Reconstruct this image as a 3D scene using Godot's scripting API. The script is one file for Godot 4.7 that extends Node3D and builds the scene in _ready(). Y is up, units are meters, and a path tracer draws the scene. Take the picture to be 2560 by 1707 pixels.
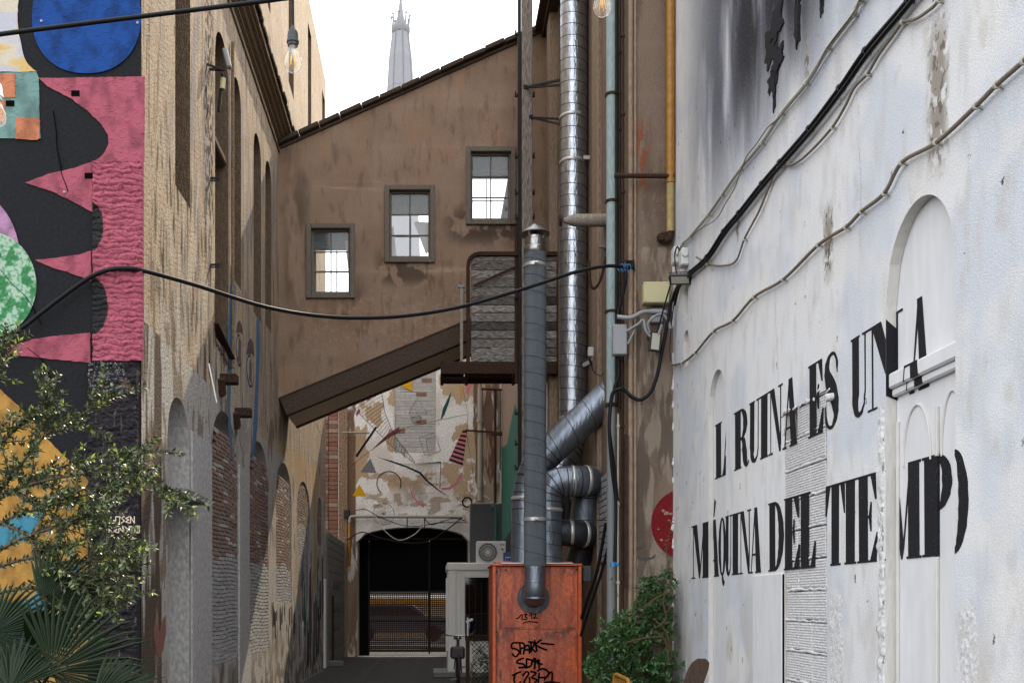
extends Node3D
# An alley between old factory buildings. Metres, y up; the alley runs along -z and the camera stands at the origin, 1.6 m up.

const LEFT_X := -2.65     # face of the long plaster building on the left
const WHITE_X := 2.92     # face of the white wall on the right
var rng := RandomNumberGenerator.new()
var M := {}

# ---------------------------------------------------------------- mesh helper
class Shape:
	var v := PackedVector3Array()
	var n := PackedVector3Array()
	var uv := PackedVector2Array()
	var uv2 := PackedVector2Array()
	var col := PackedColorArray()
	var idx := PackedInt32Array()
	var tint := Color.WHITE

	func add(p: Vector3, nn: Vector3, t := Vector2.ZERO, t2 := Vector2.ZERO) -> int:
		v.append(p)
		n.append(nn)
		uv.append(t)
		uv2.append(t2)
		col.append(tint)
		return v.size() - 1

	func face(a: int, b: int, c: int) -> void:
		var g := (v[b] - v[a]).cross(v[c] - v[a])
		if g.dot(n[a] + n[b] + n[c]) > 0.0:
			idx.append_array([a, c, b])
		else:
			idx.append_array([a, b, c])

	func tri(a: Vector3, b: Vector3, c: Vector3, hint: Vector3) -> void:
		var g := (b - a).cross(c - a)
		if g.length_squared() < 1e-16:
			return
		g = g.normalized()
		if g.dot(hint) < 0.0:
			g = -g
		face(add(a, g), add(b, g), add(c, g))

	func quad(a: Vector3, b: Vector3, c: Vector3, d: Vector3, hint: Vector3, ta := Vector2.ZERO, tb := Vector2.ZERO, tc := Vector2.ZERO, td := Vector2.ZERO) -> void:
		var g := (c - a).cross(d - b)
		if g.length_squared() < 1e-16:
			return
		g = g.normalized()
		if g.dot(hint) < 0.0:
			g = -g
		var i := add(a, g, ta, ta)
		var j := add(b, g, tb, tb)
		var k := add(c, g, tc, tc)
		var l := add(d, g, td, td)
		face(i, j, k)
		face(i, k, l)

	# a box with chamfered edges
	func box(at: Vector3, size: Vector3, basis := Basis.IDENTITY, cut := 0.0) -> void:
		var h := size * 0.5
		var r := minf(cut, minf(h.x, minf(h.y, h.z)) * 0.8)
		var ax := [basis.x, basis.y, basis.z]
		var hh := [h.x, h.y, h.z]
		for k in 3:
			var p: int = (k + 1) % 3
			var q: int = (k + 2) % 3
			for s in [-1.0, 1.0]:
				var c: Vector3 = at + ax[k] * hh[k] * s
				var e: Vector3 = ax[p] * (hh[p] - r)
				var f: Vector3 = ax[q] * (hh[q] - r)
				quad(c - e - f, c + e - f, c + e + f, c - e + f, ax[k] * s)
		if r > 0.0:
			for k in 3:
				var p: int = (k + 1) % 3
				var q: int = (k + 2) % 3
				for s in [-1.0, 1.0]:
					for t in [-1.0, 1.0]:
						var a1: Vector3 = at + ax[p] * hh[p] * s + ax[q] * (hh[q] - r) * t
						var a2: Vector3 = at + ax[p] * (hh[p] - r) * s + ax[q] * hh[q] * t
						var e: Vector3 = ax[k] * (hh[k] - r)
						quad(a1 - e, a1 + e, a2 + e, a2 - e, ax[p] * s + ax[q] * t)
			for s in [-1.0, 1.0]:
				for t in [-1.0, 1.0]:
					for w in [-1.0, 1.0]:
						var b: Vector3 = ax[0] * s
						var c: Vector3 = ax[1] * t
						var d: Vector3 = ax[2] * w
						tri(at + b * h.x + c * (h.y - r) + d * (h.z - r), at + b * (h.x - r) + c * h.y + d * (h.z - r), at + b * (h.x - r) + c * (h.y - r) + d * h.z, b + c + d)

	# a bar of rectangular section from a to b
	func bar(a: Vector3, b: Vector3, w: float, t: float, cut := 0.0, side := Vector3.UP) -> void:
		var y := (b - a).normalized()
		var x := side.cross(y)
		if x.length() < 1e-3:
			x = Vector3.RIGHT.cross(y)
		if x.length() < 1e-3:
			x = Vector3.BACK.cross(y)
		x = x.normalized()
		var z := x.cross(y)
		box((a + b) * 0.5, Vector3(w, (b - a).length(), t), Basis(x, y, z), cut)

	# a round pipe along points; radius a number or one for each point
	func tube(pts: Array, radius, sides := 8, caps := true) -> void:
		var count := pts.size()
		if count < 2:
			return
		var dir: Vector3 = (pts[1] - pts[0]).normalized()
		var x := Vector3.UP.cross(dir)
		if x.length() < 0.05:
			x = Vector3.RIGHT.cross(dir)
		x = x.normalized()
		var start := v.size()
		var run := 0.0
		for i in count:
			var t: Vector3
			if i == 0:
				t = pts[1] - pts[0]
			elif i == count - 1:
				t = pts[i] - pts[i - 1]
			else:
				t = (pts[i + 1] - pts[i]).normalized() + (pts[i] - pts[i - 1]).normalized()
			t = t.normalized()
			x = (x - t * x.dot(t)).normalized()
			var z := t.cross(x)
			var r: float = radius[i] if radius is Array else radius
			if i > 0:
				run += (pts[i] - pts[i - 1]).length()
			for k in sides + 1:
				var a := TAU * k / sides
				var o := x * cos(a) + z * sin(a)
				add(pts[i] + o * r, o, Vector2(float(k) / sides, run), Vector2(float(k) / sides, run))
		for i in count - 1:
			for k in sides:
				var a := start + i * (sides + 1) + k
				face(a, a + 1, a + sides + 2)
				face(a, a + sides + 2, a + sides + 1)
		if caps:
			for e in [0, count - 1]:
				var t: Vector3 = (pts[0] - pts[1]).normalized() if e == 0 else (pts[count - 1] - pts[count - 2]).normalized()
				var c := add(pts[e], t)
				var first := v.size()
				for k in sides + 1:
					add(v[start + e * (sides + 1) + k], t)
				for k in sides:
					face(c, first + k, first + k + 1)

	# a turned shape: profile points are (radius, height)
	func lathe(profile: Array, at: Vector3, sides := 16, basis := Basis.IDENTITY, smooth := true) -> void:
		for i in profile.size() - 1:
			var p: Vector2 = profile[i]
			var q: Vector2 = profile[i + 1]
			var t := (q - p)
			var nn := Vector2(t.y, -t.x).normalized()
			if nn == Vector2.ZERO:
				continue
			var np := nn
			var nq := nn
			if smooth:
				if i > 0:
					var t0: Vector2 = p - profile[i - 1]
					var n0 := Vector2(t0.y, -t0.x).normalized()
					if n0.dot(nn) > 0.5:
						np = (n0 + nn).normalized()
				if i < profile.size() - 2:
					var t1: Vector2 = profile[i + 2] - q
					var n1 := Vector2(t1.y, -t1.x).normalized()
					if n1.dot(nn) > 0.5:
						nq = (n1 + nn).normalized()
			var first := v.size()
			for k in sides + 1:
				var a := TAU * k / sides
				var d := basis.x * cos(a) + basis.z * sin(a)
				add(at + d * p.x + basis.y * p.y, d * np.x + basis.y * np.y, Vector2(float(k) / sides, p.y))
				add(at + d * q.x + basis.y * q.y, d * nq.x + basis.y * nq.y, Vector2(float(k) / sides, q.y))
			for k in sides:
				var a := first + k * 2
				face(a, a + 1, a + 3)
				face(a, a + 3, a + 2)

	# a flat outline in the plane origin + x*ux + y*uy, raised to a plate of the given thickness along x cross y
	func plate(poly: PackedVector2Array, origin: Vector3, ux: Vector3, uy: Vector3, thick: float, toward: Vector3) -> void:
		var t := Geometry2D.triangulate_polygon(poly)
		if t.is_empty():
			return
		var nn := toward.normalized()
		var first := v.size()
		for p in poly:
			add(origin + ux * p.x + uy * p.y + nn * thick, nn, p, p)
		for i in range(0, t.size(), 3):
			face(first + t[i], first + t[i + 1], first + t[i + 2])
		var area := 0.0
		for i in poly.size():
			area += poly[i].cross(poly[(i + 1) % poly.size()])
		for i in poly.size():
			var a := poly[i]
			var b := poly[(i + 1) % poly.size()]
			var e := (b - a)
			var o := Vector2(e.y, -e.x) * signf(area)
			var a3 := origin + ux * a.x + uy * a.y
			var b3 := origin + ux * b.x + uy * b.y
			quad(a3, b3, b3 + nn * thick, a3 + nn * thick, ux * o.x + uy * o.y)

	func mesh() -> ArrayMesh:
		var arrays := []
		arrays.resize(Mesh.ARRAY_MAX)
		arrays[Mesh.ARRAY_VERTEX] = v
		arrays[Mesh.ARRAY_NORMAL] = n
		arrays[Mesh.ARRAY_TEX_UV] = uv
		arrays[Mesh.ARRAY_TEX_UV2] = uv2
		arrays[Mesh.ARRAY_COLOR] = col
		arrays[Mesh.ARRAY_INDEX] = idx
		var m := ArrayMesh.new()
		if idx.size():
			m.add_surface_from_arrays(Mesh.PRIMITIVE_TRIANGLES, arrays)
		return m


# ---------------------------------------------------------------- naming helpers
func thing(called: String, label: String, category: String, base := Vector3.ZERO, group := "") -> Node3D:
	var o := Node3D.new()
	o.name = called
	o.position = base
	add_child(o, true)
	o.set_meta("label", label)
	o.set_meta("category", category)
	if group:
		o.set_meta("group", group)
	return o

func origin_of(o: Node) -> Vector3:
	var p := Vector3.ZERO
	while o is Node3D and o != self:
		p += (o as Node3D).position
		o = o.get_parent()
	return p

func part(s: Shape, called: String, material: Material, parent: Node3D, label := "", stuff := false) -> MeshInstance3D:
	var o := MeshInstance3D.new()
	o.name = called
	o.mesh = s.mesh()
	o.material_override = material
	o.position = -origin_of(parent)
	parent.add_child(o, true)
	if label:
		o.set_meta("label", label)
	if stuff:
		o.set_meta("kind", "stuff")
	return o

func single(s: Shape, called: String, material: Material, label: String, category: String, group := "") -> MeshInstance3D:
	var o := part(s, called, material, self)
	o.set_meta("label", label)
	o.set_meta("category", category)
	if group:
		o.set_meta("group", group)
	return o

func setting(s: Shape, called: String, material: Material) -> MeshInstance3D:
	var o := part(s, called, material, self)
	o.set_meta("kind", "structure")
	return o

# ---------------------------------------------------------------- small geometry helpers
func curve(pts: Array, steps := 8) -> Array:
	var c: Array = []
	for i in pts.size() - 1:
		var a: Vector3 = pts[maxi(i - 1, 0)]
		var b: Vector3 = pts[i]
		var d: Vector3 = pts[i + 1]
		var e: Vector3 = pts[mini(i + 2, pts.size() - 1)]
		for k in steps:
			c.append(b.cubic_interpolate(d, a, e, float(k) / steps))
	c.append(pts[pts.size() - 1])
	return c

func rounded(pts: Array, r: float, steps := 4) -> Array:
	var out: Array = [pts[0]]
	for i in range(1, pts.size() - 1):
		var p: Vector3 = pts[i]
		var a: Vector3 = (pts[i - 1] - p)
		var b: Vector3 = (pts[i + 1] - p)
		var cut := minf(r, minf(a.length(), b.length()) * 0.49)
		var pa := p + a.normalized() * cut
		var pb := p + b.normalized() * cut
		for k in steps + 1:
			var t := float(k) / steps
			out.append(pa.lerp(p, t).lerp(p.lerp(pb, t), t))
	out.append(pts[pts.size() - 1])
	return out

func left(d: float, y: float, out := 0.0) -> Vector3:
	return Vector3(LEFT_X + out, y, -d)

func white(d: float, y: float, out := 0.0) -> Vector3:
	return Vector3(WHITE_X - out, y, -d)

func front(z: float, p: Vector2, out := 0.0) -> Vector3:
	return Vector3(p.x, p.y, -z + out)

# A wall with openings. u runs along ux from the origin, y runs up. An opening is {u0, u1, y0, y1, rise}: rise is the height of its arch.
func wall(s: Shape, origin: Vector3, ux: Vector3, facing: Vector3, u0: float, u1: float, bottom: Vector2, top: Vector2, openings: Array, depth := 0.3, reveal: Shape = null, step := 2.0, skip_reveals := false) -> void:
	var cuts: Array = [u0, u1]
	var k := u0 + step
	while k < u1:
		cuts.append(k)
		k += step
	for o in openings:
		var many: int = 16 if o.rise > 0.0 else 1
		for i in many + 1:
			cuts.append(lerpf(o.u0, o.u1, float(i) / many))
	cuts.sort()
	var at := func(u: float, y: float) -> Vector3: return origin + ux * u + Vector3.UP * y
	var low := minf(bottom.x, bottom.y)
	var high := maxf(top.x, top.y)
	var st := func(u: float, y: float) -> Vector2: return Vector2((u - u0) / (u1 - u0), 1.0 - (y - low) / (high - low))
	for i in cuts.size() - 1:
		var a: float = cuts[i]
		var b: float = cuts[i + 1]
		if b - a < 1e-5:
			continue
		var mid := (a + b) * 0.5
		var inside: Array = openings.filter(func(o): return mid > o.u0 and mid < o.u1)
		inside.sort_custom(func(p, q): return p.y0 < q.y0)
		var ya := lerpf(bottom.x, bottom.y, (a - u0) / (u1 - u0))
		var yb := lerpf(bottom.x, bottom.y, (b - u0) / (u1 - u0))
		for o in inside:
			if o.y0 > minf(ya, yb) + 1e-4:
				s.quad(at.call(a, ya), at.call(b, yb), at.call(b, o.y0), at.call(a, o.y0), facing, st.call(a, ya), st.call(b, yb), st.call(b, o.y0), st.call(a, o.y0))
			ya = head(o, a)
			yb = head(o, b)
		var ta := lerpf(top.x, top.y, (a - u0) / (u1 - u0))
		var tb := lerpf(top.x, top.y, (b - u0) / (u1 - u0))
		s.quad(at.call(a, ya), at.call(b, yb), at.call(b, tb), at.call(a, ta), facing, st.call(a, ya), st.call(b, yb), st.call(b, tb), st.call(a, ta))
	if skip_reveals:
		return
	for o in openings:
		reveal_of(reveal if reveal else s, origin, ux, facing, o)

# the sides of one opening, running back into the wall
func reveal_of(r: Shape, origin: Vector3, ux: Vector3, facing: Vector3, o: Dictionary) -> void:
	var line: Array = [Vector2(o.u0, o.y0)]
	var many: int = 16 if o.rise > 0.0 else 1
	for i in many + 1:
		var u := lerpf(o.u0, o.u1, float(i) / many)
		line.append(Vector2(u, head(o, u)))
	line.append(Vector2(o.u1, o.y0))
	line.append(Vector2(o.u0, o.y0))
	var c := Vector2((o.u0 + o.u1) * 0.5, (o.y0 + o.y1) * 0.5)
	var back: Vector3 = -facing * o.depth
	for i in line.size() - 1:
		var p: Vector2 = line[i]
		var q: Vector2 = line[i + 1]
		if p.distance_to(q) < 1e-4:
			continue
		var e := q - p
		var w := Vector2(-e.y, e.x)
		if w.dot(c - (p + q) * 0.5) < 0.0:
			w = -w
		var a := origin + ux * p.x + Vector3.UP * p.y
		var b := origin + ux * q.x + Vector3.UP * q.y
		r.quad(a, b, b + back, a + back, ux * w.x + Vector3.UP * w.y)

func head(o: Dictionary, u: float) -> float:
	if o.rise <= 0.0:
		return o.y1
	var t := clampf((u - (o.u0 + o.u1) * 0.5) / ((o.u1 - o.u0) * 0.5), -1.0, 1.0)
	return o.y1 - o.rise * (1.0 - sqrt(maxf(0.0, 1.0 - t * t)))

func hole(u0: float, u1: float, y0: float, y1: float, rise := 0.0, depth := 0.3) -> Dictionary:
	return {"u0": u0, "u1": u1, "y0": y0, "y1": y1, "rise": rise, "depth": depth}

# ---------------------------------------------------------------- textures and materials
func rgb(r: int, g: int, b: int) -> Color:
	return Color8(r, g, b)

func noise(seed_: int, freq: float, octaves := 4, kind := FastNoiseLite.TYPE_SIMPLEX_SMOOTH, warp := 0.0) -> FastNoiseLite:
	var f := FastNoiseLite.new()
	f.seed = seed_
	f.noise_type = kind
	f.frequency = freq
	f.fractal_octaves = octaves
	f.fractal_type = FastNoiseLite.FRACTAL_FBM
	if warp > 0.0:
		f.domain_warp_enabled = true
		f.domain_warp_amplitude = warp
		f.domain_warp_frequency = freq * 1.7
	return f

func tile(seed_: int, freq: float, lo: Color, hi: Color, a := 0.0, b := 1.0, octaves := 5, size := 512, kind := FastNoiseLite.TYPE_SIMPLEX_SMOOTH) -> NoiseTexture2D:
	var t := NoiseTexture2D.new()
	t.width = size
	t.height = size
	t.seamless = true
	t.seamless_blend_skirt = 0.3
	t.noise = noise(seed_, freq, octaves, kind)
	var g := Gradient.new()
	g.offsets = PackedFloat32Array([a, b])
	g.colors = PackedColorArray([lo, hi])
	t.color_ramp = g
	return t

# grey noise picture of w x h; tall > 1 stretches it upright into streaks
func field(w: int, h: int, seed_: int, freq: float, tall := 1.0, wide := 1.0, octaves := 4) -> PackedByteArray:
	var f := noise(seed_, freq, octaves)
	var im := f.get_image(maxi(4, int(w / wide)), maxi(4, int(h / tall)), false, false, true)
	im.convert(Image.FORMAT_L8)
	if im.get_width() != w or im.get_height() != h:
		im.resize(w, h, Image.INTERPOLATE_CUBIC)
	return im.get_data()

# lays colour over a picture where the noise lies between lo and hi, inside rect, fading towards its edges
func stain(im: Image, rect: Rect2i, color: Color, seed_: int, freq: float, lo: float, hi: float, amount := 1.0, tall := 1.0, edge := 0.0, wide := 1.0, fade_down := 0.0, octaves := 4) -> void:
	var w := rect.size.x
	var h := rect.size.y
	if w < 2 or h < 2:
		return
	var f := field(w, h, seed_, freq, tall, wide, octaves)
	var over := Image.create(w, h, false, Image.FORMAT_RGBA8)
	over.fill(Color(color.r, color.g, color.b, 0.0))
	var d := over.get_data()
	var lut := PackedInt32Array()
	lut.resize(256)
	for i in 256:
		lut[i] = int(255.0 * amount * smoothstep(lo, hi, i / 255.0)) if hi > lo else int(255.0 * amount * (1.0 - smoothstep(hi, lo, i / 255.0)))
	if edge <= 0.0 and fade_down == 0.0:
		for i in w * h:
			d[i * 4 + 3] = lut[f[i]]
	else:
		var fx := PackedFloat32Array()
		fx.resize(w)
		for x in w:
			fx[x] = smoothstep(0.0, maxf(edge, 1e-3), minf(x, w - 1 - x) / float(w)) if edge > 0.0 else 1.0
		for y in h:
			var fy := smoothstep(0.0, maxf(edge, 1e-3), minf(y, h - 1 - y) / float(h)) if edge > 0.0 and fade_down == 0.0 else 1.0
			if fade_down > 0.0:
				fy = pow(1.0 - y / float(h), fade_down)
			elif fade_down < 0.0:
				fy = pow(y / float(h), -fade_down)
			var row := y * w
			for x in w:
				d[(row + x) * 4 + 3] = int(lut[f[row + x]] * fx[x] * fy)
	over = Image.create_from_data(w, h, false, Image.FORMAT_RGBA8, d)
	im.blend_rect(over, Rect2i(0, 0, w, h), rect.position)

func canvas(w: int, h: int, color: Color) -> Image:
	var im := Image.create(w, h, false, Image.FORMAT_RGBA8)
	im.fill(color)
	return im

func mat(color: Color, rough := 0.9, metal := 0.0) -> StandardMaterial3D:
	var m := StandardMaterial3D.new()
	m.albedo_color = color
	m.roughness = rough
	m.metallic = metal
	return m

# a rough mineral surface: fine mottling and relief in world space
func mineral(color: Color, mottle: Texture2D, relief: Texture2D, scale: Vector3, height: float, rough := 0.92) -> StandardMaterial3D:
	var m := mat(color, rough)
	m.albedo_texture = mottle
	m.uv1_triplanar = true
	m.uv1_world_triplanar = true
	m.uv1_scale = scale
	m.metallic_specular = 0.3
	if relief:
		m.heightmap_enabled = true
		m.heightmap_texture = relief
		m.heightmap_scale = height
	return m

# the same with a picture of the whole wall over it, laid by the second coordinates
func over(m: StandardMaterial3D, im: Image) -> StandardMaterial3D:
	m.detail_enabled = true
	m.detail_uv_layer = BaseMaterial3D.DETAIL_UV_2
	m.detail_blend_mode = BaseMaterial3D.BLEND_MODE_MUL
	m.detail_albedo = ImageTexture.create_from_image(im)
	m.texture_repeat = false if not m.uv1_triplanar else true
	return m

# ---------------------------------------------------------------- the scene
func _ready() -> void:
	rng.seed = 4711
	var camera := Camera3D.new()
	camera.name = "camera"
	camera.position = Vector3(0, 1.6, 0)
	camera.projection = Camera3D.PROJECTION_FRUSTUM
	camera.near = 0.1
	camera.far = 600.0
	camera.size = 2.0 * 0.1 * 0.34281
	camera.frustum_offset = Vector2(0.1 * 0.08133, 0.1 * 0.26279)   # a shift lens: upright walls stay upright
	add_child(camera)
	camera.current = true

	var world := WorldEnvironment.new()
	world.name = "world"
	var env := Environment.new()
	env.background_mode = Environment.BG_SKY
	var sky := Sky.new()
	var air := ProceduralSkyMaterial.new()
	air.sky_top_color = rgb(214, 218, 224)
	air.sky_horizon_color = rgb(236, 237, 238)
	air.sky_curve = 0.3
	air.ground_bottom_color = rgb(120, 115, 108)
	air.ground_horizon_color = rgb(190, 188, 184)
	air.sun_angle_max = 20.0
	air.sky_energy_multiplier = 1.2
	air.ground_energy_multiplier = 0.7
	sky.sky_material = air
	env.sky = sky
	env.tonemap_mode = Environment.TONE_MAPPER_LINEAR
	env.tonemap_exposure = 2.55
	env.sdfgi_enabled = true
	env.ssao_enabled = true
	env.ssil_enabled = true
	world.environment = env
	add_child(world)

	var sun := DirectionalLight3D.new()
	sun.name = "sun"
	sun.light_energy = 0.62
	sun.light_color = Color(1.0, 0.93, 0.82)
	sun.light_angular_distance = 0.5
	sun.shadow_enabled = true
	sun.sky_mode = DirectionalLight3D.SKY_MODE_LIGHT_ONLY
	sun.look_at_from_position(Vector3.ZERO, Vector3(-0.33, -1.03, 1.0), Vector3.UP)
	add_child(sun)

	make_materials()
	build_ground()
	build_left_building()
	build_mural_wall()
	build_bridge()
	build_gate_building()
	build_right_building()
	build_white_wall()
	build_far_things()
	build_balcony()
	build_ducts()
	build_cabinet()
	build_kiosk()
	build_pipes_and_boxes()
	build_cables()
	build_plants()
	build_bulbs()


func make_materials() -> void:
	var mottle := tile(11, 0.03, Color(0.86, 0.86, 0.86), Color(1, 1, 1), 0.3, 0.75)
	var speck := tile(12, 0.11, Color(0.68, 0.66, 0.64), Color(1, 1, 1), 0.28, 0.58, 3)
	var grain := tile(13, 0.09, Color.BLACK, Color.WHITE, 0.25, 0.75, 4)
	var lump := tile(14, 0.018, Color.BLACK, Color.WHITE, 0.2, 0.8, 6)
	var crack := tile(15, 0.02, Color.BLACK, Color.WHITE, 0.30, 0.48, 6)
	M.mottle = mottle
	M.soft = tile(18, 0.02, Color(0.94, 0.94, 0.94), Color(1, 1, 1))
	M.speck = speck
	M.grain = grain
	M.lump = lump
	M.wear = tile(51, 0.01, Color(0.80, 0.79, 0.79), Color(1, 1, 1), 0.2, 0.6, 6)
	M.ridges = tile(52, 0.022, Color.BLACK, Color.WHITE, 0.58, 0.82, 6)

	M.left_plaster = over(mineral(Color.WHITE, speck, crack, Vector3(1.6, 2.2, 1.6), 0.5), left_picture())
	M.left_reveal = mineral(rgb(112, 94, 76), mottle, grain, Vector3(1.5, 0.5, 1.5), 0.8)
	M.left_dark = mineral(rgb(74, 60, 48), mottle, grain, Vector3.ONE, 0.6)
	M.grey_paint = mineral(rgb(180, 177, 174), mottle, lump, Vector3(1.2, 0.8, 1.2), 0.5)
	M.cornice = mineral(rgb(132, 112, 88), mottle, lump, Vector3(2, 2, 2), 1.5)
	M.tile_edge = mineral(rgb(78, 66, 56), mottle, lump, Vector3(3, 3, 3), 1.0)
	M.bridge = over(mineral(Color.WHITE, speck, grain, Vector3(1.4, 1.4, 1.4), 0.45), bridge_picture())
	M.pier = over(mineral(Color.WHITE, speck, grain, Vector3(1.6, 1.6, 1.6), 0.8), pier_picture())
	M.brown_wall = mineral(rgb(150, 129, 110), speck, grain, Vector3(1.5, 0.9, 1.5), 1.0)
	M.brown_trim = mineral(rgb(160, 138, 118), mottle, grain, Vector3(2, 0.5, 2), 0.6)
	M.white_plaster = over(mineral(Color.WHITE, tile(16, 0.05, Color(0.93, 0.93, 0.93), Color(1, 1, 1), 0.3, 0.7), tile(17, 0.07, Color.BLACK, Color.WHITE, 0.2, 0.8, 6), Vector3(2.4, 2.4, 2.4), 0.13), white_picture())
	M.white_smooth = mineral(rgb(216, 216, 218), M.soft, lump, Vector3(0.7, 0.15, 0.7), 0.08, 0.6)
	M.white_rough = mineral(rgb(216, 215, 215), mottle, lump, Vector3(2.0, 2.0, 2.0), 0.35)
	M.white_dirty = mineral(rgb(206, 203, 197), M.soft, lump, Vector3(3, 0.6, 3), 0.15)
	M.black_paint = mineral(rgb(32, 32, 35), mottle, grain, Vector3(1.5, 1.5, 1.5), 0.25, 0.85)
	M.gate_wall = over(mineral(Color.WHITE, mottle, lump, Vector3(1.5, 1.5, 1.5), 0.6), gate_picture())
	M.asphalt = mineral(rgb(74, 72, 70), speck, grain, Vector3(0.9, 0.9, 0.9), 1.2, 0.85)
	M.concrete = mineral(rgb(136, 134, 130), mottle, lump, Vector3(1.5, 1.5, 1.5), 1.0)
	M.block = mineral(rgb(134, 131, 126), speck, grain, Vector3(1.3, 1.3, 1.3), 0.8)

	var m := mat(Color.WHITE, 0.92)
	m.vertex_color_use_as_albedo = true
	m.albedo_texture = mottle
	m.uv1_triplanar = true
	m.uv1_world_triplanar = true
	m.uv1_scale = Vector3(2.5, 2.5, 2.5)
	m.heightmap_enabled = true
	m.heightmap_texture = grain
	m.heightmap_scale = 0.6
	M.brick = m

	m = mineral(Color.WHITE, tile(21, 0.03, Color(0.45, 0.43, 0.41), Color(1, 1, 1), 0.25, 0.75), tile(22, 0.04, Color.BLACK, Color.WHITE, 0.25, 0.75), Vector3(0.5, 5.0, 5.0), 0.5)
	m.vertex_color_use_as_albedo = true
	M.old_wood = m
	m = mineral(rgb(128, 120, 110), mottle, lump, Vector3(4, 0.5, 4), 0.4)
	m.albedo_color = rgb(118, 109, 99)
	M.grey_wood = m
	M.street_car = mat(rgb(74, 74, 80), 0.5)
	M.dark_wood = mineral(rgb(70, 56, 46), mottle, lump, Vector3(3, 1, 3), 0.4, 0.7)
	M.post_wood = mineral(rgb(160, 150, 142), tile(21, 0.03, Color(0.6, 0.58, 0.56), Color(1, 1, 1), 0.25, 0.75), tile(22, 0.04, Color.BLACK, Color.WHITE, 0.25, 0.75), Vector3(5, 0.35, 5), 0.5)

	M.rust = mineral(rgb(84, 62, 52), tile(23, 0.04, Color(0.55, 0.5, 0.48), Color(1, 1, 1), 0.3, 0.7), grain, Vector3(2, 2, 2), 0.4, 0.75)
	M.iron = mineral(rgb(40, 37, 36), mottle, grain, Vector3(2, 2, 2), 0.3, 0.6)
	M.beam = mineral(rgb(84, 68, 58), mottle, lump, Vector3(1, 2, 1), 0.4, 0.8)
	M.soffit = mineral(rgb(228, 214, 190), mottle, lump, Vector3(1, 1, 1), 0.4)
	M.steel = brushed(rgb(178, 184, 192), 0.30, 0.92)
	M.zinc = brushed(rgb(142, 150, 160), 0.42, 0.85)
	M.dull_duct = brushed(rgb(70, 72, 76), 0.45, 0.6)
	M.bright_steel = brushed(rgb(168, 167, 165), 0.34, 1.0)
	M.lagging = mineral(rgb(176, 184, 192), tile(24, 0.16, Color(0.42, 0.43, 0.44), Color(1, 1, 1), 0.45, 0.7, 2), tile(25, 0.16, Color.BLACK, Color.WHITE, 0.4, 0.7, 2), Vector3(2, 2, 2), 0.8, 0.5)
	M.lagging.metallic = 0.15
	M.seam = mat(rgb(60, 62, 66), 0.5, 0.5)
	M.tape = mat(rgb(186, 184, 180), 0.35, 0.5)
	M.pale_lag = mineral(rgb(158, 148, 136), mottle, lump, Vector3(2, 2, 2), 0.6)

	M.orange = over(painted_metal(rgb(255, 255, 255), 0.45), cabinet_picture())
	M.orange_edge = painted_metal(rgb(196, 88, 46), 0.45)
	M.blue_pipe = mineral(rgb(156, 172, 173), mottle, null, Vector3(3, 0.4, 3), 0.0, 0.5)
	M.mould = mineral(rgb(66, 68, 58), mottle, grain, Vector3(3, 0.5, 3), 0.5)
	M.grey_pipe = mat(rgb(118, 122, 124), 0.6)
	M.gas_yellow = painted_metal(rgb(160, 108, 24), 0.5)
	M.gas_cream = painted_metal(rgb(168, 146, 92), 0.6)
	M.cable = mat(rgb(18, 18, 21), 0.5)
	M.cable.metallic_specular = 0.3
	M.cord_brown = mineral(rgb(138, 126, 112), mottle, grain, Vector3(6, 6, 6), 0.2, 0.8)
	M.conduit = mat(rgb(176, 174, 162), 0.6)
	M.conduit_grey = mat(rgb(128, 130, 132), 0.6)
	M.box_white = mat(rgb(196, 196, 194), 0.5)
	M.box_beige = mat(rgb(186, 178, 138), 0.5)
	M.box_grey = mat(rgb(142, 143, 146), 0.5)
	M.black_plastic = mat(rgb(26, 26, 28), 0.45)
	M.lens = mat(rgb(170, 168, 156), 0.25)
	M.blue_plastic = mat(rgb(40, 120, 176), 0.4)
	M.white_metal = mat(rgb(222, 221, 216), 0.4)
	M.kiosk = mat(rgb(226, 224, 218), 0.45)
	M.dark_panel = painted_metal(rgb(62, 64, 68), 0.5)
	M.letter = mineral(Color.WHITE, tile(41, 0.08, rgb(31, 31, 34), rgb(150, 148, 146), 0.78, 0.88, 5), grain, Vector3(1.6, 1.6, 1.6), 0.25, 0.85)
	M.ink = mat(rgb(14, 12, 13), 1.0)
	M.gate_black = mat(rgb(15, 15, 16), 0.8)
	M.gate_black.metallic_specular = 0.15
	M.pale_pipe = mineral(rgb(168, 162, 152), mottle, grain, Vector3(3, 3, 3), 0.3, 0.6)
	M.ink.metallic_specular = 0.05

	var glass := mat(Color(0.9, 0.95, 0.95, 0.12), 0.05)
	glass.transparency = BaseMaterial3D.TRANSPARENCY_ALPHA
	M.glass = glass
	var dim := mat(Color(0.05, 0.06, 0.06, 0.55), 0.06)
	dim.transparency = BaseMaterial3D.TRANSPARENCY_ALPHA
	M.dark_glass = dim
	var bulb := mat(Color(1.0, 0.93, 0.78, 0.1), 0.03)
	bulb.transparency = BaseMaterial3D.TRANSPARENCY_ALPHA
	M.bulb_glass = bulb
	M.filament = mat(rgb(236, 170, 40), 0.5)
	M.filament.backlight_enabled = true
	M.filament.backlight = Color(0.5, 0.4, 0.1)
	M.paper = mat(rgb(176, 174, 172), 0.9)

	M.olive_leaf = leaf(rgb(76, 88, 58), Color(0.26, 0.32, 0.08), 0.34)
	M.young_leaf = leaf(rgb(160, 170, 78), Color(0.52, 0.58, 0.12), 0.4)
	M.palm_leaf = leaf(rgb(28, 42, 22), Color(0.10, 0.18, 0.02), 0.5)
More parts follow.
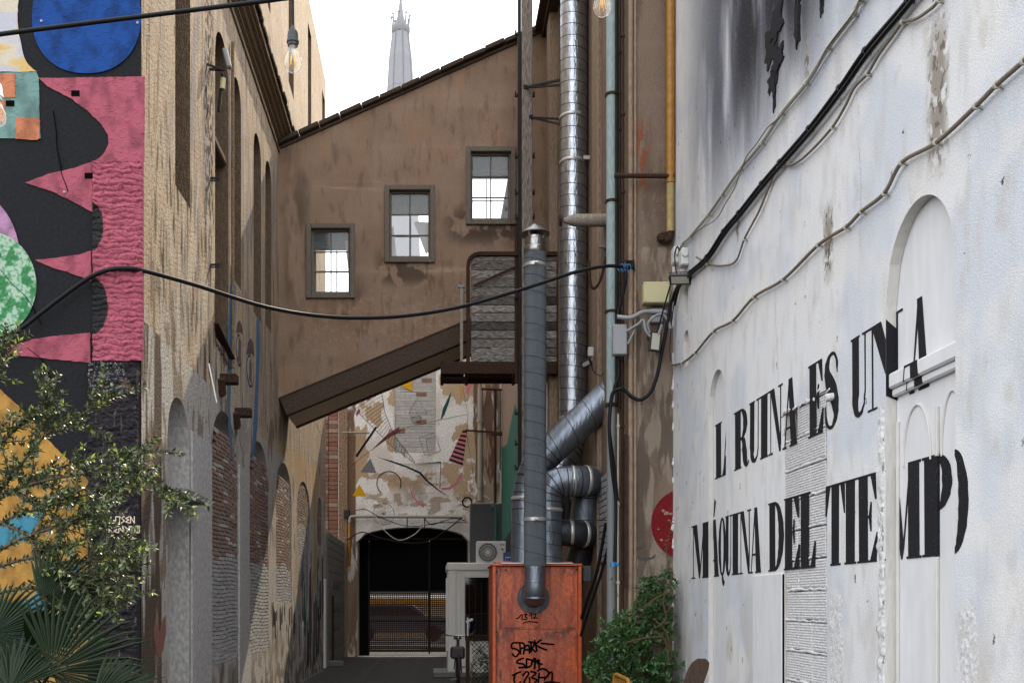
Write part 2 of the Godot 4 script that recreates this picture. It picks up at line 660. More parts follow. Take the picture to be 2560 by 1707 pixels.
	M.palm_leaf.metallic_specular = 0.3
	M.ivy_leaf = leaf(rgb(62, 98, 52), Color(0.14, 0.26, 0.06), 0.4)
	M.bark = mineral(rgb(110, 98, 84), mottle, grain, Vector3(8, 2, 8), 0.5)
	M.twig = mineral(rgb(96, 76, 56), mottle, grain, Vector3(8, 8, 8), 0.2)


func leaf(color: Color, through: Color, rough: float) -> StandardMaterial3D:
	var m := mat(color, rough)
	m.vertex_color_use_as_albedo = true
	m.backlight_enabled = true
	m.backlight = through
	return m

func brushed(color: Color, rough: float, metal: float) -> StandardMaterial3D:
	var m := mat(color, rough, metal)
	m.albedo_texture = tile(31, 0.012, Color(0.86, 0.86, 0.87), Color(1, 1, 1), 0.25, 0.75)
	m.uv1_triplanar = true
	m.uv1_world_triplanar = true
	m.uv1_scale = Vector3(2.0, 0.7, 2.0)
	m.heightmap_enabled = true
	m.heightmap_texture = M.lump
	m.heightmap_scale = 0.3
	return m

func painted_metal(color: Color, rough: float) -> StandardMaterial3D:
	var m := mat(color, rough)
	m.albedo_texture = M.mottle
	m.uv1_triplanar = true
	m.uv1_world_triplanar = true
	m.uv1_scale = Vector3(1.0, 0.6, 1.0)
	m.heightmap_enabled = true
	m.heightmap_texture = M.lump
	m.heightmap_scale = 0.1
	return m

# ---------------------------------------------------------------- pictures of whole walls: colour, stains and wear only
func left_picture() -> Image:
	# 15.9 m along the wall (9.1 to 25 m from the eye) by 14.7 m up
	var w := 1024
	var h := 896
	var im := canvas(w, h, rgb(194, 174, 150))
	var all := Rect2i(0, 0, w, h)
	stain(im, all, rgb(174, 148, 118), 101, 0.02, 0.40, 0.95, 0.5, 1.0, 0.0, 2.0)
	stain(im, all, rgb(150, 124, 96), 115, 0.32, 0.52, 0.95, 0.6, 1.0, 0.0, 2.0)
	stain(im, all, rgb(222, 204, 178), 116, 0.30, 0.56, 0.95, 0.6, 1.0, 0.0, 2.0)
	stain(im, all, rgb(208, 190, 164), 102, 0.06, 0.5, 0.95, 0.35, 1.0, 0.0, 2.0)
	stain(im, all, rgb(158, 130, 100), 114, 0.2, 0.50, 0.95, 0.4, 1.0, 0.0, 2.0)
	stain(im, Rect2i(0, 0, w, 480), rgb(158, 148, 140), 103, 0.05, 0.45, 0.95, 0.6, 3.0)
	stain(im, Rect2i(0, 230, w, 400), rgb(120, 98, 74), 104, 0.08, 0.62, 0.85, 0.75, 8.0)
	stain(im, Rect2i(0, 320, w, 320), rgb(150, 142, 140), 108, 0.05, 0.52, 0.72, 0.8, 8.0, 0.12)
	stain(im, Rect2i(158, 20, 40, 600), rgb(46, 37, 28), 105, 0.16, 0.46, 0.60, 0.9, 1.6, 0.25)
	stain(im, Rect2i(6, 500, 250, 210), rgb(72, 57, 42), 117, 0.10, 0.56, 0.70, 0.9, 6.0, 0.15)
	stain(im, Rect2i(6, 480, 300, 250), rgb(206, 192, 170), 118, 0.05, 0.56, 0.66, 0.8, 4.0, 0.15)
	stain(im, Rect2i(0, 560, w, 130), rgb(188, 184, 179), 106, 0.035, 0.62, 0.35, 1.0, 5.0, 0.0, 1.0, -0.8)
	stain(im, Rect2i(0, 640, w, 256), rgb(190, 186, 181), 107, 0.02, 0.05, 0.25, 0.96, 3.0)
	stain(im, Rect2i(0, 640, 44, 256), rgb(84, 70, 58), 112, 0.05, 0.3, 0.5, 0.9, 6.0)
	stain(im, Rect2i(0, 600, w, 296), rgb(124, 108, 92), 109, 0.04, 0.62, 0.72, 0.7, 3.0)
	stain(im, Rect2i(560, 600, 464, 200), rgb(190, 158, 116), 113, 0.02, 0.3, 0.5, 0.9, 6.0, 0.15)
	stain(im, Rect2i(0, 820, w, 76), rgb(92, 86, 80), 110, 0.03, 0.4, 0.6, 0.8, 1.0, 0.0, 1.0, -1.0)
	stain(im, all, rgb(76, 62, 48), 111, 0.2, 0.80, 0.88, 0.8, 5.0)
	return im

func bridge_picture() -> Image:
	# 4.9 m by 8.6 m
	var w := 540
	var h := 940
	var im := canvas(w, h, rgb(168, 144, 125))
	var all := Rect2i(0, 0, w, h)
	stain(im, all, rgb(148, 125, 107), 201, 0.008, 0.3, 0.8, 0.6)
	stain(im, all, rgb(170, 138, 114), 202, 0.010, 0.5, 0.7, 0.6, 2.0)
	stain(im, all, rgb(182, 154, 130), 203, 0.28, 0.55, 0.95, 0.6)
	stain(im, all, rgb(112, 90, 74), 212, 0.25, 0.6, 0.95, 0.6)
	stain(im, Rect2i(0, 640, w, 200), rgb(182, 160, 136), 204, 0.05, 0.6, 0.72, 0.6, 1.0, 0.2)
	stain(im, Rect2i(40, 385, 230, 40), rgb(190, 166, 142), 205, 0.05, 0.45, 0.62, 0.7, 1.0, 0.45, 6.0)
	stain(im, Rect2i(130, 600, 330, 34), rgb(190, 166, 142), 206, 0.05, 0.42, 0.6, 0.8, 1.0, 0.45, 6.0)
	stain(im, Rect2i(0, 250, 70, 560), rgb(112, 92, 76), 207, 0.02, 0.35, 0.6, 0.8, 5.0, 0.4)
	stain(im, Rect2i(300, 440, 240, 130), rgb(88, 74, 64), 208, 0.02, 0.38, 0.6, 0.9, 1.5, 0.35)
	stain(im, Rect2i(170, 560, 160, 110), rgb(92, 78, 66), 209, 0.03, 0.40, 0.6, 0.85, 2.0, 0.35)
	stain(im, Rect2i(80, 620, 120, 160), rgb(112, 94, 80), 210, 0.02, 0.35, 0.6, 0.6, 2.0, 0.4)
	stain(im, all, rgb(116, 96, 82), 211, 0.05, 0.55, 0.95, 0.5, 5.0)
	return im

func pier_picture() -> Image:
	var w := 192
	var h := 1024
	var im := canvas(w, h, rgb(154, 134, 118))
	var all := Rect2i(0, 0, w, h)
	stain(im, all, rgb(128, 111, 98), 221, 0.012, 0.4, 0.65, 0.8, 2.0)
	stain(im, all, rgb(186, 170, 152), 222, 0.12, 0.68, 0.92, 0.6)
	stain(im, Rect2i(0, 0, w, 330), rgb(116, 112, 106), 223, 0.02, 0.35, 0.6, 0.8, 1.0, 0.0, 1.0, 0.8)
	stain(im, Rect2i(0, 560, w, 464), rgb(172, 158, 142), 224, 0.018, 0.42, 0.6, 0.9, 1.5)
	stain(im, Rect2i(0, 600, w, 424), rgb(110, 98, 88), 225, 0.02, 0.56, 0.7, 0.8, 2.0)
	stain(im, Rect2i(0, 430, 60, 90), rgb(168, 96, 66), 226, 0.04, 0.45, 0.6, 0.8, 1.0, 0.3)
	return im

func white_picture() -> Image:
	# 9.4 m along (2.6 to 12 m from the eye) by 10 m up, 150 pixels to the metre
	var w := 1410
	var h := 1500
	var im := canvas(w, h, rgb(220, 220, 221))
	var all := Rect2i(0, 0, w, h)
	stain(im, all, rgb(198, 203, 213), 301, 0.004, 0.45, 0.7, 0.7)
	stain(im, all, rgb(222, 219, 215), 302, 0.007, 0.5, 0.8, 0.6)
	stain(im, all, rgb(196, 194, 192), 314, 0.03, 0.5, 0.95, 0.5, 3.0)
	# soot washed down from the top, at the far end
	stain(im, Rect2i(470, -120, 910, 850), rgb(92, 94, 102), 303, 0.008, 0.0, 0.55, 1.0, 4.0, 0.3)
	stain(im, Rect2i(700, -60, 390, 730), rgb(38, 37, 41), 304, 0.013, 0.20, 0.66, 0.95, 5.0, 0.25)
	stain(im, Rect2i(590, 0, 790, 740), rgb(176, 178, 184), 312, 0.30, 0.55, 0.95, 0.5, 1.5, 0.1)
	stain(im, Rect2i(590, 0, 790, 740), rgb(40, 40, 44), 313, 0.25, 0.70, 0.95, 0.6, 2.5, 0.1)
	stain(im, Rect2i(0, 1190, w, 310), rgb(182, 174, 164), 306, 0.013, 0.40, 0.7, 0.85, 2.0, 0.0, 1.0, -0.8)
	stain(im, Rect2i(0, 1380, w, 120), rgb(120, 112, 104), 315, 0.02, 0.40, 0.65, 0.8, 1.0, 0.0, 1.0, -1.2)
	stain(im, Rect2i(0, 750, w, 750), rgb(190, 184, 174), 308, 0.02, 0.70, 0.90, 0.4, 2.0)
	# chips and nicks, hair cracks, and two gouges down to the mortar
	var r := RandomNumberGenerator.new()
	r.seed = 77
	var dark := [Color8(88, 82, 78), Color8(140, 132, 122), Color8(172, 164, 152), Color8(60, 56, 54)]
	for k in 240:
		var x := r.randi_range(4, w - 12)
		var y := r.randi_range(420, h - 20)
		if k % 3 == 0:
			x = r.randi_range(1150, w - 14)
		var c: Color = dark[k % 4]
		var l := r.randi_range(2, 9)
		for j in l:
			im.fill_rect(Rect2i(x + r.randi_range(-1, 1), y + j, r.randi_range(1, 3), 1), c)
	for k in 9:
		var x := r.randf_range(20.0, w - 20.0)
		var y := r.randf_range(500.0, 1300.0)
		var lean := r.randf_range(-0.25, 0.25)
		for j in r.randi_range(60, 220):
			x += lean + r.randf_range(-0.8, 0.8)
			y += 1.0
			if r.randf() < 0.85 and x > 1 and x < w - 2 and y < h - 1:
				im.fill_rect(Rect2i(int(x), int(y), 1, 1), Color8(164, 160, 156))
	for q in [[447, 735, 46, 170], [690, 810, 34, 104], [760, 600, 20, 60], [1020, 700, 22, 50]]:
		stain(im, Rect2i(q[0], q[1], q[2], q[3]), rgb(150, 143, 132), 310 + q[0], 0.05, 0.25, 0.4, 1.0, 1.5, 0.35)
		stain(im, Rect2i(q[0], q[1], q[2], q[3]), rgb(112, 104, 94), 320 + q[0], 0.09, 0.62, 0.7, 1.0, 1.5, 0.3)
	return im

func gate_picture() -> Image:
	# 5.3 m by 10.4 m
	var w := 530
	var h := 1040
	var im := canvas(w, h, rgb(243, 239, 234))
	var all := Rect2i(0, 0, w, h)
	stain(im, all, rgb(216, 207, 198), 401, 0.008, 0.4, 0.65, 0.7)
	# plaster fallen off down to a sandy coat, with hard edges
	stain(im, Rect2i(40, 180, 260, 470), rgb(190, 164, 134), 402, 0.009, 0.55, 0.58, 1.0, 1.0, 0.06, 1.0, 0.0, 6)
	stain(im, Rect2i(320, 80, 210, 590), rgb(196, 170, 140), 403, 0.008, 0.49, 0.53, 1.0, 1.0, 0.06, 1.0, 0.0, 6)
	stain(im, Rect2i(400, 560, 110, 160), rgb(190, 166, 138), 404, 0.016, 0.5, 0.53, 1.0, 1.0, 0.1, 1.0, 0.0, 6)
	stain(im, Rect2i(60, 590, 320, 40), rgb(178, 150, 124), 405, 0.03, 0.52, 0.6, 0.8, 1.0, 0.2, 3.0, 0.0, 6)
	stain(im, Rect2i(0, 0, 60, 1040), rgb(118, 92, 74), 406, 0.014, 0.35, 0.5, 0.95, 3.0, 0.1)
	stain(im, Rect2i(420, 100, 110, 560), rgb(110, 84, 66), 407, 0.02, 0.52, 0.62, 0.85, 5.0, 0.1)
	stain(im, Rect2i(60, 640, 470, 60), rgb(150, 126, 104), 408, 0.03, 0.56, 0.66, 0.6, 1.0, 0.1, 2.0)
	stain(im, Rect2i(190, 600, 120, 90), rgb(150, 138, 126), 409, 0.02, 0.3, 0.6, 0.6, 1.0, 0.4)
	stain(im, Rect2i(0, 760, w, 280), rgb(146, 120, 100), 410, 0.016, 0.48, 0.58, 0.9, 2.5)
	stain(im, all, rgb(150, 134, 122), 411, 0.12, 0.78, 0.86, 0.6, 1.5)
	return im

func cabinet_picture() -> Image:
	var w := 256
	var h := 448
	var im := canvas(w, h, rgb(198, 92, 46))
	var all := Rect2i(0, 0, w, h)
	stain(im, all, rgb(172, 84, 56), 501, 0.012, 0.4, 0.7, 0.75, 4.0)
	stain(im, Rect2i(0, 190, w, 258), rgb(164, 86, 64), 502, 0.012, 0.35, 0.6, 0.6, 2.0)
	stain(im, all, rgb(150, 54, 22), 503, 0.03, 0.55, 0.75, 0.7, 7.0)
	stain(im, Rect2i(0, 176, w, 40), rgb(70, 44, 32), 504, 0.05, 0.5, 0.66, 0.9, 2.0, 0.0, 2.0, 0.8)
	stain(im, Rect2i(0, 0, 26, h), rgb(74, 44, 32), 505, 0.05, 0.52, 0.68, 0.8, 4.0)
	stain(im, Rect2i(0, 0, w, 30), rgb(82, 50, 38), 506, 0.06, 0.5, 0.7, 0.8, 1.0, 0.0, 1.0, 1.0)
	stain(im, all, rgb(56, 36, 30), 507, 0.14, 0.74, 0.79, 0.8)
	return im

# ---------------------------------------------------------------- ground
func build_ground() -> void:
	var s := Shape.new()
	# gently uneven asphalt, level by the walls
	var nz := noise(61, 0.25, 3)
	var nx := 40
	var nn := 90
	var at := func(i: int, j: int) -> Vector3:
		var x := -10.0 + 20.0 * i / nx
		var z := 10.0 - 90.0 * j / nn
		return Vector3(x, 0.02 * nz.get_noise_2d(x * 3.0, z * 3.0) - 0.01, z)
	for i in nx:
		for j in nn:
			s.quad(at.call(i, j), at.call(i + 1, j), at.call(i + 1, j + 1), at.call(i, j + 1), Vector3.UP)
	var far := [[-300, -10, -300, 200], [10, 300, -300, 200], [-10, 10, 10, 200], [-10, 10, -300, -80]]
	for f in far:
		s.quad(Vector3(f[0], -0.02, f[2]), Vector3(f[1], -0.02, f[2]), Vector3(f[1], -0.02, f[3]), Vector3(f[0], -0.02, f[3]), Vector3.UP)
	setting(s, "ground", M.asphalt)

# courses of thin bricks in an opening of the left wall, each brick a little out of line
func brick_courses(s: Shape, d0: float, d1: float, y0: float, y1: float, out: float, crown: Dictionary, wash: float) -> void:
	var course := 0.052
	var y := y0
	var row := 0
	while y < y1 - 0.02:
		var sag := 0.0
		var d := d0 - (0.14 if row % 2 else 0.0)
		while d < d1:
			var a := maxf(d, d0)
			var b := minf(d + 0.272, d1)
			d += 0.284
			if b - a < 0.03:
				continue
			if crown.size() and minf(head(crown, a + 0.02), head(crown, b - 0.02)) < y + course:
				continue
			var c := Color(0.26, 0.15, 0.11).lerp(Color(0.36, 0.24, 0.185), rng.randf())
			if rng.randf() < 0.22:
				c = Color(0.28, 0.235, 0.20)
			if rng.randf() < 0.05:
				c = Color(0.52, 0.48, 0.44)
			if y < wash + 0.06 * sin(a * 5.0):
				c = Color(0.40, 0.39, 0.38).lerp(Color(0.52, 0.50, 0.485), rng.randf())
			s.tint = c
			var o := out + rng.randf_range(-0.004, 0.004)
			var t := course - 0.009 - rng.randf() * 0.003
			var slip := 0.012 * sin((a + b) * 1.9 + y * 0.9)
			s.box(left((a + b) * 0.5, y + t * 0.5 + slip, o - 0.03), Vector3(0.06, t, b - a - 0.008), Basis(Vector3.RIGHT, rng.randf_range(-0.006, 0.006)))
		y += course
		row += 1
	s.tint = Color.WHITE

# a flat painted shape on a wall
func paint(parent: Node3D, called: String, pts: Array, origin: Vector3, ux: Vector3, toward: Vector3, material: Material, thick := 0.004, label := "") -> void:
	var s := Shape.new()
	s.plate(PackedVector2Array(pts), origin, ux, Vector3.UP, thick, toward)
	part(s, called, material, parent, label)

func build_left_building() -> void:
	var b := thing("plaster_building", "long weathered beige plaster building with arched windows lining the left of the alley", "building", Vector3(LEFT_X, 0, -17))
	var holes := [
		hole(10.3, 10.94, 5.93, 9.3, 0.0, 0.35),
		hole(12.2, 13.0, 4.86, 8.77, 0.4), hole(13.3, 13.87, 5.95, 8.74, 0.3), hole(14.85, 15.5, 5.95, 8.73, 0.32), hole(15.9, 16.5, 6.06, 8.77, 0.3),
		hole(10.0, 10.9, 0.0, 3.75, 0.45, 0.22),
		hole(12.0, 13.6, 0.85, 4.05, 0.62, 0.4), hole(14.5, 16.2, 0.85, 4.08, 0.62, 0.4), hole(17.0, 18.9, 1.6, 4.12, 0.62, 0.4), hole(19.7, 21.8, 1.9, 4.12, 0.62, 0.2), hole(23.1, 24.2, 1.9, 4.1, 0.5, 0.2),
		hole(15.75, 16.4, 11.3, 14.1), hole(18.5, 19.2, 11.3, 14.1), hole(21.4, 22.0, 11.3, 14.1), hole(24.2, 24.8, 11.3, 14.1),
	]
	var s := Shape.new()
	var r := Shape.new()
	wall(s, Vector3(LEFT_X, 0, 0), Vector3.FORWARD, Vector3.RIGHT, 9.1, 25.0, Vector2(0, 0), Vector2(14.7, 14.7), holes, 0.3, null, 1.0, true)
	for o in holes:
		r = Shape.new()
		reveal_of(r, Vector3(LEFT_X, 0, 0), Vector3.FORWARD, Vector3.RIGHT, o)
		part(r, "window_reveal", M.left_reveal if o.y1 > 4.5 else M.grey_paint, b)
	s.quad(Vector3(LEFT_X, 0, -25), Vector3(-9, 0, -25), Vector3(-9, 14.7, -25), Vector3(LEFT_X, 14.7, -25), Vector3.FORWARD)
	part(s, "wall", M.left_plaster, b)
	# roof
	s = Shape.new()
	s.box(Vector3(-5.85, 14.66, -17.0), Vector3(6.3, 0.1, 15.6))
	part(s, "roof", M.tile_edge, b)
	# closed backs of the openings
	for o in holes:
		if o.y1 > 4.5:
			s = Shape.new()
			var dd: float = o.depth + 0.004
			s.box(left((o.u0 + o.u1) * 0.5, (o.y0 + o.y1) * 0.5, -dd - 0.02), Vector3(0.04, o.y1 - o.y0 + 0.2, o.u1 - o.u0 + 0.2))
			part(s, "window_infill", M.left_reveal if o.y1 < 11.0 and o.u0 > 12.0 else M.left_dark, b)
	# the tall window by the corner: timber frame and bars
	s = Shape.new()
	for d in [10.36, 10.62, 10.9]:
		s.bar(left(d, 5.95, -0.3), left(d, 9.28, -0.3), 0.05, 0.06)
	for y in [6.3, 7.0, 7.7, 8.4, 9.1]:
		s.bar(left(10.3, y, -0.3), left(10.94, y, -0.3), 0.05, 0.05)
	part(s, "window_frame", M.dark_wood, b)
	# ledge inside the first arched window and the fallen shutter at its foot
	s = Shape.new()
	s.box(left(12.6, 7.35, -0.14), Vector3(0.24, 0.10, 0.8), Basis.IDENTITY, 0.02)
	part(s, "ledge", M.left_reveal, b)
	s = Shape.new()
	s.bar(left(12.16, 5.02, 0.0), left(13.05, 4.80, 0.03), 0.02, 0.10, 0.0, Vector3.RIGHT)
	for k in 6:
		s.bar(left(12.2 + k * 0.15, 5.05 - k * 0.03, -0.05), left(12.22 + k * 0.15, 4.75 - k * 0.02, 0.02), 0.02, 0.02)
	part(s, "broken_shutter", M.rust, b)
	# two cut-off iron brackets
	for p in [Vector2(12.55, 4.42), Vector2(13.5, 4.18)]:
		s = Shape.new()
		s.box(left(p.x, p.y, 0.09), Vector3(0.24, 0.12, 0.16), Basis.IDENTITY, 0.01)
		s.box(left(p.x - 0.1, p.y - 0.12, 0.02), Vector3(0.10, 0.22, 0.14), Basis(Vector3.RIGHT, 0.4), 0.01)
		part(s, "iron_bracket", M.rust, b)
	# string course and moulded cornice with a ragged tile edge
	s = Shape.new()
	s.box(left(13.2, 9.44, 0.012), Vector3(0.03, 0.035, 8.2), Basis.IDENTITY, 0.008)
	part(s, "string_course", M.cornice, b)
	s = Shape.new()
	var prof := [Vector2(0, 9.58), Vector2(0.05, 9.60), Vector2(0.05, 9.645), Vector2(0.10, 9.66), Vector2(0.12, 9.70), Vector2(0.17, 9.71), Vector2(0.17, 9.75), Vector2(0.22, 9.76), Vector2(0.22, 9.83), Vector2(0, 9.86)]
	for i in prof.size() - 1:
		var p: Vector2 = prof[i]
		var q: Vector2 = prof[i + 1]
		s.quad(left(9.1, p.y, p.x), left(17.35, p.y, p.x), left(17.35, q.y, q.x), left(9.1, q.y, q.x), Vector3(q.y - p.y, -(q.x - p.x), 0))
	part(s, "cornice", M.cornice, b)
	var d := 9.1
	s = Shape.new()
	while d < 17.3:
		var l := rng.randf_range(0.10, 0.22)
		s.box(left(d + l * 0.5, 9.885 + rng.randf_range(-0.01, 0.015), 0.13), Vector3(0.27 + rng.randf_range(-0.03, 0.03), 0.055, l - 0.012), Basis(Vector3.BACK, -0.12 + rng.randf_range(-0.03, 0.03)), 0.01)
		d += l
	part(s, "tile_edge", M.tile_edge, b, "", true)
	# walled-up door near the corner with its stone shelf
	s = Shape.new()
	s.box(left(10.45, 1.9, -0.24), Vector3(0.04, 3.9, 1.0))
	part(s, "door_infill", M.grey_paint, b)
	s = Shape.new()
	s.box(left(10.45, 2.72, -0.02), Vector3(0.44, 0.09, 1.02), Basis.IDENTITY, 0.015)
	part(s, "shelf", M.concrete, b)
	# brick infills
	for k in [6, 7, 8, 9, 10]:
		var o: Dictionary = holes[k]
		s = Shape.new()
		var top: float = [3.78, 3.80, 3.82, 4.1, 4.1][k - 6]
		brick_courses(s, o.u0, o.u1, o.y0, top, [0.0, 0.0, -0.01, -0.02, -0.02][k - 6], o, [2.2, 2.2, 2.25, 3.2, 3.0][k - 6])
		part(s, "brick_infill", M.brick, b, "", true)
		s = Shape.new()
		s.box(left((o.u0 + o.u1) * 0.5, (o.y0 + o.y1) * 0.5, -0.10 if k > 8 else -0.07), Vector3(0.04, o.y1 - o.y0 - (0.5 if k <= 8 else 0.0), o.u1 - o.u0))
		part(s, "mortar_bed", M.grey_paint, b)
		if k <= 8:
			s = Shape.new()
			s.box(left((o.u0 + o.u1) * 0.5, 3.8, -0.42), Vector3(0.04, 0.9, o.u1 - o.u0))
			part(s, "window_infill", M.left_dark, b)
	# plaster piers painted grey between the bricked-up doors, slightly proud
	for p in [Vector2(10.92, 11.98), Vector2(13.62, 14.45)]:
		s = Shape.new()
		s.box(left((p.x + p.y) * 0.5, 1.75, 0.008), Vector3(0.03, 3.5, p.y - p.x - 0.06), Basis.IDENTITY, 0.012)
		part(s, "pier_coat", M.grey_paint, b)
	# painted face with two long eyes, and blue bands
	var blue := mineral(rgb(86, 116, 146), M.mottle, M.lump, Vector3(3, 0.4, 3), 0.8)
	var mauve := mineral(rgb(104, 82, 80), M.mottle, M.lump, Vector3(3, 0.4, 3), 0.8)
	var pale := mineral(rgb(172, 164, 156), M.mottle, M.lump, Vector3(3, 0.4, 3), 0.8)
	var lines := mineral(rgb(66, 58, 58), M.mottle, M.lump, Vector3(3, 0.4, 3), 0.8)
	var fw := Vector3.FORWARD
	var o0 := Vector3(LEFT_X, 0, 0)
	paint(b, "blue_band", [Vector2(13.09, 5.75), Vector2(13.262, 5.92), Vector2(13.468, 5.869), Vector2(13.379, 5.256), Vector2(13.175, 4.567), Vector2(13.09, 4.176), Vector2(13.204, 3.823), Vector2(13.262, 3.485), Vector2(13.033, 3.737), Vector2(12.95, 4.346), Vector2(12.978, 5.147)], o0, fw, Vector3.RIGHT, blue)
	paint(b, "blue_band", [Vector2(15.076, 5.885), Vector2(15.304, 5.997), Vector2(15.382, 5.535), Vector2(15.228, 4.829), Vector2(15.151, 4.283), Vector2(14.891, 3.846), Vector2(14.674, 3.685), Vector2(14.854, 4.425), Vector2(15.039, 5.118)], o0, fw, Vector3.RIGHT, blue)
	var iris := mineral(rgb(112, 88, 84), M.mottle, M.grain, Vector3(3, 0.4, 3), 0.2)
	for eye in [[Vector2(13.727, 5.087), 0.235, 0.22], [Vector2(14.551, 4.991), 0.29, 0.235]]:
		for ring_ in [[1.0, lines, 0.004], [0.86, pale, 0.007]]:
			var pts: Array = []
			for k in 24:
				var an := TAU * k / 24.0
				pts.append(eye[0] + Vector2(cos(an) * eye[1] * ring_[0], signf(sin(an)) * pow(absf(sin(an)), 1.3) * eye[2] * ring_[0]))
			paint(b, "painted_eye", pts, o0, fw, Vector3.RIGHT, ring_[1], ring_[2])
		paint(b, "painted_iris", [eye[0] + Vector2(-0.11, -0.15), eye[0] + Vector2(0.08, -0.17), eye[0] + Vector2(0.10, 0.14), eye[0] + Vector2(-0.08, 0.17)], o0, fw, Vector3.RIGHT, iris, 0.010)
	paint(b, "painted_brow", [Vector2(13.498, 5.265), Vector2(13.589, 5.421), Vector2(13.743, 5.506), Vector2(13.9, 5.49), Vector2(13.997, 5.376), Vector2(13.837, 5.369), Vector2(13.65, 5.318)], o0, fw, Vector3.RIGHT, mauve)
	paint(b, "painted_brow", [Vector2(14.26, 5.154), Vector2(14.396, 5.377), Vector2(14.604, 5.489), Vector2(14.818, 5.455), Vector2(14.891, 5.292), Vector2(14.674, 5.277), Vector2(14.43, 5.215)], o0, fw, Vector3.RIGHT, mauve)
	paint(b, "painted_nose", [Vector2(14.029, 5.189), Vector2(14.127, 5.245), Vector2(14.193, 4.61), Vector2(14.26, 4.25), Vector2(14.328, 4.106), Vector2(14.127, 4.04), Vector2(13.964, 4.103), Vector2(14.029, 4.575)], o0, fw, Vector3.RIGHT, pale)
	paint(b, "painted_muzzle", [Vector2(13.743, 4.154), Vector2(13.932, 4.098), Vector2(14.127, 4.009), Vector2(14.361, 4.112), Vector2(14.464, 4.288), Vector2(14.534, 4.047), Vector2(14.294, 3.788), Vector2(13.964, 3.707), Vector2(13.743, 3.853)], o0, fw, Vector3.RIGHT, pale, 0.006)
	# graffiti strokes low on the far piers
	var dark := mineral(rgb(60, 56, 58), M.mottle, M.lump, Vector3(3, 0.4, 3), 0.8)
	var teal := mineral(rgb(52, 110, 108), M.mottle, M.lump, Vector3(3, 0.4, 3), 0.8)
	var plum := mineral(rgb(94, 64, 84), M.mottle, M.lump, Vector3(3, 0.4, 3), 0.8)
	var white := mineral(rgb(190, 188, 186), M.mottle, M.lump, Vector3(3, 0.4, 3), 0.8)
	for k in 26:
		var d0 := rng.randf_range(20.4, 24.6)
		var y0 := rng.randf_range(0.1, 1.5)
		var y1 := y0 + rng.randf_range(0.6, 1.7)
		var wide := rng.randf_range(0.04, 0.22)
		var lean := rng.randf_range(-0.15, 0.15)
		paint(b, "graffiti_stroke", [Vector2(d0, y0), Vector2(d0 + wide, y0 + 0.1), Vector2(d0 + wide * 0.8 + lean, y1), Vector2(d0 + lean, y1 - 0.12)], o0, fw, Vector3.RIGHT, [dark, dark, white, teal, plum][k % 5], 0.004 + k * 0.0006)
	for k in 22:
		var d0 := rng.randf_range(16.6, 20.2)
		var y0 := rng.randf_range(0.7, 1.4)
		var y1 := y0 + rng.randf_range(0.1, 0.45)
		paint(b, "graffiti_stroke", [Vector2(d0, y0), Vector2(d0 + 0.035, y0), Vector2(d0 + 0.03, y1), Vector2(d0 - 0.01, y1 - 0.04)], o0, fw, Vector3.RIGHT, dark, 0.004 + k * 0.0004)
	# painted tulip on the corner pier
	var rose := mineral(rgb(140, 98, 88), M.mottle, M.lump, Vector3(3, 0.6, 3), 0.8)
	paint(b, "painted_flower", [Vector2(9.499, 1.288), Vector2(9.559, 1.454), Vector2(9.635, 1.368), Vector2(9.728, 1.302), Vector2(9.807, 1.428), Vector2(9.919, 1.483), Vector2(9.935, 1.318), Vector2(9.839, 1.148), Vector2(9.712, 1.061), Vector2(9.589, 1.118)], o0, fw, Vector3.RIGHT, rose)
	# a metal lamp bracket by the first arch
	var lamp := thing("floodlight", "small grey floodlight on a bracket high beside the first tall arch", "floodlight", left(11.95, 8.1))
	s = Shape.new()
	s.box(left(12.0, 8.16, 0.19), Vector3(0.06, 0.24, 0.09), Basis(Vector3.BACK, 0.25), 0.015)
	part(s, "housing", M.box_grey, lamp)
	s = Shape.new()
	s.bar(left(11.9, 7.98, 0.0), left(11.95, 8.0, 0.17), 0.025, 0.025)
	s.bar(left(11.75, 7.96, 0.0), left(11.95, 8.0, 0.15), 0.02, 0.02)
	s.tube([left(12.05, 8.0, 0.12), left(12.05, 7.55, 0.08)], 0.02, 6)
	part(s, "arm", M.iron, lamp)
	s = Shape.new()
	s.tube([left(12.05, 7.95, 0.13), left(12.05, 7.82, 0.12)], 0.035, 8)
	part(s, "socket", M.box_beige, lamp)
	# iron pegs along the same edge
	for p in [Vector2(11.95, 6.70), Vector2(11.95, 5.66)]:
		s = Shape.new()
		s.bar(left(p.x, p.y, 0.0), left(p.x + 0.05, p.y + 0.02, 0.10), 0.03, 0.02)
		s.bar(left(p.x, p.y - 0.03, 0.0), left(p.x + 0.05, p.y - 0.01, 0.10), 0.015, 0.015)
		single(s, "iron_peg", M.iron, ["black iron peg in the plaster left of the first arch, half way up", "black iron peg in the plaster left of the first arch, just above the sagging cable"][0 if p.y > 6.0 else 1], "peg", "iron pegs on the beige wall")
	# pipe beside the arches
	s = Shape.new()
	s.tube([left(13.14, 9.0, 0.03), left(13.14, 5.9, 0.03), left(13.14, 4.7, 0.03)], 0.022, 8)
	single(s, "thin_pipe", M.cornice, "thin plaster-coloured pipe running down between the first two arches", "pipe")
	# a loose white cord hanging from a wire knot
	s = Shape.new()
	s.tube(curve([Vector3(-2.458, 4.245, -11), Vector3(-2.423, 4.114, -10.95), Vector3(-2.383, 3.959, -10.9), Vector3(-2.339, 3.782, -10.85)], 5), 0.008, 6)
	part(s, "loose_cord", M.white_metal, b)

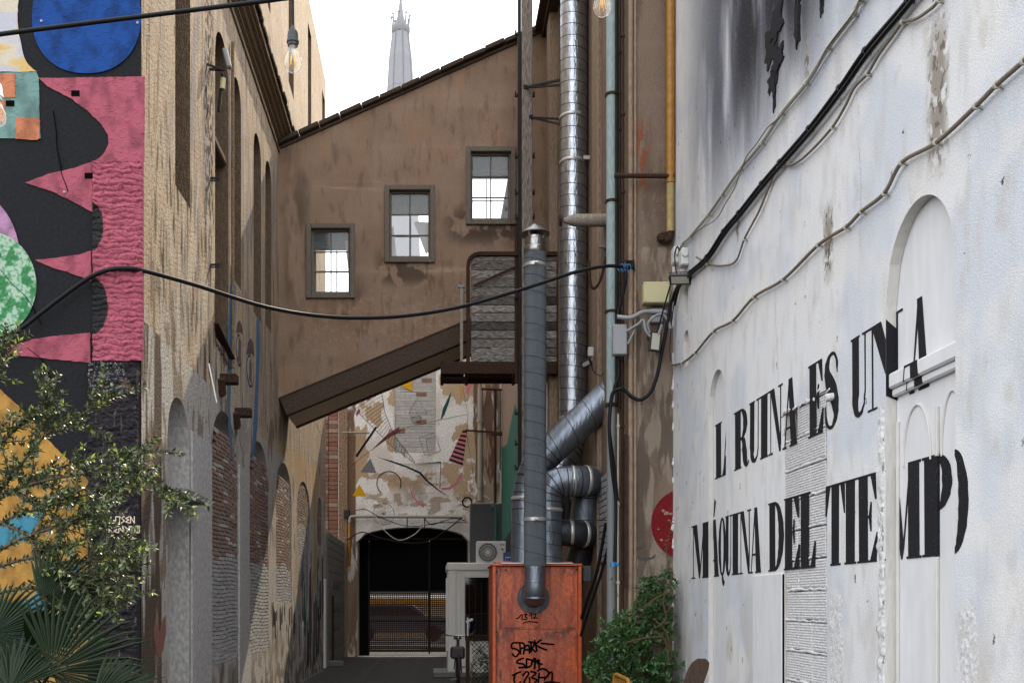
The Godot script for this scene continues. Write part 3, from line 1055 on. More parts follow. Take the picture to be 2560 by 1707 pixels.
# ---------------------------------------------------------------- painted wall at the near left
func build_mural_wall() -> void:
	var z := 9.1
	var b := thing("mural_wall", "wall at the left edge painted with black waves, pink, a blue disc and mustard", "wall", Vector3(-4.5, 0, -z))
	var s := Shape.new()
	s.box(Vector3(-6.0, 7.0, -z - 0.14), Vector3(6.696, 14.0, 0.27))
	part(s, "wall", M.black_paint, b)
	var o := Vector3(0, 0, -z + 0.0)
	var ux := Vector3.RIGHT
	var to := Vector3.BACK
	var coat := func(c: Color, h := 0.15) -> StandardMaterial3D: return worn(mineral(c, M.soft, M.ridges, Vector3(1.1, 1.5, 1.1), h * 2.0, 0.8))
	var pink: StandardMaterial3D = coat.call(rgb(160, 82, 97), 0.2)
	var blue: StandardMaterial3D = coat.call(rgb(22, 66, 132), 0.15)
	var teal: StandardMaterial3D = coat.call(rgb(108, 140, 134))
	var orange: StandardMaterial3D = coat.call(rgb(184, 116, 84))
	var mustard: StandardMaterial3D = coat.call(rgb(172, 130, 64), 0.1)
	var sand := over(mineral(Color.WHITE, M.soft, M.grain, Vector3(2.2, 2.2, 2.2), 0.15, 0.8), sand_picture())
	var green := over(mineral(Color.WHITE, M.soft, M.grain, Vector3(2.2, 2.2, 2.2), 0.15, 0.8), green_picture())
	var lilac: StandardMaterial3D = coat.call(rgb(168, 126, 158))
	var cyan: StandardMaterial3D = coat.call(rgb(64, 128, 150), 0.1)
	var ellipse := func(cx: float, cy: float, rx: float, ry: float) -> Array:
		var pts: Array = []
		for k in 48:
			var a := TAU * k / 48.0
			pts.append(Vector2(cx + rx * cos(a), cy + ry * sin(a)))
		return pts
	var c: Vector2 = Vector2(-3.151, 6.96)
	# the disc is slightly squared
	var disc: Array = []
	for k in 64:
		var a := TAU * k / 64.0
		disc.append(c + Vector2(0.498 * signf(cos(a)) * pow(absf(cos(a)), 0.9), 0.522 * signf(sin(a)) * pow(absf(sin(a)), 0.9)))
	paint(b, "painted_disc", disc, o, ux, to, blue, 0.008)
	paint(b, "painted_sky", rough_edge([Vector2(-5.61, 7.23), Vector2(-3.744, 7.23), Vector2(-3.776, 7.079), Vector2(-3.784, 6.952), Vector2(-3.768, 6.793), Vector2(-3.74, 6.653), Vector2(-3.708, 6.554), Vector2(-3.661, 6.494), Vector2(-3.605, 6.454), Vector2(-5.61, 6.45)]), o, ux, to, sand, 0.006)
	paint(b, "painted_square", rough_edge([Vector2(-5.61, 6.442), Vector2(-3.613, 6.45), Vector2(-3.589, 6.395), Vector2(-3.581, 6.037), Vector2(-3.573, 5.846), Vector2(-5.61, 5.838)]), o, ux, to, teal, 0.004)
	paint(b, "painted_square", rough_edge([Vector2(-4.178, 6.434), Vector2(-3.804, 6.434), Vector2(-3.8, 6.216), Vector2(-4.178, 6.208)]), o, ux, to, orange, 0.009)
	paint(b, "painted_square", rough_edge([Vector2(-3.796, 6.037), Vector2(-3.589, 6.029), Vector2(-3.577, 6.005), Vector2(-3.581, 5.846), Vector2(-3.601, 5.83), Vector2(-3.796, 5.838)]), o, ux, to, orange, 0.009)
	paint(b, "painted_square", rough_edge([Vector2(-4.178, 6.188), Vector2(-3.899, 6.188), Vector2(-3.899, 5.989), Vector2(-4.178, 5.989)]), o, ux, to, orange, 0.009)
	# pink ground with three black tongues
	paint(b, "pink_field", rough_edge([Vector2(-3.589, 6.395), Vector2(-2.618, 6.411), Vector2(-2.622, 5.631), Vector2(-3.096, 5.631), Vector2(-3.044, 5.655), Vector2(-2.984, 5.718), Vector2(-2.948, 5.798), Vector2(-2.956, 5.877), Vector2(-3.016, 5.977), Vector2(-3.143, 6.096), Vector2(-3.303, 6.216), Vector2(-3.502, 6.315)]), o, ux, to, pink, 0.006)
	paint(b, "pink_field", rough_edge([Vector2(-3.716, 5.44), Vector2(-3.502, 5.519), Vector2(-3.263, 5.575), Vector2(-3.104, 5.631), Vector2(-3.096, 5.631), Vector2(-3.096, 5.173), Vector2(-3.263, 5.261), Vector2(-3.462, 5.36)]), o, ux, to, pink, 0.006)
	paint(b, "pink_field", rough_edge([Vector2(-3.621, 4.735), Vector2(-3.422, 4.755), Vector2(-3.223, 4.783), Vector2(-3.108, 4.819), Vector2(-3.108, 4.544), Vector2(-3.263, 4.604), Vector2(-3.462, 4.664)]), o, ux, to, pink, 0.006)
	paint(b, "pink_field", rough_edge([Vector2(-4.178, 3.88), Vector2(-3.86, 3.94), Vector2(-3.621, 4.015), Vector2(-3.382, 4.047), Vector2(-3.116, 4.071), Vector2(-3.116, 3.796), Vector2(-3.462, 3.828), Vector2(-3.7, 3.856)]), o, ux, to, pink, 0.006)
	# hacked brick panel under the pink paint: real courses, uneven, one strip
	s = Shape.new()
	hacked_bricks(s, Vector2(-3.096, 5.627), Vector2(-2.63, 3.808), -z, false)
	part(s, "rough_brick_strip", M.brick, b, "pink and black painted strip of hacked brick courses", true)
	# blackened pilaster below it
	s = Shape.new()
	hacked_bricks(s, Vector2(-3.124, 3.784), Vector2(-2.66, 0.0), -z, true)
	part(s, "blackened_pilaster", M.brick, b, "", true)
	paint(b, "painted_disc", ellipse.call(Vector2(-4.059, 4.505).x, Vector2(-4.059, 4.505).y, 0.45, 0.49), o, ux, to, green, 0.010)
	paint(b, "painted_disc", ellipse.call(Vector2(-4.218, 4.724).x, Vector2(-4.218, 4.724).y, 0.46, 0.64), o, ux, to, lilac, 0.006)
	paint(b, "mustard_field", rough_edge([Vector2(-5.61, 3.649), Vector2(-3.939, 3.55), Vector2(-3.78, 3.41), Vector2(-3.641, 3.271), Vector2(-3.502, 3.092), Vector2(-3.303, 2.893), Vector2(-3.104, 2.694), Vector2(-3, 2.416), Vector2(-2.972, 2.097), Vector2(-2.972, 0.187), Vector2(-5.61, 0.187)]), o, ux, to, mustard, 0.006)
	paint(b, "cyan_shape", rough_edge([Vector2(-5.61, 1.819), Vector2(-3.7, 2.416), Vector2(-3.561, 2.535), Vector2(-3.521, 2.436), Vector2(-3.7, 2.177), Vector2(-5.61, 1.461)]), o, ux, to, cyan, 0.010)
	paint(b, "cyan_shape", rough_edge([Vector2(-5.61, 1.142), Vector2(-3.7, 1.62), Vector2(-3.342, 1.898), Vector2(-3.203, 1.978), Vector2(-3.231, 1.819), Vector2(-3.581, 1.421), Vector2(-3.86, 0.784), Vector2(-5.61, 0.386)]), o, ux, to, cyan, 0.010)
	# hair cracks run down through paint and plaster
	for c2 in [[Vector2(-3.454, 6.096), Vector2(-3.43, 5.917), Vector2(-3.422, 5.758), Vector2(-3.39, 5.607), Vector2(-3.374, 5.519), Vector2(-3.342, 5.42), Vector2(-3.318, 5.36)], [Vector2(-3.7, 3.928), Vector2(-3.561, 3.828), Vector2(-3.509, 3.729), Vector2(-3.47, 3.609), Vector2(-3.446, 3.49), Vector2(-3.43, 3.331)], [Vector2(-3.939, 4.644), Vector2(-3.82, 4.505), Vector2(-3.72, 4.405), Vector2(-3.661, 4.326), Vector2(-3.561, 4.147)]]:
		var up: Array = []
		var down: Array = []
		for p in c2:
			var wob := Vector2(rng.randf_range(-0.006, 0.006), rng.randf_range(-0.006, 0.006))
			up.append(p + wob)
			down.push_front(p + wob + Vector2(0.004 + rng.randf() * 0.004, 0.002))
		paint(b, "crack", up + down, o, ux, to, M.ink, 0.0115)
	# bolts and put-log holes
	s = Shape.new()
	for p in [Vector2(-3.251, 6.255), Vector2(-3.848, 6.164), Vector2(-3.128, 5.503)]:
		s.box(Vector3(p.x, p.y, -z + 0.006), Vector3(0.075, 0.05, 0.012))
	part(s, "putlog_hole", M.ink, b)
	s = Shape.new()
	for p in [Vector2(-2.682, 6.896), Vector2(-2.59, 6.888), Vector2(-2.586, 6.793), Vector2(-3.561, 6.912), Vector2(-3.35, 5.352)]:
		s.lathe([Vector2(0.012, 0), Vector2(0.012, 0.012), Vector2(0.0, 0.014)], Vector3(p.x, p.y, -z + 0.006), 8, Basis(Vector3.RIGHT, Vector3.BACK, Vector3.DOWN))
	part(s, "bolt", M.box_grey, b)
	# the signature painted on the black pilaster, in straight brush strokes
	var cream := mat(rgb(206, 190, 168), 0.9)
	var strokes := {
		"L": [[Vector2(0, 1), Vector2(0, 0), Vector2(0.6, 0)]],
		"O": [[Vector2(0, 0), Vector2(0, 1), Vector2(0.6, 1), Vector2(0.6, 0), Vector2(0, 0)]],
		"S": [[Vector2(0.6, 1), Vector2(0, 0.9), Vector2(0.6, 0.35), Vector2(0.1, 0)]],
		"E": [[Vector2(0.6, 1), Vector2(0, 0.75), Vector2(0.5, 0.5), Vector2(0, 0.2), Vector2(0.6, 0)]],
		"N": [[Vector2(0, 0), Vector2(0, 1), Vector2(0.6, 0), Vector2(0.6, 1)]],
		"R": [[Vector2(0, 0), Vector2(0, 1), Vector2(0.6, 0.8), Vector2(0, 0.5), Vector2(0.6, 0)]],
		"D": [[Vector2(0, 0), Vector2(0, 1), Vector2(0.6, 0.6), Vector2(0.5, 0), Vector2(0, 0)]],
		"I": [[Vector2(0.1, 0), Vector2(0.1, 1)]],
	}
	var sig := Shape.new()
	var lift := 0.0
	for line in [["LOSEN", Vector2(-2.896, 2.324)], ["RENDIDO", Vector2(-2.912, 2.238)]]:
		var x: float = line[1].x
		for ch in line[0]:
			for stroke in strokes[ch]:
				for i in stroke.size() - 1:
					var p: Vector2 = stroke[i] * 0.058
					var q: Vector2 = stroke[i + 1] * 0.058
					ribbon(sig, [Vector3(x + p.x, line[1].y + p.y, -z + 0.105), Vector3(x + q.x, line[1].y + q.y, -z + 0.105)], 0.009, Vector3.BACK, lift)
					lift += 0.0002
			x += 0.020 if ch == "I" else 0.0445
	for k in 3:
		var p: Vector2 = Vector2(-2.904, 2.194)
		p.x += k * 0.085
		ribbon(sig, [Vector3(p.x, p.y, -z + 0.105), Vector3(p.x + 0.02, p.y + 0.018, -z + 0.105), Vector3(p.x + 0.045, p.y - 0.004, -z + 0.105)], 0.009, Vector3.BACK, lift)
	part(sig, "painted_lettering", cream, b)

# faded and soiled all over, in patches of its own
func worn(m: StandardMaterial3D) -> StandardMaterial3D:
	m.detail_enabled = true
	m.detail_uv_layer = BaseMaterial3D.DETAIL_UV_2
	m.detail_blend_mode = BaseMaterial3D.BLEND_MODE_MUL
	m.detail_albedo = M.wear
	m.uv2_scale = Vector3(0.9, 0.6, 1.0)
	return m

# a painted edge is never ruled: split it and shift it by a few millimetres
func rough_edge(pts: Array) -> Array:
	var out: Array = []
	for i in pts.size():
		var a: Vector2 = pts[i]
		var b: Vector2 = pts[(i + 1) % pts.size()]
		var n := clampi(int(a.distance_to(b) / 0.03), 1, 40)
		for k in n:
			out.append(a.lerp(b, float(k) / n) + Vector2(rng.randf_range(-0.003, 0.003), rng.randf_range(-0.003, 0.003)))
	return out

func sand_picture() -> Image:
	var im := canvas(256, 256, rgb(196, 186, 166))
	stain(im, Rect2i(0, 0, 256, 256), rgb(202, 168, 104), 601, 0.012, 0.45, 0.65, 0.9, 1.0, 0.0, 2.0)
	stain(im, Rect2i(0, 0, 256, 256), rgb(178, 178, 190), 602, 0.012, 0.5, 0.7, 0.9, 1.0, 0.0, 2.0)
	return im

func green_picture() -> Image:
	var im := canvas(256, 256, rgb(160, 180, 162))
	stain(im, Rect2i(0, 0, 256, 256), rgb(48, 112, 66), 603, 0.02, 0.42, 0.62, 0.95)
	stain(im, Rect2i(0, 0, 256, 256), rgb(70, 140, 88), 604, 0.08, 0.5, 0.7, 0.7)
	return im

# brick courses hacked back and painted over, as one uneven skin
func hacked_bricks(s: Shape, a: Vector2, b: Vector2, z: float, black: bool) -> void:
	var nz := noise(71, 1.0, 5)
	var nx := 60
	var w := b.x - a.x
	var hgt := a.y - b.y
	var ny := int(hgt / 0.0075)
	var tongues := [[5.03, 0.22, -2.988], [4.306, 0.26, -2.948]]
	var pts: Array = []
	for j in ny + 1:
		var row: Array = []
		var y := a.y - hgt * j / ny
		for i in nx + 1:
			var x := a.x + w * i / nx
			var wob := 0.03 * nz.get_noise_2d(x * 6.0, y * 6.0)
			var c := fposmod((y + wob) / 0.052, 1.0)
			var row_no := floorf((y + wob) / 0.052)
			var e := fposmod((x + wob) / 0.27 + 0.5 * fposmod(row_no, 2.0) + 0.13 * sin(row_no * 5.0), 1.0)
			var joint := smoothstep(0.0, 0.22, minf(c, 1.0 - c)) * smoothstep(0.0, 0.05, minf(e, 1.0 - e)) + 0.25 * sin(row_no * 12.9 + floorf((x + wob) / 0.27 + 0.5 * fposmod(row_no, 2.0) + 0.13 * sin(row_no * 5.0)) * 7.3)
			var rough := 0.020 * nz.get_noise_3d(x * 6.0, y * 9.0, 3.0) + 0.010 * nz.get_noise_3d(x * 20.0, y * 30.0, 7.0)
			var wear := clampf(0.5 + 1.4 * nz.get_noise_3d(x * 2.5, y * 2.0, 11.0), 0.0, 1.0)
			var out := 0.018 + rough + 0.020 * joint * (1.0 - 0.45 * wear)
			if black:
				out = 0.06 + rough * 1.6 + 0.01 * joint
			if i == 0 or i == nx:
				out = -0.01
			row.append(Vector3(x, y, z + out))
		pts.append(row)
	for j in ny + 1:
		for i in nx + 1:
			var p: Vector3 = pts[j][i]
			var l: Vector3 = pts[j][maxi(i - 1, 0)]
			var r: Vector3 = pts[j][mini(i + 1, nx)]
			var u: Vector3 = pts[maxi(j - 1, 0)][i]
			var d: Vector3 = pts[mini(j + 1, ny)][i]
			var nn := (r - l).cross(u - d).normalized()
			var c := Color(0.46, 0.105, 0.155)
			if black:
				c = Color(0.016, 0.015, 0.016)
				if nz.get_noise_3d(p.x * 5.0, p.y * 4.0, 21.0) > 0.28 and p.x > a.x + w * 0.55 and p.y > a.y - 0.5:
					c = Color(0.12, 0.085, 0.062)
				if p.y > a.y - 0.22 and p.x < a.x + w * 0.72 and nz.get_noise_3d(p.x * 70.0, p.y * 70.0, 5.0) > 0.30:
					c = Color(0.35, 0.36, 0.38)
				if nz.get_noise_3d(p.x * 30.0, p.y * 4.0, 33.0) > 0.42:
					c = Color(0.11, 0.09, 0.075)
			else:
				for t in tongues:
					var q: float = (p.y - t[0]) / t[1]
					if absf(q) < 1.0 and p.x < a.x + (t[2] - a.x) * sqrt(1.0 - q * q):
						c = Color(0.017, 0.016, 0.018)
				if nz.get_noise_3d(p.x * 8.0, p.y * 12.0, 15.0) > 0.4:
					c = c * 0.8
			s.tint = c
			s.add(p, nn, Vector2(p.x, p.y), Vector2(p.x, p.y))
	var base := s.v.size() - (ny + 1) * (nx + 1)
	for j in ny:
		for i in nx:
			var k := base + j * (nx + 1) + i
			s.face(k, k + 1, k + nx + 2)
			s.face(k, k + nx + 2, k + nx + 1)
	s.tint = Color.WHITE

# ---------------------------------------------------------------- the sloping bridge between the buildings
func build_bridge() -> void:
	var z := 17.3
	var deep := 1.3
	var b := thing("covered_bridge", "brown rendered covered bridge climbing across the alley with three small windows", "bridge", Vector3(-0.3, 4.9, -z))
	var x0 := LEFT_X
	var x1 := 2.09
	# heights along the span
	var low := Vector2(5.17, 7.13)
	var high := Vector2(9.52, 11.63)
	var wins := [Vector2(-2.171, 6.888), Vector2(-1.324, 8.189), Vector2(-0.809, 7.508), Vector2(0.068, 8.854), Vector2(0.605, 8.166), Vector2(1.475, 9.52)]
	var holes: Array = []
	for k in 3:
		var p: Vector2 = wins[k * 2]
		var q: Vector2 = wins[k * 2 + 1]
		holes.append(hole(p.x - x0, q.x - x0, p.y, q.y, 0.0, 0.16))
	var tall: Array = holes.map(func(o): return hole(maxf(o.u0 - 0.1, 0.02), o.u1 + 0.08, o.y0 - 0.05, o.y1 + 0.10, 0.0, 0.16))
	var s := Shape.new()
	wall(s, Vector3(x0, 0, -z), Vector3.RIGHT, Vector3.BACK, 0.0, x1 - x0, low, high, holes, 0.16)
	part(s, "front_wall", M.bridge, b)
	s = Shape.new()
	wall(s, Vector3(x0, 0, -z - 0.16), Vector3.RIGHT, Vector3.FORWARD, 0.0, x1 - x0, low, high, holes, 0.0)
	part(s, "wall_lining", M.left_dark, b)
	# back wall with windows of its own, set one stair higher to the eye
	s = Shape.new()
	wall(s, Vector3(x0, 0, -z - deep + 0.16), Vector3.RIGHT, Vector3.BACK, 0.0, x1 - x0, low, high, tall, 0.16)
	wall(s, Vector3(x0, 0, -z - deep), Vector3.RIGHT, Vector3.FORWARD, 0.0, x1 - x0, low, high, tall, 0.0)
	part(s, "back_wall", M.left_dark, b)
	# floor slab, edge beams and soffit
	var dir := Vector3(x1 - x0, low.y - low.x, 0).normalized()
	var up := Vector3(-dir.y, dir.x, 0)
	var mid := Vector3((x0 + x1) * 0.5, (low.x + low.y) * 0.5, -z)
	var span := Vector2(x1 - x0, low.y - low.x).length() - 0.02
	s = Shape.new()
	s.box(mid + up * -0.17 + Vector3(0, 0, -0.06), Vector3(span, 0.34, 0.14), Basis(dir, up, Vector3.BACK), 0.006)
	s.box(mid + up * -0.012 + Vector3(0, 0, 0.0), Vector3(span, 0.026, 0.05), Basis(dir, up, Vector3.BACK), 0.004)
	part(s, "edge_beam", M.beam, b)
	s = Shape.new()
	s.box(mid + up * -0.17 + Vector3(0, 0, -deep + 0.06), Vector3(span, 0.34, 0.14), Basis(dir, up, Vector3.BACK), 0.006)
	part(s, "edge_beam", M.beam, b)
	s = Shape.new()
	s.box(mid + up * -0.28 + Vector3(0, 0, -deep * 0.5), Vector3(span, 0.08, deep - 0.27), Basis(dir, up, Vector3.BACK), 0.0)
	part(s, "soffit", M.soffit, b)
	s = Shape.new()
	for t in [0.22, 0.58, 0.86]:
		s.bar(mid + dir * (span * (t - 0.5)) + up * -0.30, mid + dir * (span * (t - 0.5)) + up * -0.38, 0.02, 0.02)
	part(s, "hook", M.iron, b)
	# roof: slab of dark tiles with an uneven edge
	dir = Vector3(x1 - x0, high.y - high.x, 0).normalized()
	up = Vector3(-dir.y, dir.x, 0)
	mid = Vector3((x0 + x1) * 0.5, (high.x + high.y) * 0.5, -z)
	span = Vector2(x1 - x0, high.y - high.x).length()
	var t := 0.0
	while t < span - 0.05:
		var l := minf(rng.randf_range(0.34, 0.44), span - t)
		s = Shape.new()
		s.box(mid + dir * (t + l * 0.5 - span * 0.5) + up * (0.045 + rng.randf_range(-0.012, 0.012)) + Vector3(0, 0, -deep * 0.5 + rng.randf_range(-0.01, 0.02)), Vector3(l - 0.012, 0.075, deep + 0.24), Basis(dir, up, Vector3.BACK).rotated(Vector3.BACK, rng.randf_range(-0.02, 0.02)), 0.012)
		part(s, "roof_tile", M.tile_edge, b)
		t += l
	s = Shape.new()
	s.box(mid + up * -0.02 + Vector3(0, 0, 0.012), Vector3(span - 0.05, 0.05, 0.06), Basis(dir, up, Vector3.BACK), 0.01)
	part(s, "eave_board", M.beam, b)
	# windows
	for k in 3:
		var p: Vector2 = wins[k * 2]
		var q: Vector2 = wins[k * 2 + 1]
		bridge_window(b, p, q, z, k)
		bridge_window(b, p + Vector2(-0.09, -0.05), q + Vector2(0.07, 0.10), z + deep - 0.16, 3 + k)
	# paper sheets and a curtain behind the panes
	s = Shape.new()
	s.plate(PackedVector2Array([Vector2(-0.726, 8.204), Vector2(-0.666, 8.249), Vector2(-0.605, 7.689), Vector2(-0.719, 7.689)]), Vector3(0, 0, -z - 0.26), Vector3.RIGHT, Vector3.UP, 0.003, Vector3.BACK)
	s.plate(PackedVector2Array([Vector2(-0.303, 8.317), Vector2(-0.257, 8.332), Vector2(-0.038, 8.317), Vector2(-0.038, 7.803), Vector2(-0.091, 7.75)]), Vector3(0, 0, -z - 0.27), Vector3.RIGHT, Vector3.UP, 0.003, Vector3.BACK)
	part(s, "paper_sheet", M.paper, b)
	s = Shape.new()
	s.plate(PackedVector2Array([Vector2(-1.52, 7.992), Vector2(-1.392, 7.992), Vector2(-1.392, 7.236), Vector2(-1.437, 7.236)]), Vector3(0, 0, -z - 0.26), Vector3.RIGHT, Vector3.UP, 0.004, Vector3.BACK)
	part(s, "curtain", M.paper, b)

func bridge_window(b: Node3D, p: Vector2, q: Vector2, z: float, k: int) -> void:
	var f := 0.085
	var out := 0.03 if k < 3 else 0.0
	var s := Shape.new()
	# outer casing, mitred look from four boards
	s.box(Vector3(p.x + f * 0.5, (p.y + q.y) * 0.5, -z - 0.05 + out), Vector3(f, q.y - p.y - 0.004, 0.14), Basis.IDENTITY, 0.008)
	s.box(Vector3(q.x - f * 0.5, (p.y + q.y) * 0.5, -z - 0.05 + out), Vector3(f, q.y - p.y - 0.004, 0.14), Basis.IDENTITY, 0.008)
	s.box(Vector3((p.x + q.x) * 0.5, q.y - f * 0.5 - 0.002, -z - 0.05 + out), Vector3(q.x - p.x - 2 * f - 0.002, f, 0.135), Basis.IDENTITY, 0.008)
	s.box(Vector3((p.x + q.x) * 0.5, p.y + f * 0.5 + 0.002, -z - 0.05 + out), Vector3(q.x - p.x - 2 * f - 0.002, f, 0.135), Basis.IDENTITY, 0.008)
	var frame := part(s, "window_frame", M.grey_wood, b)
	# sash
	var a := Vector2(p.x + f, p.y + f)
	var c := Vector2(q.x - f, q.y - f)
	var zz := -z - 0.10 + out
	s = Shape.new()
	var g := 0.035
	s.box(Vector3(a.x + g * 0.5, (a.y + c.y) * 0.5, zz), Vector3(g, c.y - a.y - 0.002, 0.05), Basis.IDENTITY, 0.004)
	s.box(Vector3(c.x - g * 0.5, (a.y + c.y) * 0.5, zz), Vector3(g, c.y - a.y - 0.002, 0.05), Basis.IDENTITY, 0.004)
	s.box(Vector3((a.x + c.x) * 0.5, c.y - g * 0.5, zz), Vector3(c.x - a.x - 2 * g - 0.002, g, 0.046), Basis.IDENTITY, 0.004)
	s.box(Vector3((a.x + c.x) * 0.5, a.y + g * 0.8, zz), Vector3(c.x - a.x - 2 * g - 0.002, g * 1.6, 0.046), Basis.IDENTITY, 0.004)
	part(s, "sash", M.grey_wood, frame)
	s = Shape.new()
	var m := 0.022
	s.box(Vector3((a.x + c.x) * 0.5, (a.y + c.y) * 0.5, zz), Vector3(m, c.y - a.y - 2 * g, 0.03), Basis.IDENTITY, 0.004)
	for j in [1, 2]:
		for h in [0, 1]:
			var xa: float = a.x + g if h == 0 else (a.x + c.x) * 0.5 + m * 0.5
			var xb: float = (a.x + c.x) * 0.5 - m * 0.5 if h == 0 else c.x - g
			s.box(Vector3((xa + xb) * 0.5, lerpf(a.y + g * 1.6, c.y - g, j / 3.0), zz), Vector3(xb - xa, m, 0.028), Basis.IDENTITY, 0.004)
	part(s, "glazing_bar", M.grey_wood, frame)
	if k < 3:
		for j in 3:
			for h in 2:
				s = Shape.new()
				var x0 := lerpf(a.x + g, c.x - g, h / 2.0)
				var x1 := lerpf(a.x + g, c.x - g, (h + 1) / 2.0)
				var y0 := lerpf(a.y + g * 1.6, c.y - g, j / 3.0)
				var y1 := lerpf(a.y + g * 1.6, c.y - g, (j + 1) / 3.0)
				s.quad(Vector3(x0, y0, zz - 0.004), Vector3(x1, y0, zz - 0.004), Vector3(x1, y1, zz - 0.004), Vector3(x0, y1, zz - 0.004), Vector3.BACK)
				part(s, "pane", M.glass, frame)

# ---------------------------------------------------------------- plank balcony on its tall post
func build_balcony() -> void:
	var z0 := 16.38
	var b := thing("plank_balcony", "rusty iron balcony under the bridge windows, fronted with grey weathered planks", "balcony", Vector3(1.1, 5.4, -16.8))
	var xl: float = 0.609
	var xr := 2.07
	var y0: float = 5.518
	var y1: float = 7.344
	# planks, each on its own; the tall post stands before them
	var y := y0 + 0.02
	var k := 0
	while y < y1 - 0.06:
		var hgt := rng.randf_range(0.115, 0.155)
		hgt = minf(hgt, y1 - 0.03 - y)
		for side in [[xl + 0.05, 1.40], [1.63, xr]]:
			var s := Shape.new()
			var c := 0.24 + rng.randf() * 0.34
			if k == 7 or k == 4:
				c *= 0.45
			s.tint = Color(c * 0.92, c * 0.86, c * 0.80)
			var warp := rng.randf_range(-0.004, 0.004)
			s.box(Vector3((side[0] + side[1]) * 0.5, y + hgt * 0.5, -z0 - 0.03 + rng.randf_range(-0.006, 0.006)), Vector3(side[1] - side[0], hgt - 0.012, 0.03), Basis(Vector3.BACK, warp), 0.006)
			part(s, "plank", M.old_wood, b)
		y += hgt
		k += 1
	# iron frame with rounded upper corner
	var s := Shape.new()
	var line := rounded([Vector3(xl, y0 - 0.05, -z0), Vector3(xl, y1, -z0), Vector3(xr, y1, -z0)], 0.22, 6)
	for i in line.size() - 1:
		s.bar(line[i], line[i + 1] + (line[i + 1] - line[i]).normalized() * 0.01, 0.06, 0.07, 0.0, Vector3.BACK)
	part(s, "rail_frame", M.rust, b)
	s = Shape.new()
	s.bar(Vector3(1.42, y0 - 0.3, -z0 + 0.02), Vector3(1.42, y1 + 0.45, -z0 + 0.02), 0.05, 0.09)
	part(s, "upright", M.rust, b)
	s = Shape.new()
	s.bar(Vector3(0.7, 6.809, -16.34), Vector3(1.522, 7.18, -16.34), 0.035, 0.03)
	part(s, "diagonal_bar", M.rust, b)
	# platform: edge channels, cross bars and the boards of its underside
	var pl: float = 0.158
	s = Shape.new()
	s.bar(Vector3(pl, 5.47, -z0), Vector3(xr, 5.47, -z0), 0.20, 0.05, 0.004, Vector3.BACK)
	s.bar(Vector3(pl, 5.47, -17.28), Vector3(xr, 5.47, -17.28), 0.12, 0.05, 0.004, Vector3.BACK)
	for x in [pl + 0.03, xl, 1.42, xr - 0.04]:
		s.bar(Vector3(x, 5.46, -z0 - 0.03), Vector3(x, 5.46, -17.25), 0.05, 0.18, 0.004)
	part(s, "floor_frame", M.rust, b)
	var zz := z0 + 0.09
	while zz < 17.2:
		for seg in [[xl + 0.04, 1.38], [1.46, xr - 0.08]]:
			s = Shape.new()
			s.tint = Color(0.20, 0.105, 0.055).lerp(Color(0.13, 0.07, 0.045), rng.randf())
			s.box(Vector3((seg[0] + seg[1]) * 0.5, 5.50, -zz - 0.06), Vector3(seg[1] - seg[0], 0.03, 0.11), Basis.IDENTITY, 0.004)
			part(s, "floor_board", M.old_wood, b)
		zz += 0.135
	s = Shape.new()
	s.box(Vector3((pl + xl) * 0.5, 5.52, -16.82), Vector3(xl - pl - 0.1, 0.02, 0.8))
	part(s, "floor_plate", M.iron, b)
	# slim white rail post at the open end
	s = Shape.new()
	var pa: Vector3 = Vector3(0.505, 5.546, -16.5)
	var pb: Vector3 = Vector3(0.505, 6.816, -16.5)
	s.bar(pa, pb, 0.055, 0.05, 0.006)
	part(s, "rail_post", M.pale_lag, b)
	s = Shape.new()
	s.bar(pb + Vector3(-0.06, 0.03, 0), pb + Vector3(0.05, 0.03, 0), 0.06, 0.05, 0.004)
	part(s, "rail_cap", M.grey_pipe, b)
	s = Shape.new()
	s.bar(pb + Vector3(0.02, -0.06, 0), Vector3(xl, pb.y - 0.06, -z0 - 0.05), 0.03, 0.03)
	part(s, "rail_brace", M.grey_pipe, b)

	# the tall post
	var p := thing("timber_post", "tall grey timber post with a black iron channel, rising from the alley past the balcony", "post", Vector3(1.53, 0, -16.28))
	s = Shape.new()
	s.box(Vector3(1.565, 6.2, -16.26), Vector3(0.17, 12.4, 0.16), Basis.IDENTITY, 0.012)
	part(s, "timber", M.post_wood, p)
	s = Shape.new()
	s.box(Vector3(1.445, 6.2, -16.29), Vector3(0.05, 12.4, 0.10), Basis.IDENTITY, 0.006)
	part(s, "iron_channel", M.iron, p)
	for y2 in [10.9, 9.9, 8.9, 8.3, 7.9, 7.3, 6.6, 4.7, 4.2, 3.8, 3.2, 2.6]:
		for x in [1.40, 1.665]:
			s = Shape.new()
			s.box(Vector3(x, y2, -16.28), Vector3(0.05, 0.045, 0.05), Basis(Vector3.BACK, 0.3), 0.008)
			s.box(Vector3(x + (0.02 if x > 1.5 else -0.02), y2 + 0.02, -16.28), Vector3(0.022, 0.09, 0.05), Basis.IDENTITY, 0.006)
			part(s, "rung_stub", M.rust, p)
	# two pairs of struts to the tall duct
	for q in [[Vector3(1.537, 9.987, -16.2), Vector3(2.007, 9.694, -15.4), Vector3(2.007, 9.613, -15.4)], [Vector3(1.629, 9.498, -16.2), Vector3(2.007, 9.088, -15.4), Vector3(2.007, 9, -15.4)]]:
		s = Shape.new()
		s.bar(q[0], q[1], 0.035, 0.03)
		s.bar(q[0], q[2], 0.03, 0.03)
		s.box(q[0], Vector3(0.07, 0.075, 0.06), Basis.IDENTITY, 0.008)
		part(s, "strut", M.iron, p)

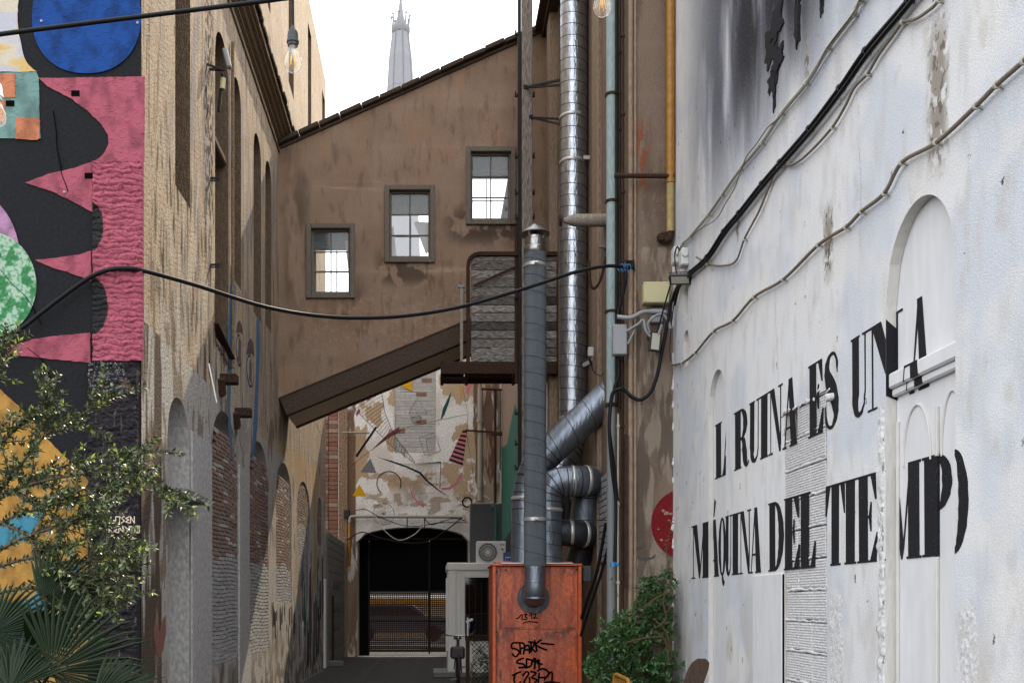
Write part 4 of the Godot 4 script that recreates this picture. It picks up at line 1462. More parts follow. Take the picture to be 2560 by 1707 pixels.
# ---------------------------------------------------------------- building with the gate at the end of the alley
func build_gate_building() -> void:
	var z := 29.7
	var b := thing("gate_building", "building closing the alley, its peeling white front painted with coloured shapes over a dark archway", "building", Vector3(-0.5, 0, -z))
	var x0 := -2.77
	var x1 := 2.1
	var gate := hole(-2.2 - x0, 1.14 - x0, 0.0, 3.87, 0.42, 0.5)
	var win := hole(-1.09 - x0, 0.14 - x0, 6.1, 8.55, 0.0, 0.07)
	var s := Shape.new()
	wall(s, Vector3(x0, 0, -z), Vector3.RIGHT, Vector3.BACK, 0.0, x1 - x0, Vector2.ZERO, Vector2(10.5, 12.8), [gate, win], 0.5)
	part(s, "wall", M.gate_wall, b)
	s = Shape.new()
	s.quad(Vector3(-5, 9.45, -z), Vector3(2.6, 13.05, -z), Vector3(2.6, 13.05, -z - 3.0), Vector3(-5, 9.45, -z - 3.0), Vector3.UP)
	part(s, "roof", M.tile_edge, b)
	# peeled pilaster and the strip of red hollow brick at the left
	var rough := mineral(rgb(150, 124, 102), M.mottle, M.lump, Vector3(1.5, 1.0, 1.5), 2.0)
	s = Shape.new()
	s.box(Vector3(-2.62, 5.1, -z + 0.03), Vector3(0.26, 10.2, 0.07), Basis.IDENTITY, 0.01)
	part(s, "pilaster", rough, b)
	s = Shape.new()
	s.box(Vector3(-3.4, 5.1, -z - 0.2), Vector3(1.26, 10.2, 0.3))
	part(s, "mortar_bed", M.left_reveal, b)
	var y := 3.3
	var row := 0
	while y < 9.0:
		for seg in [[-3.35, -3.07], [-3.06, -2.775]]:
			s = Shape.new()
			s.tint = Color(0.27, 0.125, 0.085).lerp(Color(0.36, 0.185, 0.13), rng.randf())
			if rng.randf() < 0.15 or (y > 7.0 and rng.randf() < 0.7):
				s.tint = Color(0.42, 0.31, 0.23)
			s.box(Vector3((seg[0] + seg[1]) * 0.5, y + 0.06, -z + rng.randf_range(-0.05, -0.03)), Vector3(seg[1] - seg[0] - 0.01, 0.118, 0.06), Basis.IDENTITY, 0.006)
			part(s, "brick", M.brick, b)
		y += 0.13
		row += 1
	# bricked-up window, whitewashed hollow bricks with ribs
	s = Shape.new()
	s.box(Vector3(-0.475, 7.32, -z - 0.08), Vector3(1.25, 2.45, 0.06))
	part(s, "mortar_bed", M.white_dirty, b)
	y = 6.12
	row = 0
	while y < 8.5:
		var x := -1.085 - (0.16 if row % 2 else 0.0)
		while x < 0.135:
			var a := maxf(x, -1.085)
			var c := minf(x + 0.31, 0.135)
			x += 0.32
			if c - a < 0.04:
				continue
			s = Shape.new()
			var g := rng.randf_range(0.70, 0.82)
			s.tint = Color(g, g * 0.96, g * 0.92) if rng.randf() > 0.04 else Color(0.42, 0.24, 0.17)
			for rib in 3:
				s.box(Vector3((a + c) * 0.5, y + 0.022 + rib * 0.043, -z - 0.045 + rng.randf_range(-0.004, 0.004)), Vector3(c - a - 0.008, 0.034, 0.05), Basis.IDENTITY, 0.006)
			part(s, "brick", M.brick, b)
		y += 0.137
		row += 1
	gate_mural(b, z)
	# the arch: iron frame, blind upper leaf and pierced lower leaf
	var g := thing("alley_gate", "black iron gate in the archway with a blind upper half and a pierced lower half", "gate", Vector3(-0.5, 0, -z - 0.55))
	var gz := -z - 0.62
	var gx0: float = -1.868
	var gx1 := 1.14
	var gy0 := 0.12
	var ym: float = 1.944
	var yt: float = 3.481
	var xm: float = -0.053
	s = Shape.new()
	s.bar(Vector3(-2.15, yt + 0.08, gz), Vector3(gx1, yt + 0.08, gz), 0.07, 0.06, 0.0, Vector3.BACK)
	part(s, "lintel", M.rust, g)
	s = Shape.new()
	s.box(Vector3(-0.53, (yt + 3.95) * 0.5 + 0.02, gz - 0.06), Vector3(3.4, 3.95 - yt, 0.02))
	s.box(Vector3((gx0 - 2.2) * 0.5 - 0.01, 2.0, gz - 0.09), Vector3(gx0 + 2.2 - 0.02, 4.0, 0.02))
	part(s, "blind_panel", M.gate_black, g)
	for x in [gx0 - 0.03, xm, gx1 - 0.05]:
		s = Shape.new()
		s.bar(Vector3(x, 0.06, gz), Vector3(x, yt, gz), 0.055, 0.05)
		part(s, "stile", M.iron, g)
	s = Shape.new()
	for yy in [gy0 + 0.03, ym + 0.02, gy0 + (ym - gy0) * 0.51]:
		s.bar(Vector3(gx0, yy, gz + 0.005), Vector3(gx1, yy, gz + 0.005), 0.05, 0.045, 0.0, Vector3.BACK)
	part(s, "rail", M.iron, g)
	for seg in [[gx0 - 0.01, xm - 0.018], [xm + 0.018, gx1 - 0.06]]:
		s = Shape.new()
		s.box(Vector3((seg[0] + seg[1]) * 0.5, (ym + yt) * 0.5 + 0.03, gz - 0.02), Vector3(seg[1] - seg[0], yt - ym + 0.02, 0.01))
		part(s, "blind_panel", M.gate_black, g)
	for yy in [[gx0, xm - 0.03], [xm + 0.03, gx1 - 0.08]]:
		s = Shape.new()
		var pitch := 0.0575
		var bar := 0.033
		var x: float = yy[0]
		var n: int = int((yy[1] - yy[0]) / pitch)
		pitch = (yy[1] - yy[0]) / n
		for i in n + 1:
			s.box(Vector3(x + i * pitch, (gy0 + ym) * 0.5, gz - 0.02), Vector3(bar, ym - gy0, 0.006))
		var m := int((ym - gy0) / pitch)
		for i in n:
			for j in m + 1:
				s.box(Vector3(x + (i + 0.5) * pitch, gy0 + j * pitch, gz - 0.02), Vector3(pitch - bar - 0.0005, bar, 0.006))
		part(s, "pierced_panel", M.rust, g)
	# passage behind the gate and the street it opens on
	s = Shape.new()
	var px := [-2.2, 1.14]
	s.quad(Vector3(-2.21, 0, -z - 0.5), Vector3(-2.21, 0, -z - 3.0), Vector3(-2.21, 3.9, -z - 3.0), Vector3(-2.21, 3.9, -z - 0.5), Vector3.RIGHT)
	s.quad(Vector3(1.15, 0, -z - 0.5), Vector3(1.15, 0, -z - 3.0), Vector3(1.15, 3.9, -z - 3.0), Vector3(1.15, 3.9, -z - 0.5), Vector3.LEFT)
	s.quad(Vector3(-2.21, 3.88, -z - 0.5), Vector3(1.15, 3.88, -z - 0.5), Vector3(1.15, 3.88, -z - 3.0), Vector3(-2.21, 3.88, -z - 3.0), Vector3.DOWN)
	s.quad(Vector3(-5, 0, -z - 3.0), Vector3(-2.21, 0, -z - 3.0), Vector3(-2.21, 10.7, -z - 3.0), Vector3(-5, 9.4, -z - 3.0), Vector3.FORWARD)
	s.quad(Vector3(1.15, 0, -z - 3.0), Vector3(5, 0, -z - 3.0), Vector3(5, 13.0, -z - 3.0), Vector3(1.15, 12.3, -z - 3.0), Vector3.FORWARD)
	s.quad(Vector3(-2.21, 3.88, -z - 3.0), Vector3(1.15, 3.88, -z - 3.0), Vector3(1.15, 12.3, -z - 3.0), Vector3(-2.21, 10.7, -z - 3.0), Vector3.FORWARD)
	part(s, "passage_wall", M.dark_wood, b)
	# far pavement, a parked car and a low yellow wall across the street
	s = Shape.new()
	s.box(Vector3(-0.5, 0.02, -36.5), Vector3(30, 0.1, 3.0), Basis.IDENTITY, 0.02)
	setting(s, "street_pavement", M.asphalt)
	s = Shape.new()
	s.box(Vector3(-0.5, 2.0, -46.0), Vector3(30, 4.0, 0.3))
	single(s, "street_wall", M.brown_wall, "brown wall across the street glimpsed through the gate holes", "wall")
	s = Shape.new()
	s.box(Vector3(-0.5, 1.68, -45.8), Vector3(26, 0.22, 0.06), Basis.IDENTITY, 0.01)
	single(s, "yellow_band", M.gas_yellow, "yellow band along the street wall seen through the gate holes", "band")
	s = Shape.new()
	s.box(Vector3(-0.5, 1.90, -45.8), Vector3(26, 0.14, 0.06), Basis.IDENTITY, 0.01)
	single(s, "white_band", M.white_metal, "white band above the yellow one, seen through the top row of gate holes", "band")
	var car := thing("parked_car", "dark parked car seen in dots through the pierced gate", "car", Vector3(-1.2, 0.1, -40))
	s = Shape.new()
	var body := PackedVector2Array([Vector2(-2.1, 0.35), Vector2(2.1, 0.35), Vector2(2.1, 0.75), Vector2(1.9, 0.95), Vector2(1.0, 1.0), Vector2(0.5, 1.42), Vector2(-1.2, 1.45), Vector2(-1.9, 1.0), Vector2(-2.1, 0.9)])
	s.plate(body, Vector3(-1.2, 0.1, -40.8), Vector3.RIGHT, Vector3.UP, 1.6, Vector3.BACK)
	part(s, "body", M.street_car, car)
	s = Shape.new()
	s.plate(PackedVector2Array([Vector2(-1.6, 1.0), Vector2(0.85, 1.0), Vector2(0.4, 1.34), Vector2(-1.15, 1.36)]), Vector3(-1.2, 0.1, -39.2), Vector3.RIGHT, Vector3.UP, 0.01, Vector3.BACK)
	part(s, "window", M.black_plastic, car)
	for x in [-1.35, 1.3]:
		s = Shape.new()
		s.lathe([Vector2(0, -0.1), Vector2(0.32, -0.1), Vector2(0.32, 0.1), Vector2(0, 0.1)], Vector3(-1.2 + x, 0.42, -39.25), 20, Basis(Vector3.RIGHT, Vector3.BACK, Vector3.DOWN), false)
		part(s, "wheel", M.black_plastic, car)
	gate_front_pipes(z)

func gate_mural(b: Node3D, z: float) -> void:
	var o := Vector3(0, 0, -z)
	var ux := Vector3.RIGHT
	var to := Vector3.BACK
	var yellow := mineral(rgb(218, 164, 24), M.mottle, M.lump, Vector3(2, 2, 2), 0.5, 0.8)
	var purple := mineral(rgb(150, 84, 122), M.mottle, M.lump, Vector3(2, 2, 2), 0.5, 0.8)
	var rose := mineral(rgb(206, 128, 134), M.mottle, M.lump, Vector3(2, 2, 2), 0.5, 0.8)
	var maroon := mineral(rgb(110, 62, 68), M.mottle, M.lump, Vector3(2, 2, 2), 0.5, 0.8)
	var teal := mineral(rgb(40, 84, 84), M.mottle, M.lump, Vector3(2, 2, 2), 0.5, 0.8)
	var navy := mineral(rgb(40, 48, 66), M.mottle, M.lump, Vector3(2, 2, 2), 0.5, 0.8)
	var grey := mineral(rgb(118, 116, 116), M.mottle, M.lump, Vector3(2, 2, 2), 0.5, 0.8)
	var black: Material = M.black_paint
	paint(b, "painted_triangle", [Vector2(-0.974, 8.132), Vector2(-0.558, 8.353), Vector2(-0.558, 7.911)], o, ux, to, yellow)
	paint(b, "painted_triangle", [Vector2(-2.351, 4.795), Vector2(-2.143, 5.145), Vector2(-1.935, 4.795)], o, ux, to, yellow)
	paint(b, "painted_triangle", [Vector2(-2.104, 5.509), Vector2(-1.818, 5.924), Vector2(-1.636, 5.483)], o, ux, to, grey)
	paint(b, "painted_patch", [Vector2(-1.688, 8.158), Vector2(-1.493, 8.236), Vector2(-1.545, 8.08), Vector2(-1.636, 8.028)], o, ux, to, purple)
	paint(b, "painted_patch", [Vector2(-1.961, 7.717), Vector2(-1.792, 7.846), Vector2(-1.805, 7.691), Vector2(-1.909, 7.626)], o, ux, to, purple)
	paint(b, "painted_patch", [Vector2(-2.247, 7.249), Vector2(-2.156, 7.418), Vector2(-2.104, 7.314), Vector2(-2.221, 7.171)], o, ux, to, purple)
	paint(b, "painted_bar", [Vector2(-2.26, 6.002), Vector2(-1.662, 6.872), Vector2(-1.61, 6.834), Vector2(-2.208, 5.95)], o, ux, to, black)
	paint(b, "painted_blade", [Vector2(-1.792, 6.158), Vector2(-1.325, 6.626), Vector2(-0.948, 6.86), Vector2(-0.987, 6.717), Vector2(-1.299, 6.509)], o, ux, to, maroon)
	paint(b, "painted_leaf", [Vector2(0.286, 7.093), Vector2(0.351, 7.405), Vector2(0.519, 7.743), Vector2(0.61, 7.924), Vector2(0.545, 7.613), Vector2(0.403, 7.223), Vector2(0.312, 7.08)], o, ux, to, teal)
	paint(b, "painted_crescent", [Vector2(-0.701, 5.249), Vector2(-0.649, 5.145), Vector2(-0.519, 4.782), Vector2(-0.325, 4.587), Vector2(-0.182, 4.548), Vector2(-0.221, 4.444), Vector2(-0.39, 4.548), Vector2(-0.571, 4.782)], o, ux, to, rose)
	paint(b, "painted_crescent", [Vector2(0.299, 5.041), Vector2(0.519, 5.054), Vector2(0.753, 5.223), Vector2(0.883, 5.496), Vector2(0.948, 5.483), Vector2(0.818, 5.184), Vector2(0.571, 4.989), Vector2(0.312, 4.976)], o, ux, to, rose)
	paint(b, "painted_patch", [Vector2(1.013, 8.21), Vector2(1.247, 8.21), Vector2(1.195, 8.028), Vector2(1.091, 7.769), Vector2(1.039, 7.963)], o, ux, to, rose)
	paint(b, "painted_bar", [Vector2(0.818, 8.21), Vector2(0.857, 8.21), Vector2(0.935, 7.665), Vector2(0.909, 7.639)], o, ux, to, yellow)
	paint(b, "painted_curve", [Vector2(-1.623, 5.963), Vector2(-1.169, 5.847), Vector2(-0.714, 5.691), Vector2(-0.325, 5.522), Vector2(-0.065, 5.236), Vector2(0.195, 5.015), Vector2(0.571, 4.743), Vector2(0.169, 4.989), Vector2(-0.104, 5.197), Vector2(-0.364, 5.47), Vector2(-0.753, 5.652), Vector2(-1.195, 5.808)], o, ux, to, navy)
	# striped cone
	paint(b, "painted_cone", [Vector2(0.519, 5.847), Vector2(0.961, 6.795), Vector2(1.078, 6.795), Vector2(0.948, 5.691)], o, ux, to, rose)
	for k in 8:
		var t0 := k / 8.0 + 0.02
		var t1 := t0 + 0.055
		var a: Vector2 = Vector2(0.519, 5.847)
		var c: Vector2 = Vector2(0.961, 6.795)
		var d: Vector2 = Vector2(0.948, 5.691)
		var e: Vector2 = Vector2(1.078, 6.795)
		paint(b, "painted_stripe", [a.lerp(c, t0), d.lerp(e, t0), d.lerp(e, t1), a.lerp(c, t1)], o + Vector3(0, 0, 0.004), ux, to, black)
	# fine drawn lines: a ladder, a fan of wires, rings, a wheel, two cubes
	var s := Shape.new()
	var line := func(pts: Array, r: float) -> void:
		var q: Array = []
		for p in pts:
			q.append(Vector3(p.x, p.y, -z + 0.003))
		s.tube(q, r, 4, false)
	var la := [Vector2(-2.415, 7.535), Vector2(-1.818, 6.924), Vector2(-1.169, 6.275), Vector2(-0.493, 5.782)]
	var lb := [Vector2(-1.506, 8.08), Vector2(-1.377, 7.275), Vector2(-1.104, 6.6), Vector2(-0.493, 5.821)]
	line.call(la, 0.006)
	line.call(lb, 0.006)
	for k in 26:
		var t := k / 25.0
		var ia := minf(t * 3.0, 2.999)
		var pa: Vector2 = la[int(ia)].lerp(la[int(ia) + 1], ia - int(ia))
		var pb: Vector2 = lb[int(ia)].lerp(lb[int(ia) + 1], ia - int(ia))
		line.call([pa, pb], 0.004)
	line.call([Vector2(-2.364, 5.717), Vector2(-1.818, 6.145), Vector2(-0.844, 6.821), Vector2(0.13, 7.041), Vector2(1.104, 7.249), Vector2(0.935, 8.054)], 0.004)
	line.call([Vector2(1.104, 7.249), Vector2(1.065, 6.6), Vector2(1.234, 5.626), Vector2(1.299, 4.912)], 0.004)
	line.call([Vector2(-0.662, 7.262), Vector2(-0.416, 7.73), Vector2(-0.117, 7.262), Vector2(-0.662, 7.262)], 0.005)
	line.call([Vector2(-0.584, 7.145), Vector2(-0.325, 7.184), Vector2(-0.299, 7.015), Vector2(-0.558, 6.989), Vector2(-0.584, 7.145)], 0.008)
	for k in 8:
		line.call([Vector2(0.286, 5.821), Vector2(0.13, 5.561).lerp(Vector2(-0.649, 5.743), k / 7.0), Vector2(0.169, 5.067).lerp(Vector2(-1.104, 5.782), k / 7.0)], 0.003)
	line.call([Vector2(0.286, 5.821), Vector2(0.26, 5.015)], 0.008)
	line.call([Vector2(-0.364, 6.535), Vector2(0.065, 6.691), Vector2(0.286, 6.145), Vector2(-0.195, 6.015), Vector2(-0.364, 6.535)], 0.004)
	line.call([Vector2(-0.156, 6.496), Vector2(0.169, 6.6), Vector2(0.286, 6.145), Vector2(-0.065, 5.976), Vector2(-0.156, 6.496)], 0.004)
	for ring in [[Vector2(-1.26, 5.171), 0.36, 0.012, -0.4, 4.0], [Vector2(1.078, 4.613), 0.14, 0.02, 0.0, 6.3], [Vector2(-1.416, 4.262), 0.32, 0.005, 0.0, 6.3]]:
		var pts: Array = []
		for k in 33:
			var a: float = ring[3] + (ring[4] - ring[3]) * k / 32.0
			pts.append(ring[0] + Vector2(cos(a) * ring[1], sin(a) * ring[1]))
		line.call(pts, ring[2])
	var hub: Vector2 = Vector2(-1.416, 4.262)
	for k in 18:
		var a := TAU * k / 18.0
		line.call([hub, hub + Vector2(cos(a), sin(a)) * 0.32], 0.002)
	part(s, "drawn_lines", M.ink, b)
	# black disc with white marks, up under the balcony
	var disc: Array = []
	var c0: Vector2 = Vector2(0.39, 8.989)
	for k in 28:
		disc.append(c0 + Vector2(cos(TAU * k / 28.0), sin(TAU * k / 28.0)) * 0.34)
	paint(b, "painted_disc", disc, o, ux, to, black)
	paint(b, "painted_patch", [c0 + Vector2(-0.2, 0.05), c0 + Vector2(-0.02, 0.02), c0 + Vector2(-0.05, 0.2), c0 + Vector2(-0.15, 0.18)], o + Vector3(0, 0, 0.004), ux, to, M.white_smooth)
	paint(b, "painted_patch", [c0 + Vector2(0.04, 0.0), c0 + Vector2(0.25, 0.04), c0 + Vector2(0.16, 0.22), c0 + Vector2(0.05, 0.16)], o + Vector3(0, 0, 0.004), ux, to, M.white_smooth)

func gate_front_pipes(z: float) -> void:
	var s := Shape.new()
	var g := thing("gas_pipe", "white and yellow gas pipe bent over the archway", "pipe", Vector3(-2.4, 1.9, -z + 0.1))
	var q := 29.55
	s.tube(rounded([Vector3(-2.416, 3.99, -29.55), Vector3(-2.416, 4.171, -29.55), Vector3(-2.067, 4.171, -29.55), Vector3(0.93, 4.158, -29.55)], 0.1), 0.045, 8)
	part(s, "white_run", M.pale_pipe, g)
	s = Shape.new()
	s.tube([Vector3(-2.429, 2.698, -29.55), Vector3(-2.416, 3.965, -29.55)], 0.045, 8)
	part(s, "yellow_run", M.gas_yellow, g)
	s = Shape.new()
	for px in [Vector3(-0.712, 4.176, -29.6), Vector3(-0.194, 4.176, -29.6)]:
		s.bar(px + Vector3(0, 0.03, 0), px + Vector3(0, -0.36, 0), 0.04, 0.03)
	part(s, "hanger", M.rust, g)
	s = Shape.new()
	s.box(Vector3(-2.509, 4.251, -29.58), Vector3(0.18, 0.26, 0.12), Basis.IDENTITY, 0.02)
	single(s, "lantern_box", M.black_plastic, "black box at the elbow of the white pipe left of the archway", "box")
	# slack wires over the arch
	var wires := [
		[[Vector3(-2.502, 3.47, -29.5), Vector3(-2.057, 3.695, -29.4), Vector3(-1.543, 3.541, -29.4), Vector3(-0.771, 3.387, -29.4), Vector3(0, 3.464, -29.4), Vector3(0.929, 4.141, -29.5)], 0.018, "dark slack wire sagging across the archway from the left wall", M.cable],
		[[Vector3(-1.651, 4.206, -29.5), Vector3(-1.414, 3.785, -29.4), Vector3(-0.964, 3.464, -29.4), Vector3(-0.514, 3.618, -29.4), Vector3(-0.193, 3.914, -29.4), Vector3(0.129, 4.09, -29.5)], 0.012, "pale looped wire hanging low over the crown of the archway", M.conduit],
		[[Vector3(-2.257, 4.347, -29.5), Vector3(-1.935, 4.373, -29.5), Vector3(-1.548, 4.167, -29.5), Vector3(-0.901, 3.918, -29.45), Vector3(-0.386, 3.879, -29.45), Vector3(0.258, 3.986, -29.5), Vector3(1.032, 3.986, -29.5)], 0.012, "black wire tangled along the underside of the white pipe", M.cable],
		[[Vector3(-0.193, 4.115, -29.5), Vector3(0, 3.935, -29.5), Vector3(0.387, 4.038, -29.5), Vector3(0.774, 4.115, -29.5), Vector3(1.096, 3.986, -29.5)], 0.014, "short black cable drooping at the right end of the white pipe", M.cable],
	]
	for w in wires:
		s = Shape.new()
		s.tube(curve(w[0], 6), w[1], 5)
		single(s, "slack_wire", w[3], w[2], "wire")
	# downpipe and dark iron pipes right of the painted front
	s = Shape.new()
	s.tube([Vector3(1.458, 4.631, -29.5), Vector3(1.458, 7.985, -29.5)], 0.085, 10)
	for py in [1058, 980, 893]:
		pass
	s.lathe([Vector2(0.11, -0.05), Vector2(0.11, 0.05)], Vector3(1.458, 7.005, -29.5), 12)
	s.lathe([Vector2(0.11, -0.04), Vector2(0.11, 0.04)], Vector3(1.458, 5.044, -29.5), 12)
	single(s, "downpipe", M.pale_lag, "old pale downpipe on the right of the painted front", "pipe")
	s = Shape.new()
	s.tube([Vector3(1.89, 4.492, -29.4), Vector3(1.89, 7.873, -29.4)], 0.045, 8)
	s.tube([Vector3(2.047, 5.528, -29.45), Vector3(2.047, 7.91, -29.45)], 0.02, 6)
	s.tube([Vector3(1.455, 7.936, -29.45), Vector3(2.121, 7.899, -29.4)], 0.035, 6)
	s.tube([Vector3(1.004, 6.712, -29.45), Vector3(1.89, 6.652, -29.4)], 0.03, 6)
	s.box(Vector3(1.928, 6.601, -29.4), Vector3(0.34, 0.1, 0.1), Basis.IDENTITY, 0.01)
	single(s, "iron_pipes", M.rust, "rusty iron pipe rack between the pale downpipe and the orange conduit", "pipe")
	s = Shape.new()
	s.tube([Vector3(2.14, 3.458, -29.3), Vector3(2.14, 8.07, -29.3)], 0.03, 8)
	single(s, "orange_conduit", M.gas_yellow, "thin orange conduit running up beside the green graffiti", "conduit")
	# pole sticking out left of the painted window
	s = Shape.new()
	s.tube([Vector3(-2.644, 6.656, -29.5), Vector3(-1.832, 6.644, -29.5)], 0.03, 6)
	single(s, "wall_rod", M.pale_lag, "pale horizontal rod sticking out of the peeled pilaster", "rod")

# ---------------------------------------------------------------- brown building on the right
func build_right_building() -> void:
	var b := thing("rendered_building", "tall brown rendered building on the right, its bare end wall next to the white wall", "building", Vector3(2.6, 0, -15))
	var s := Shape.new()
	wall(s, Vector3(2.40, 0, -12.0), Vector3.RIGHT, Vector3.BACK, 0.0, 0.9, Vector2.ZERO, Vector2(13, 13), [], 0.2)
	part(s, "end_wall", M.pier, b)
	s = Shape.new()
	wall(s, Vector3(2.40, 0, -12.0), Vector3.FORWARD, Vector3.LEFT, 0.0, 4.4, Vector2.ZERO, Vector2(13, 13), [], 0.2)
	s.quad(Vector3(2.4, 0, -16.4), Vector3(2.1, 0, -16.4), Vector3(2.1, 13, -16.4), Vector3(2.4, 13, -16.4), Vector3.BACK)
	wall(s, Vector3(2.10, 0, -16.4), Vector3.FORWARD, Vector3.LEFT, 0.0, 16.3, Vector2.ZERO, Vector2(11.6, 11.6), [hole(1.0, 2.0, 3.0, 5.2), hole(4.5, 5.7, 2.2, 4.2)], 0.2)
	part(s, "side_wall", M.brown_wall, b)
	s = Shape.new()
	s.box(Vector3(5.0, 11.7, -22.2), Vector3(6.0, 0.1, 20.6))
	part(s, "roof", M.tile_edge, b)
	# corner bead and flat pilaster strips
	s = Shape.new()
	s.tube([Vector3(2.405, 0, -11.99), Vector3(2.405, 13, -11.99)], 0.028, 10)
	s.tube([Vector3(2.46, 0, -11.985), Vector3(2.46, 13, -11.985)], 0.016, 8)
	part(s, "corner_bead", M.brown_trim, b)
	for q in [[2.37, 12.6, 13.0], [2.36, 14.0, 14.5], [2.33, 15.7, 16.38]]:
		s = Shape.new()
		s.box(Vector3(q[0] + 0.06, 6.5, -(q[1] + q[2]) * 0.5), Vector3(0.16, 13.0, q[2] - q[1]), Basis.IDENTITY, 0.015)
		part(s, "pilaster", M.brown_trim, b)
	s = Shape.new()
	s.box(Vector3(2.045, 6.0, -16.75), Vector3(0.15, 12.0, 0.4), Basis.IDENTITY, 0.01)
	part(s, "pilaster", M.brown_trim, b)
	s = Shape.new()
	s.box(Vector3(2.03, 4.0, -19.5), Vector3(0.16, 8.0, 0.4), Basis.IDENTITY, 0.01)
	part(s, "pilaster", M.brown_trim, b)
	# eave
	s = Shape.new()
	s.box(Vector3(1.97, 11.56, -23.0), Vector3(0.34, 0.08, 15.0), Basis.IDENTITY, 0.01)
	s.box(Vector3(2.02, 11.47, -23.0), Vector3(0.2, 0.09, 15.0), Basis.IDENTITY, 0.01)
	part(s, "eave", M.tile_edge, b)
	# window in the side wall beyond the duct
	s = Shape.new()
	s.box(Vector3(2.2, 4.1, -17.9), Vector3(0.05, 2.2, 1.0))
	s.box(Vector3(2.2, 3.2, -21.5), Vector3(0.05, 2.0, 1.2))
	part(s, "window_infill", M.dark_wood, b)
	s = Shape.new()
	s.box(Vector3(2.017, 4.925, -16.9), Vector3(0.11, 0.85, 0.08), Basis.IDENTITY, 0.008)
	part(s, "window_frame", M.white_metal, b)
	# whitewashed bricks low behind the ducts
	s = Shape.new()
	for row in 14:
		var d := 13.05
		while d < 14.0:
			var g := rng.randf_range(0.30, 0.42)
			s.tint = Color(g, g, g * 0.98)
			s.box(Vector3(2.385, 2.2 + row * 0.085, -d - 0.1), Vector3(0.06, 0.075, 0.19), Basis.IDENTITY, 0.006)
			d += 0.2
	part(s, "brick_patch", M.brick, b, "", true)
	# painted red disc and lips on the end wall
	var red := mineral(rgb(132, 30, 38), M.mottle, M.grain, Vector3(1.6, 1.6, 1.6), 0.8, 0.7)
	var c: Vector2 = Vector2(3.054, 2.555)
	var disc: Array = []
	for k in 40:
		var a := TAU * k / 40.0
		disc.append(Vector2(minf(c.x + 0.40 * cos(a), 2.915), c.y + 0.42 * sin(a)))
	var o := Vector3(0, 0, -12)
	paint(b, "painted_disc", disc, o, Vector3.RIGHT, Vector3.BACK, red, 0.005)
	for flake in [[Vector2(2.839, 2.686), 0.03], [Vector2(2.797, 2.712), 0.018], [Vector2(2.891, 2.676), 0.022], [Vector2(2.739, 2.492), 0.012], [Vector2(2.776, 2.361), 0.016], [Vector2(2.87, 2.597), 0.012]]:
		var pts: Array = []
		for k in 9:
			var a := TAU * k / 9.0
			var r: float = flake[1] * rng.randf_range(0.5, 1.1)
			pts.append(flake[0] + Vector2(cos(a) * r * 1.3, sin(a) * r))
		paint(b, "bare_flake", pts, o + Vector3(0, 0, 0.005), Vector3.RIGHT, Vector3.BACK, M.brown_trim, 0.003)
	var slate := mineral(rgb(92, 90, 90), M.mottle, M.grain, Vector3(2, 2, 2), 0.6)
	for lip in [[Vector2(2.398, 2.209), Vector2(2.466, 2.277), Vector2(2.561, 2.293), Vector2(2.597, 2.314), Vector2(2.576, 2.277), Vector2(2.492, 2.251), Vector2(2.44, 2.214), Vector2(2.477, 2.172), Vector2(2.561, 2.14), Vector2(2.66, 2.156), Vector2(2.713, 2.193), Vector2(2.692, 2.14), Vector2(2.582, 2.114), Vector2(2.477, 2.146)], [Vector2(2.765, 1.946), Vector2(2.823, 2.02), Vector2(2.907, 2.03), Vector2(2.907, 2.004), Vector2(2.833, 1.978), Vector2(2.823, 1.931), Vector2(2.907, 1.92), Vector2(2.907, 1.889), Vector2(2.802, 1.894)]]:
		paint(b, "painted_lip", lip, o, Vector3.RIGHT, Vector3.BACK, slate, 0.004)
	# green graffiti on the far side wall
	var green := mineral(rgb(34, 84, 70), M.mottle, M.lump, Vector3(1.5, 1, 1.5), 0.5, 0.7)
	var scarlet := mineral(rgb(150, 40, 40), M.mottle, M.lump, Vector3(1.5, 1, 1.5), 0.5, 0.7)
	paint(b, "graffiti_field", [Vector2(23.0, 2.4), Vector2(29.6, 2.4), Vector2(29.6, 6.2), Vector2(27.5, 6.0), Vector2(25.0, 6.6), Vector2(23.0, 5.9)], Vector3(2.10, 0, 0), Vector3.FORWARD, Vector3.LEFT, green, 0.005)
	paint(b, "graffiti_field", [Vector2(23.0, 1.2), Vector2(29.6, 1.2), Vector2(29.6, 2.6), Vector2(23.0, 3.1)], Vector3(2.095, 0, 0), Vector3.FORWARD, Vector3.LEFT, scarlet, 0.004)
	paint(b, "graffiti_field", [Vector2(23.0, 2.9), Vector2(29.6, 2.4), Vector2(29.6, 3.3), Vector2(23.0, 3.7)], Vector3(2.090, 0, 0), Vector3.FORWARD, Vector3.LEFT, M.black_paint, 0.004)

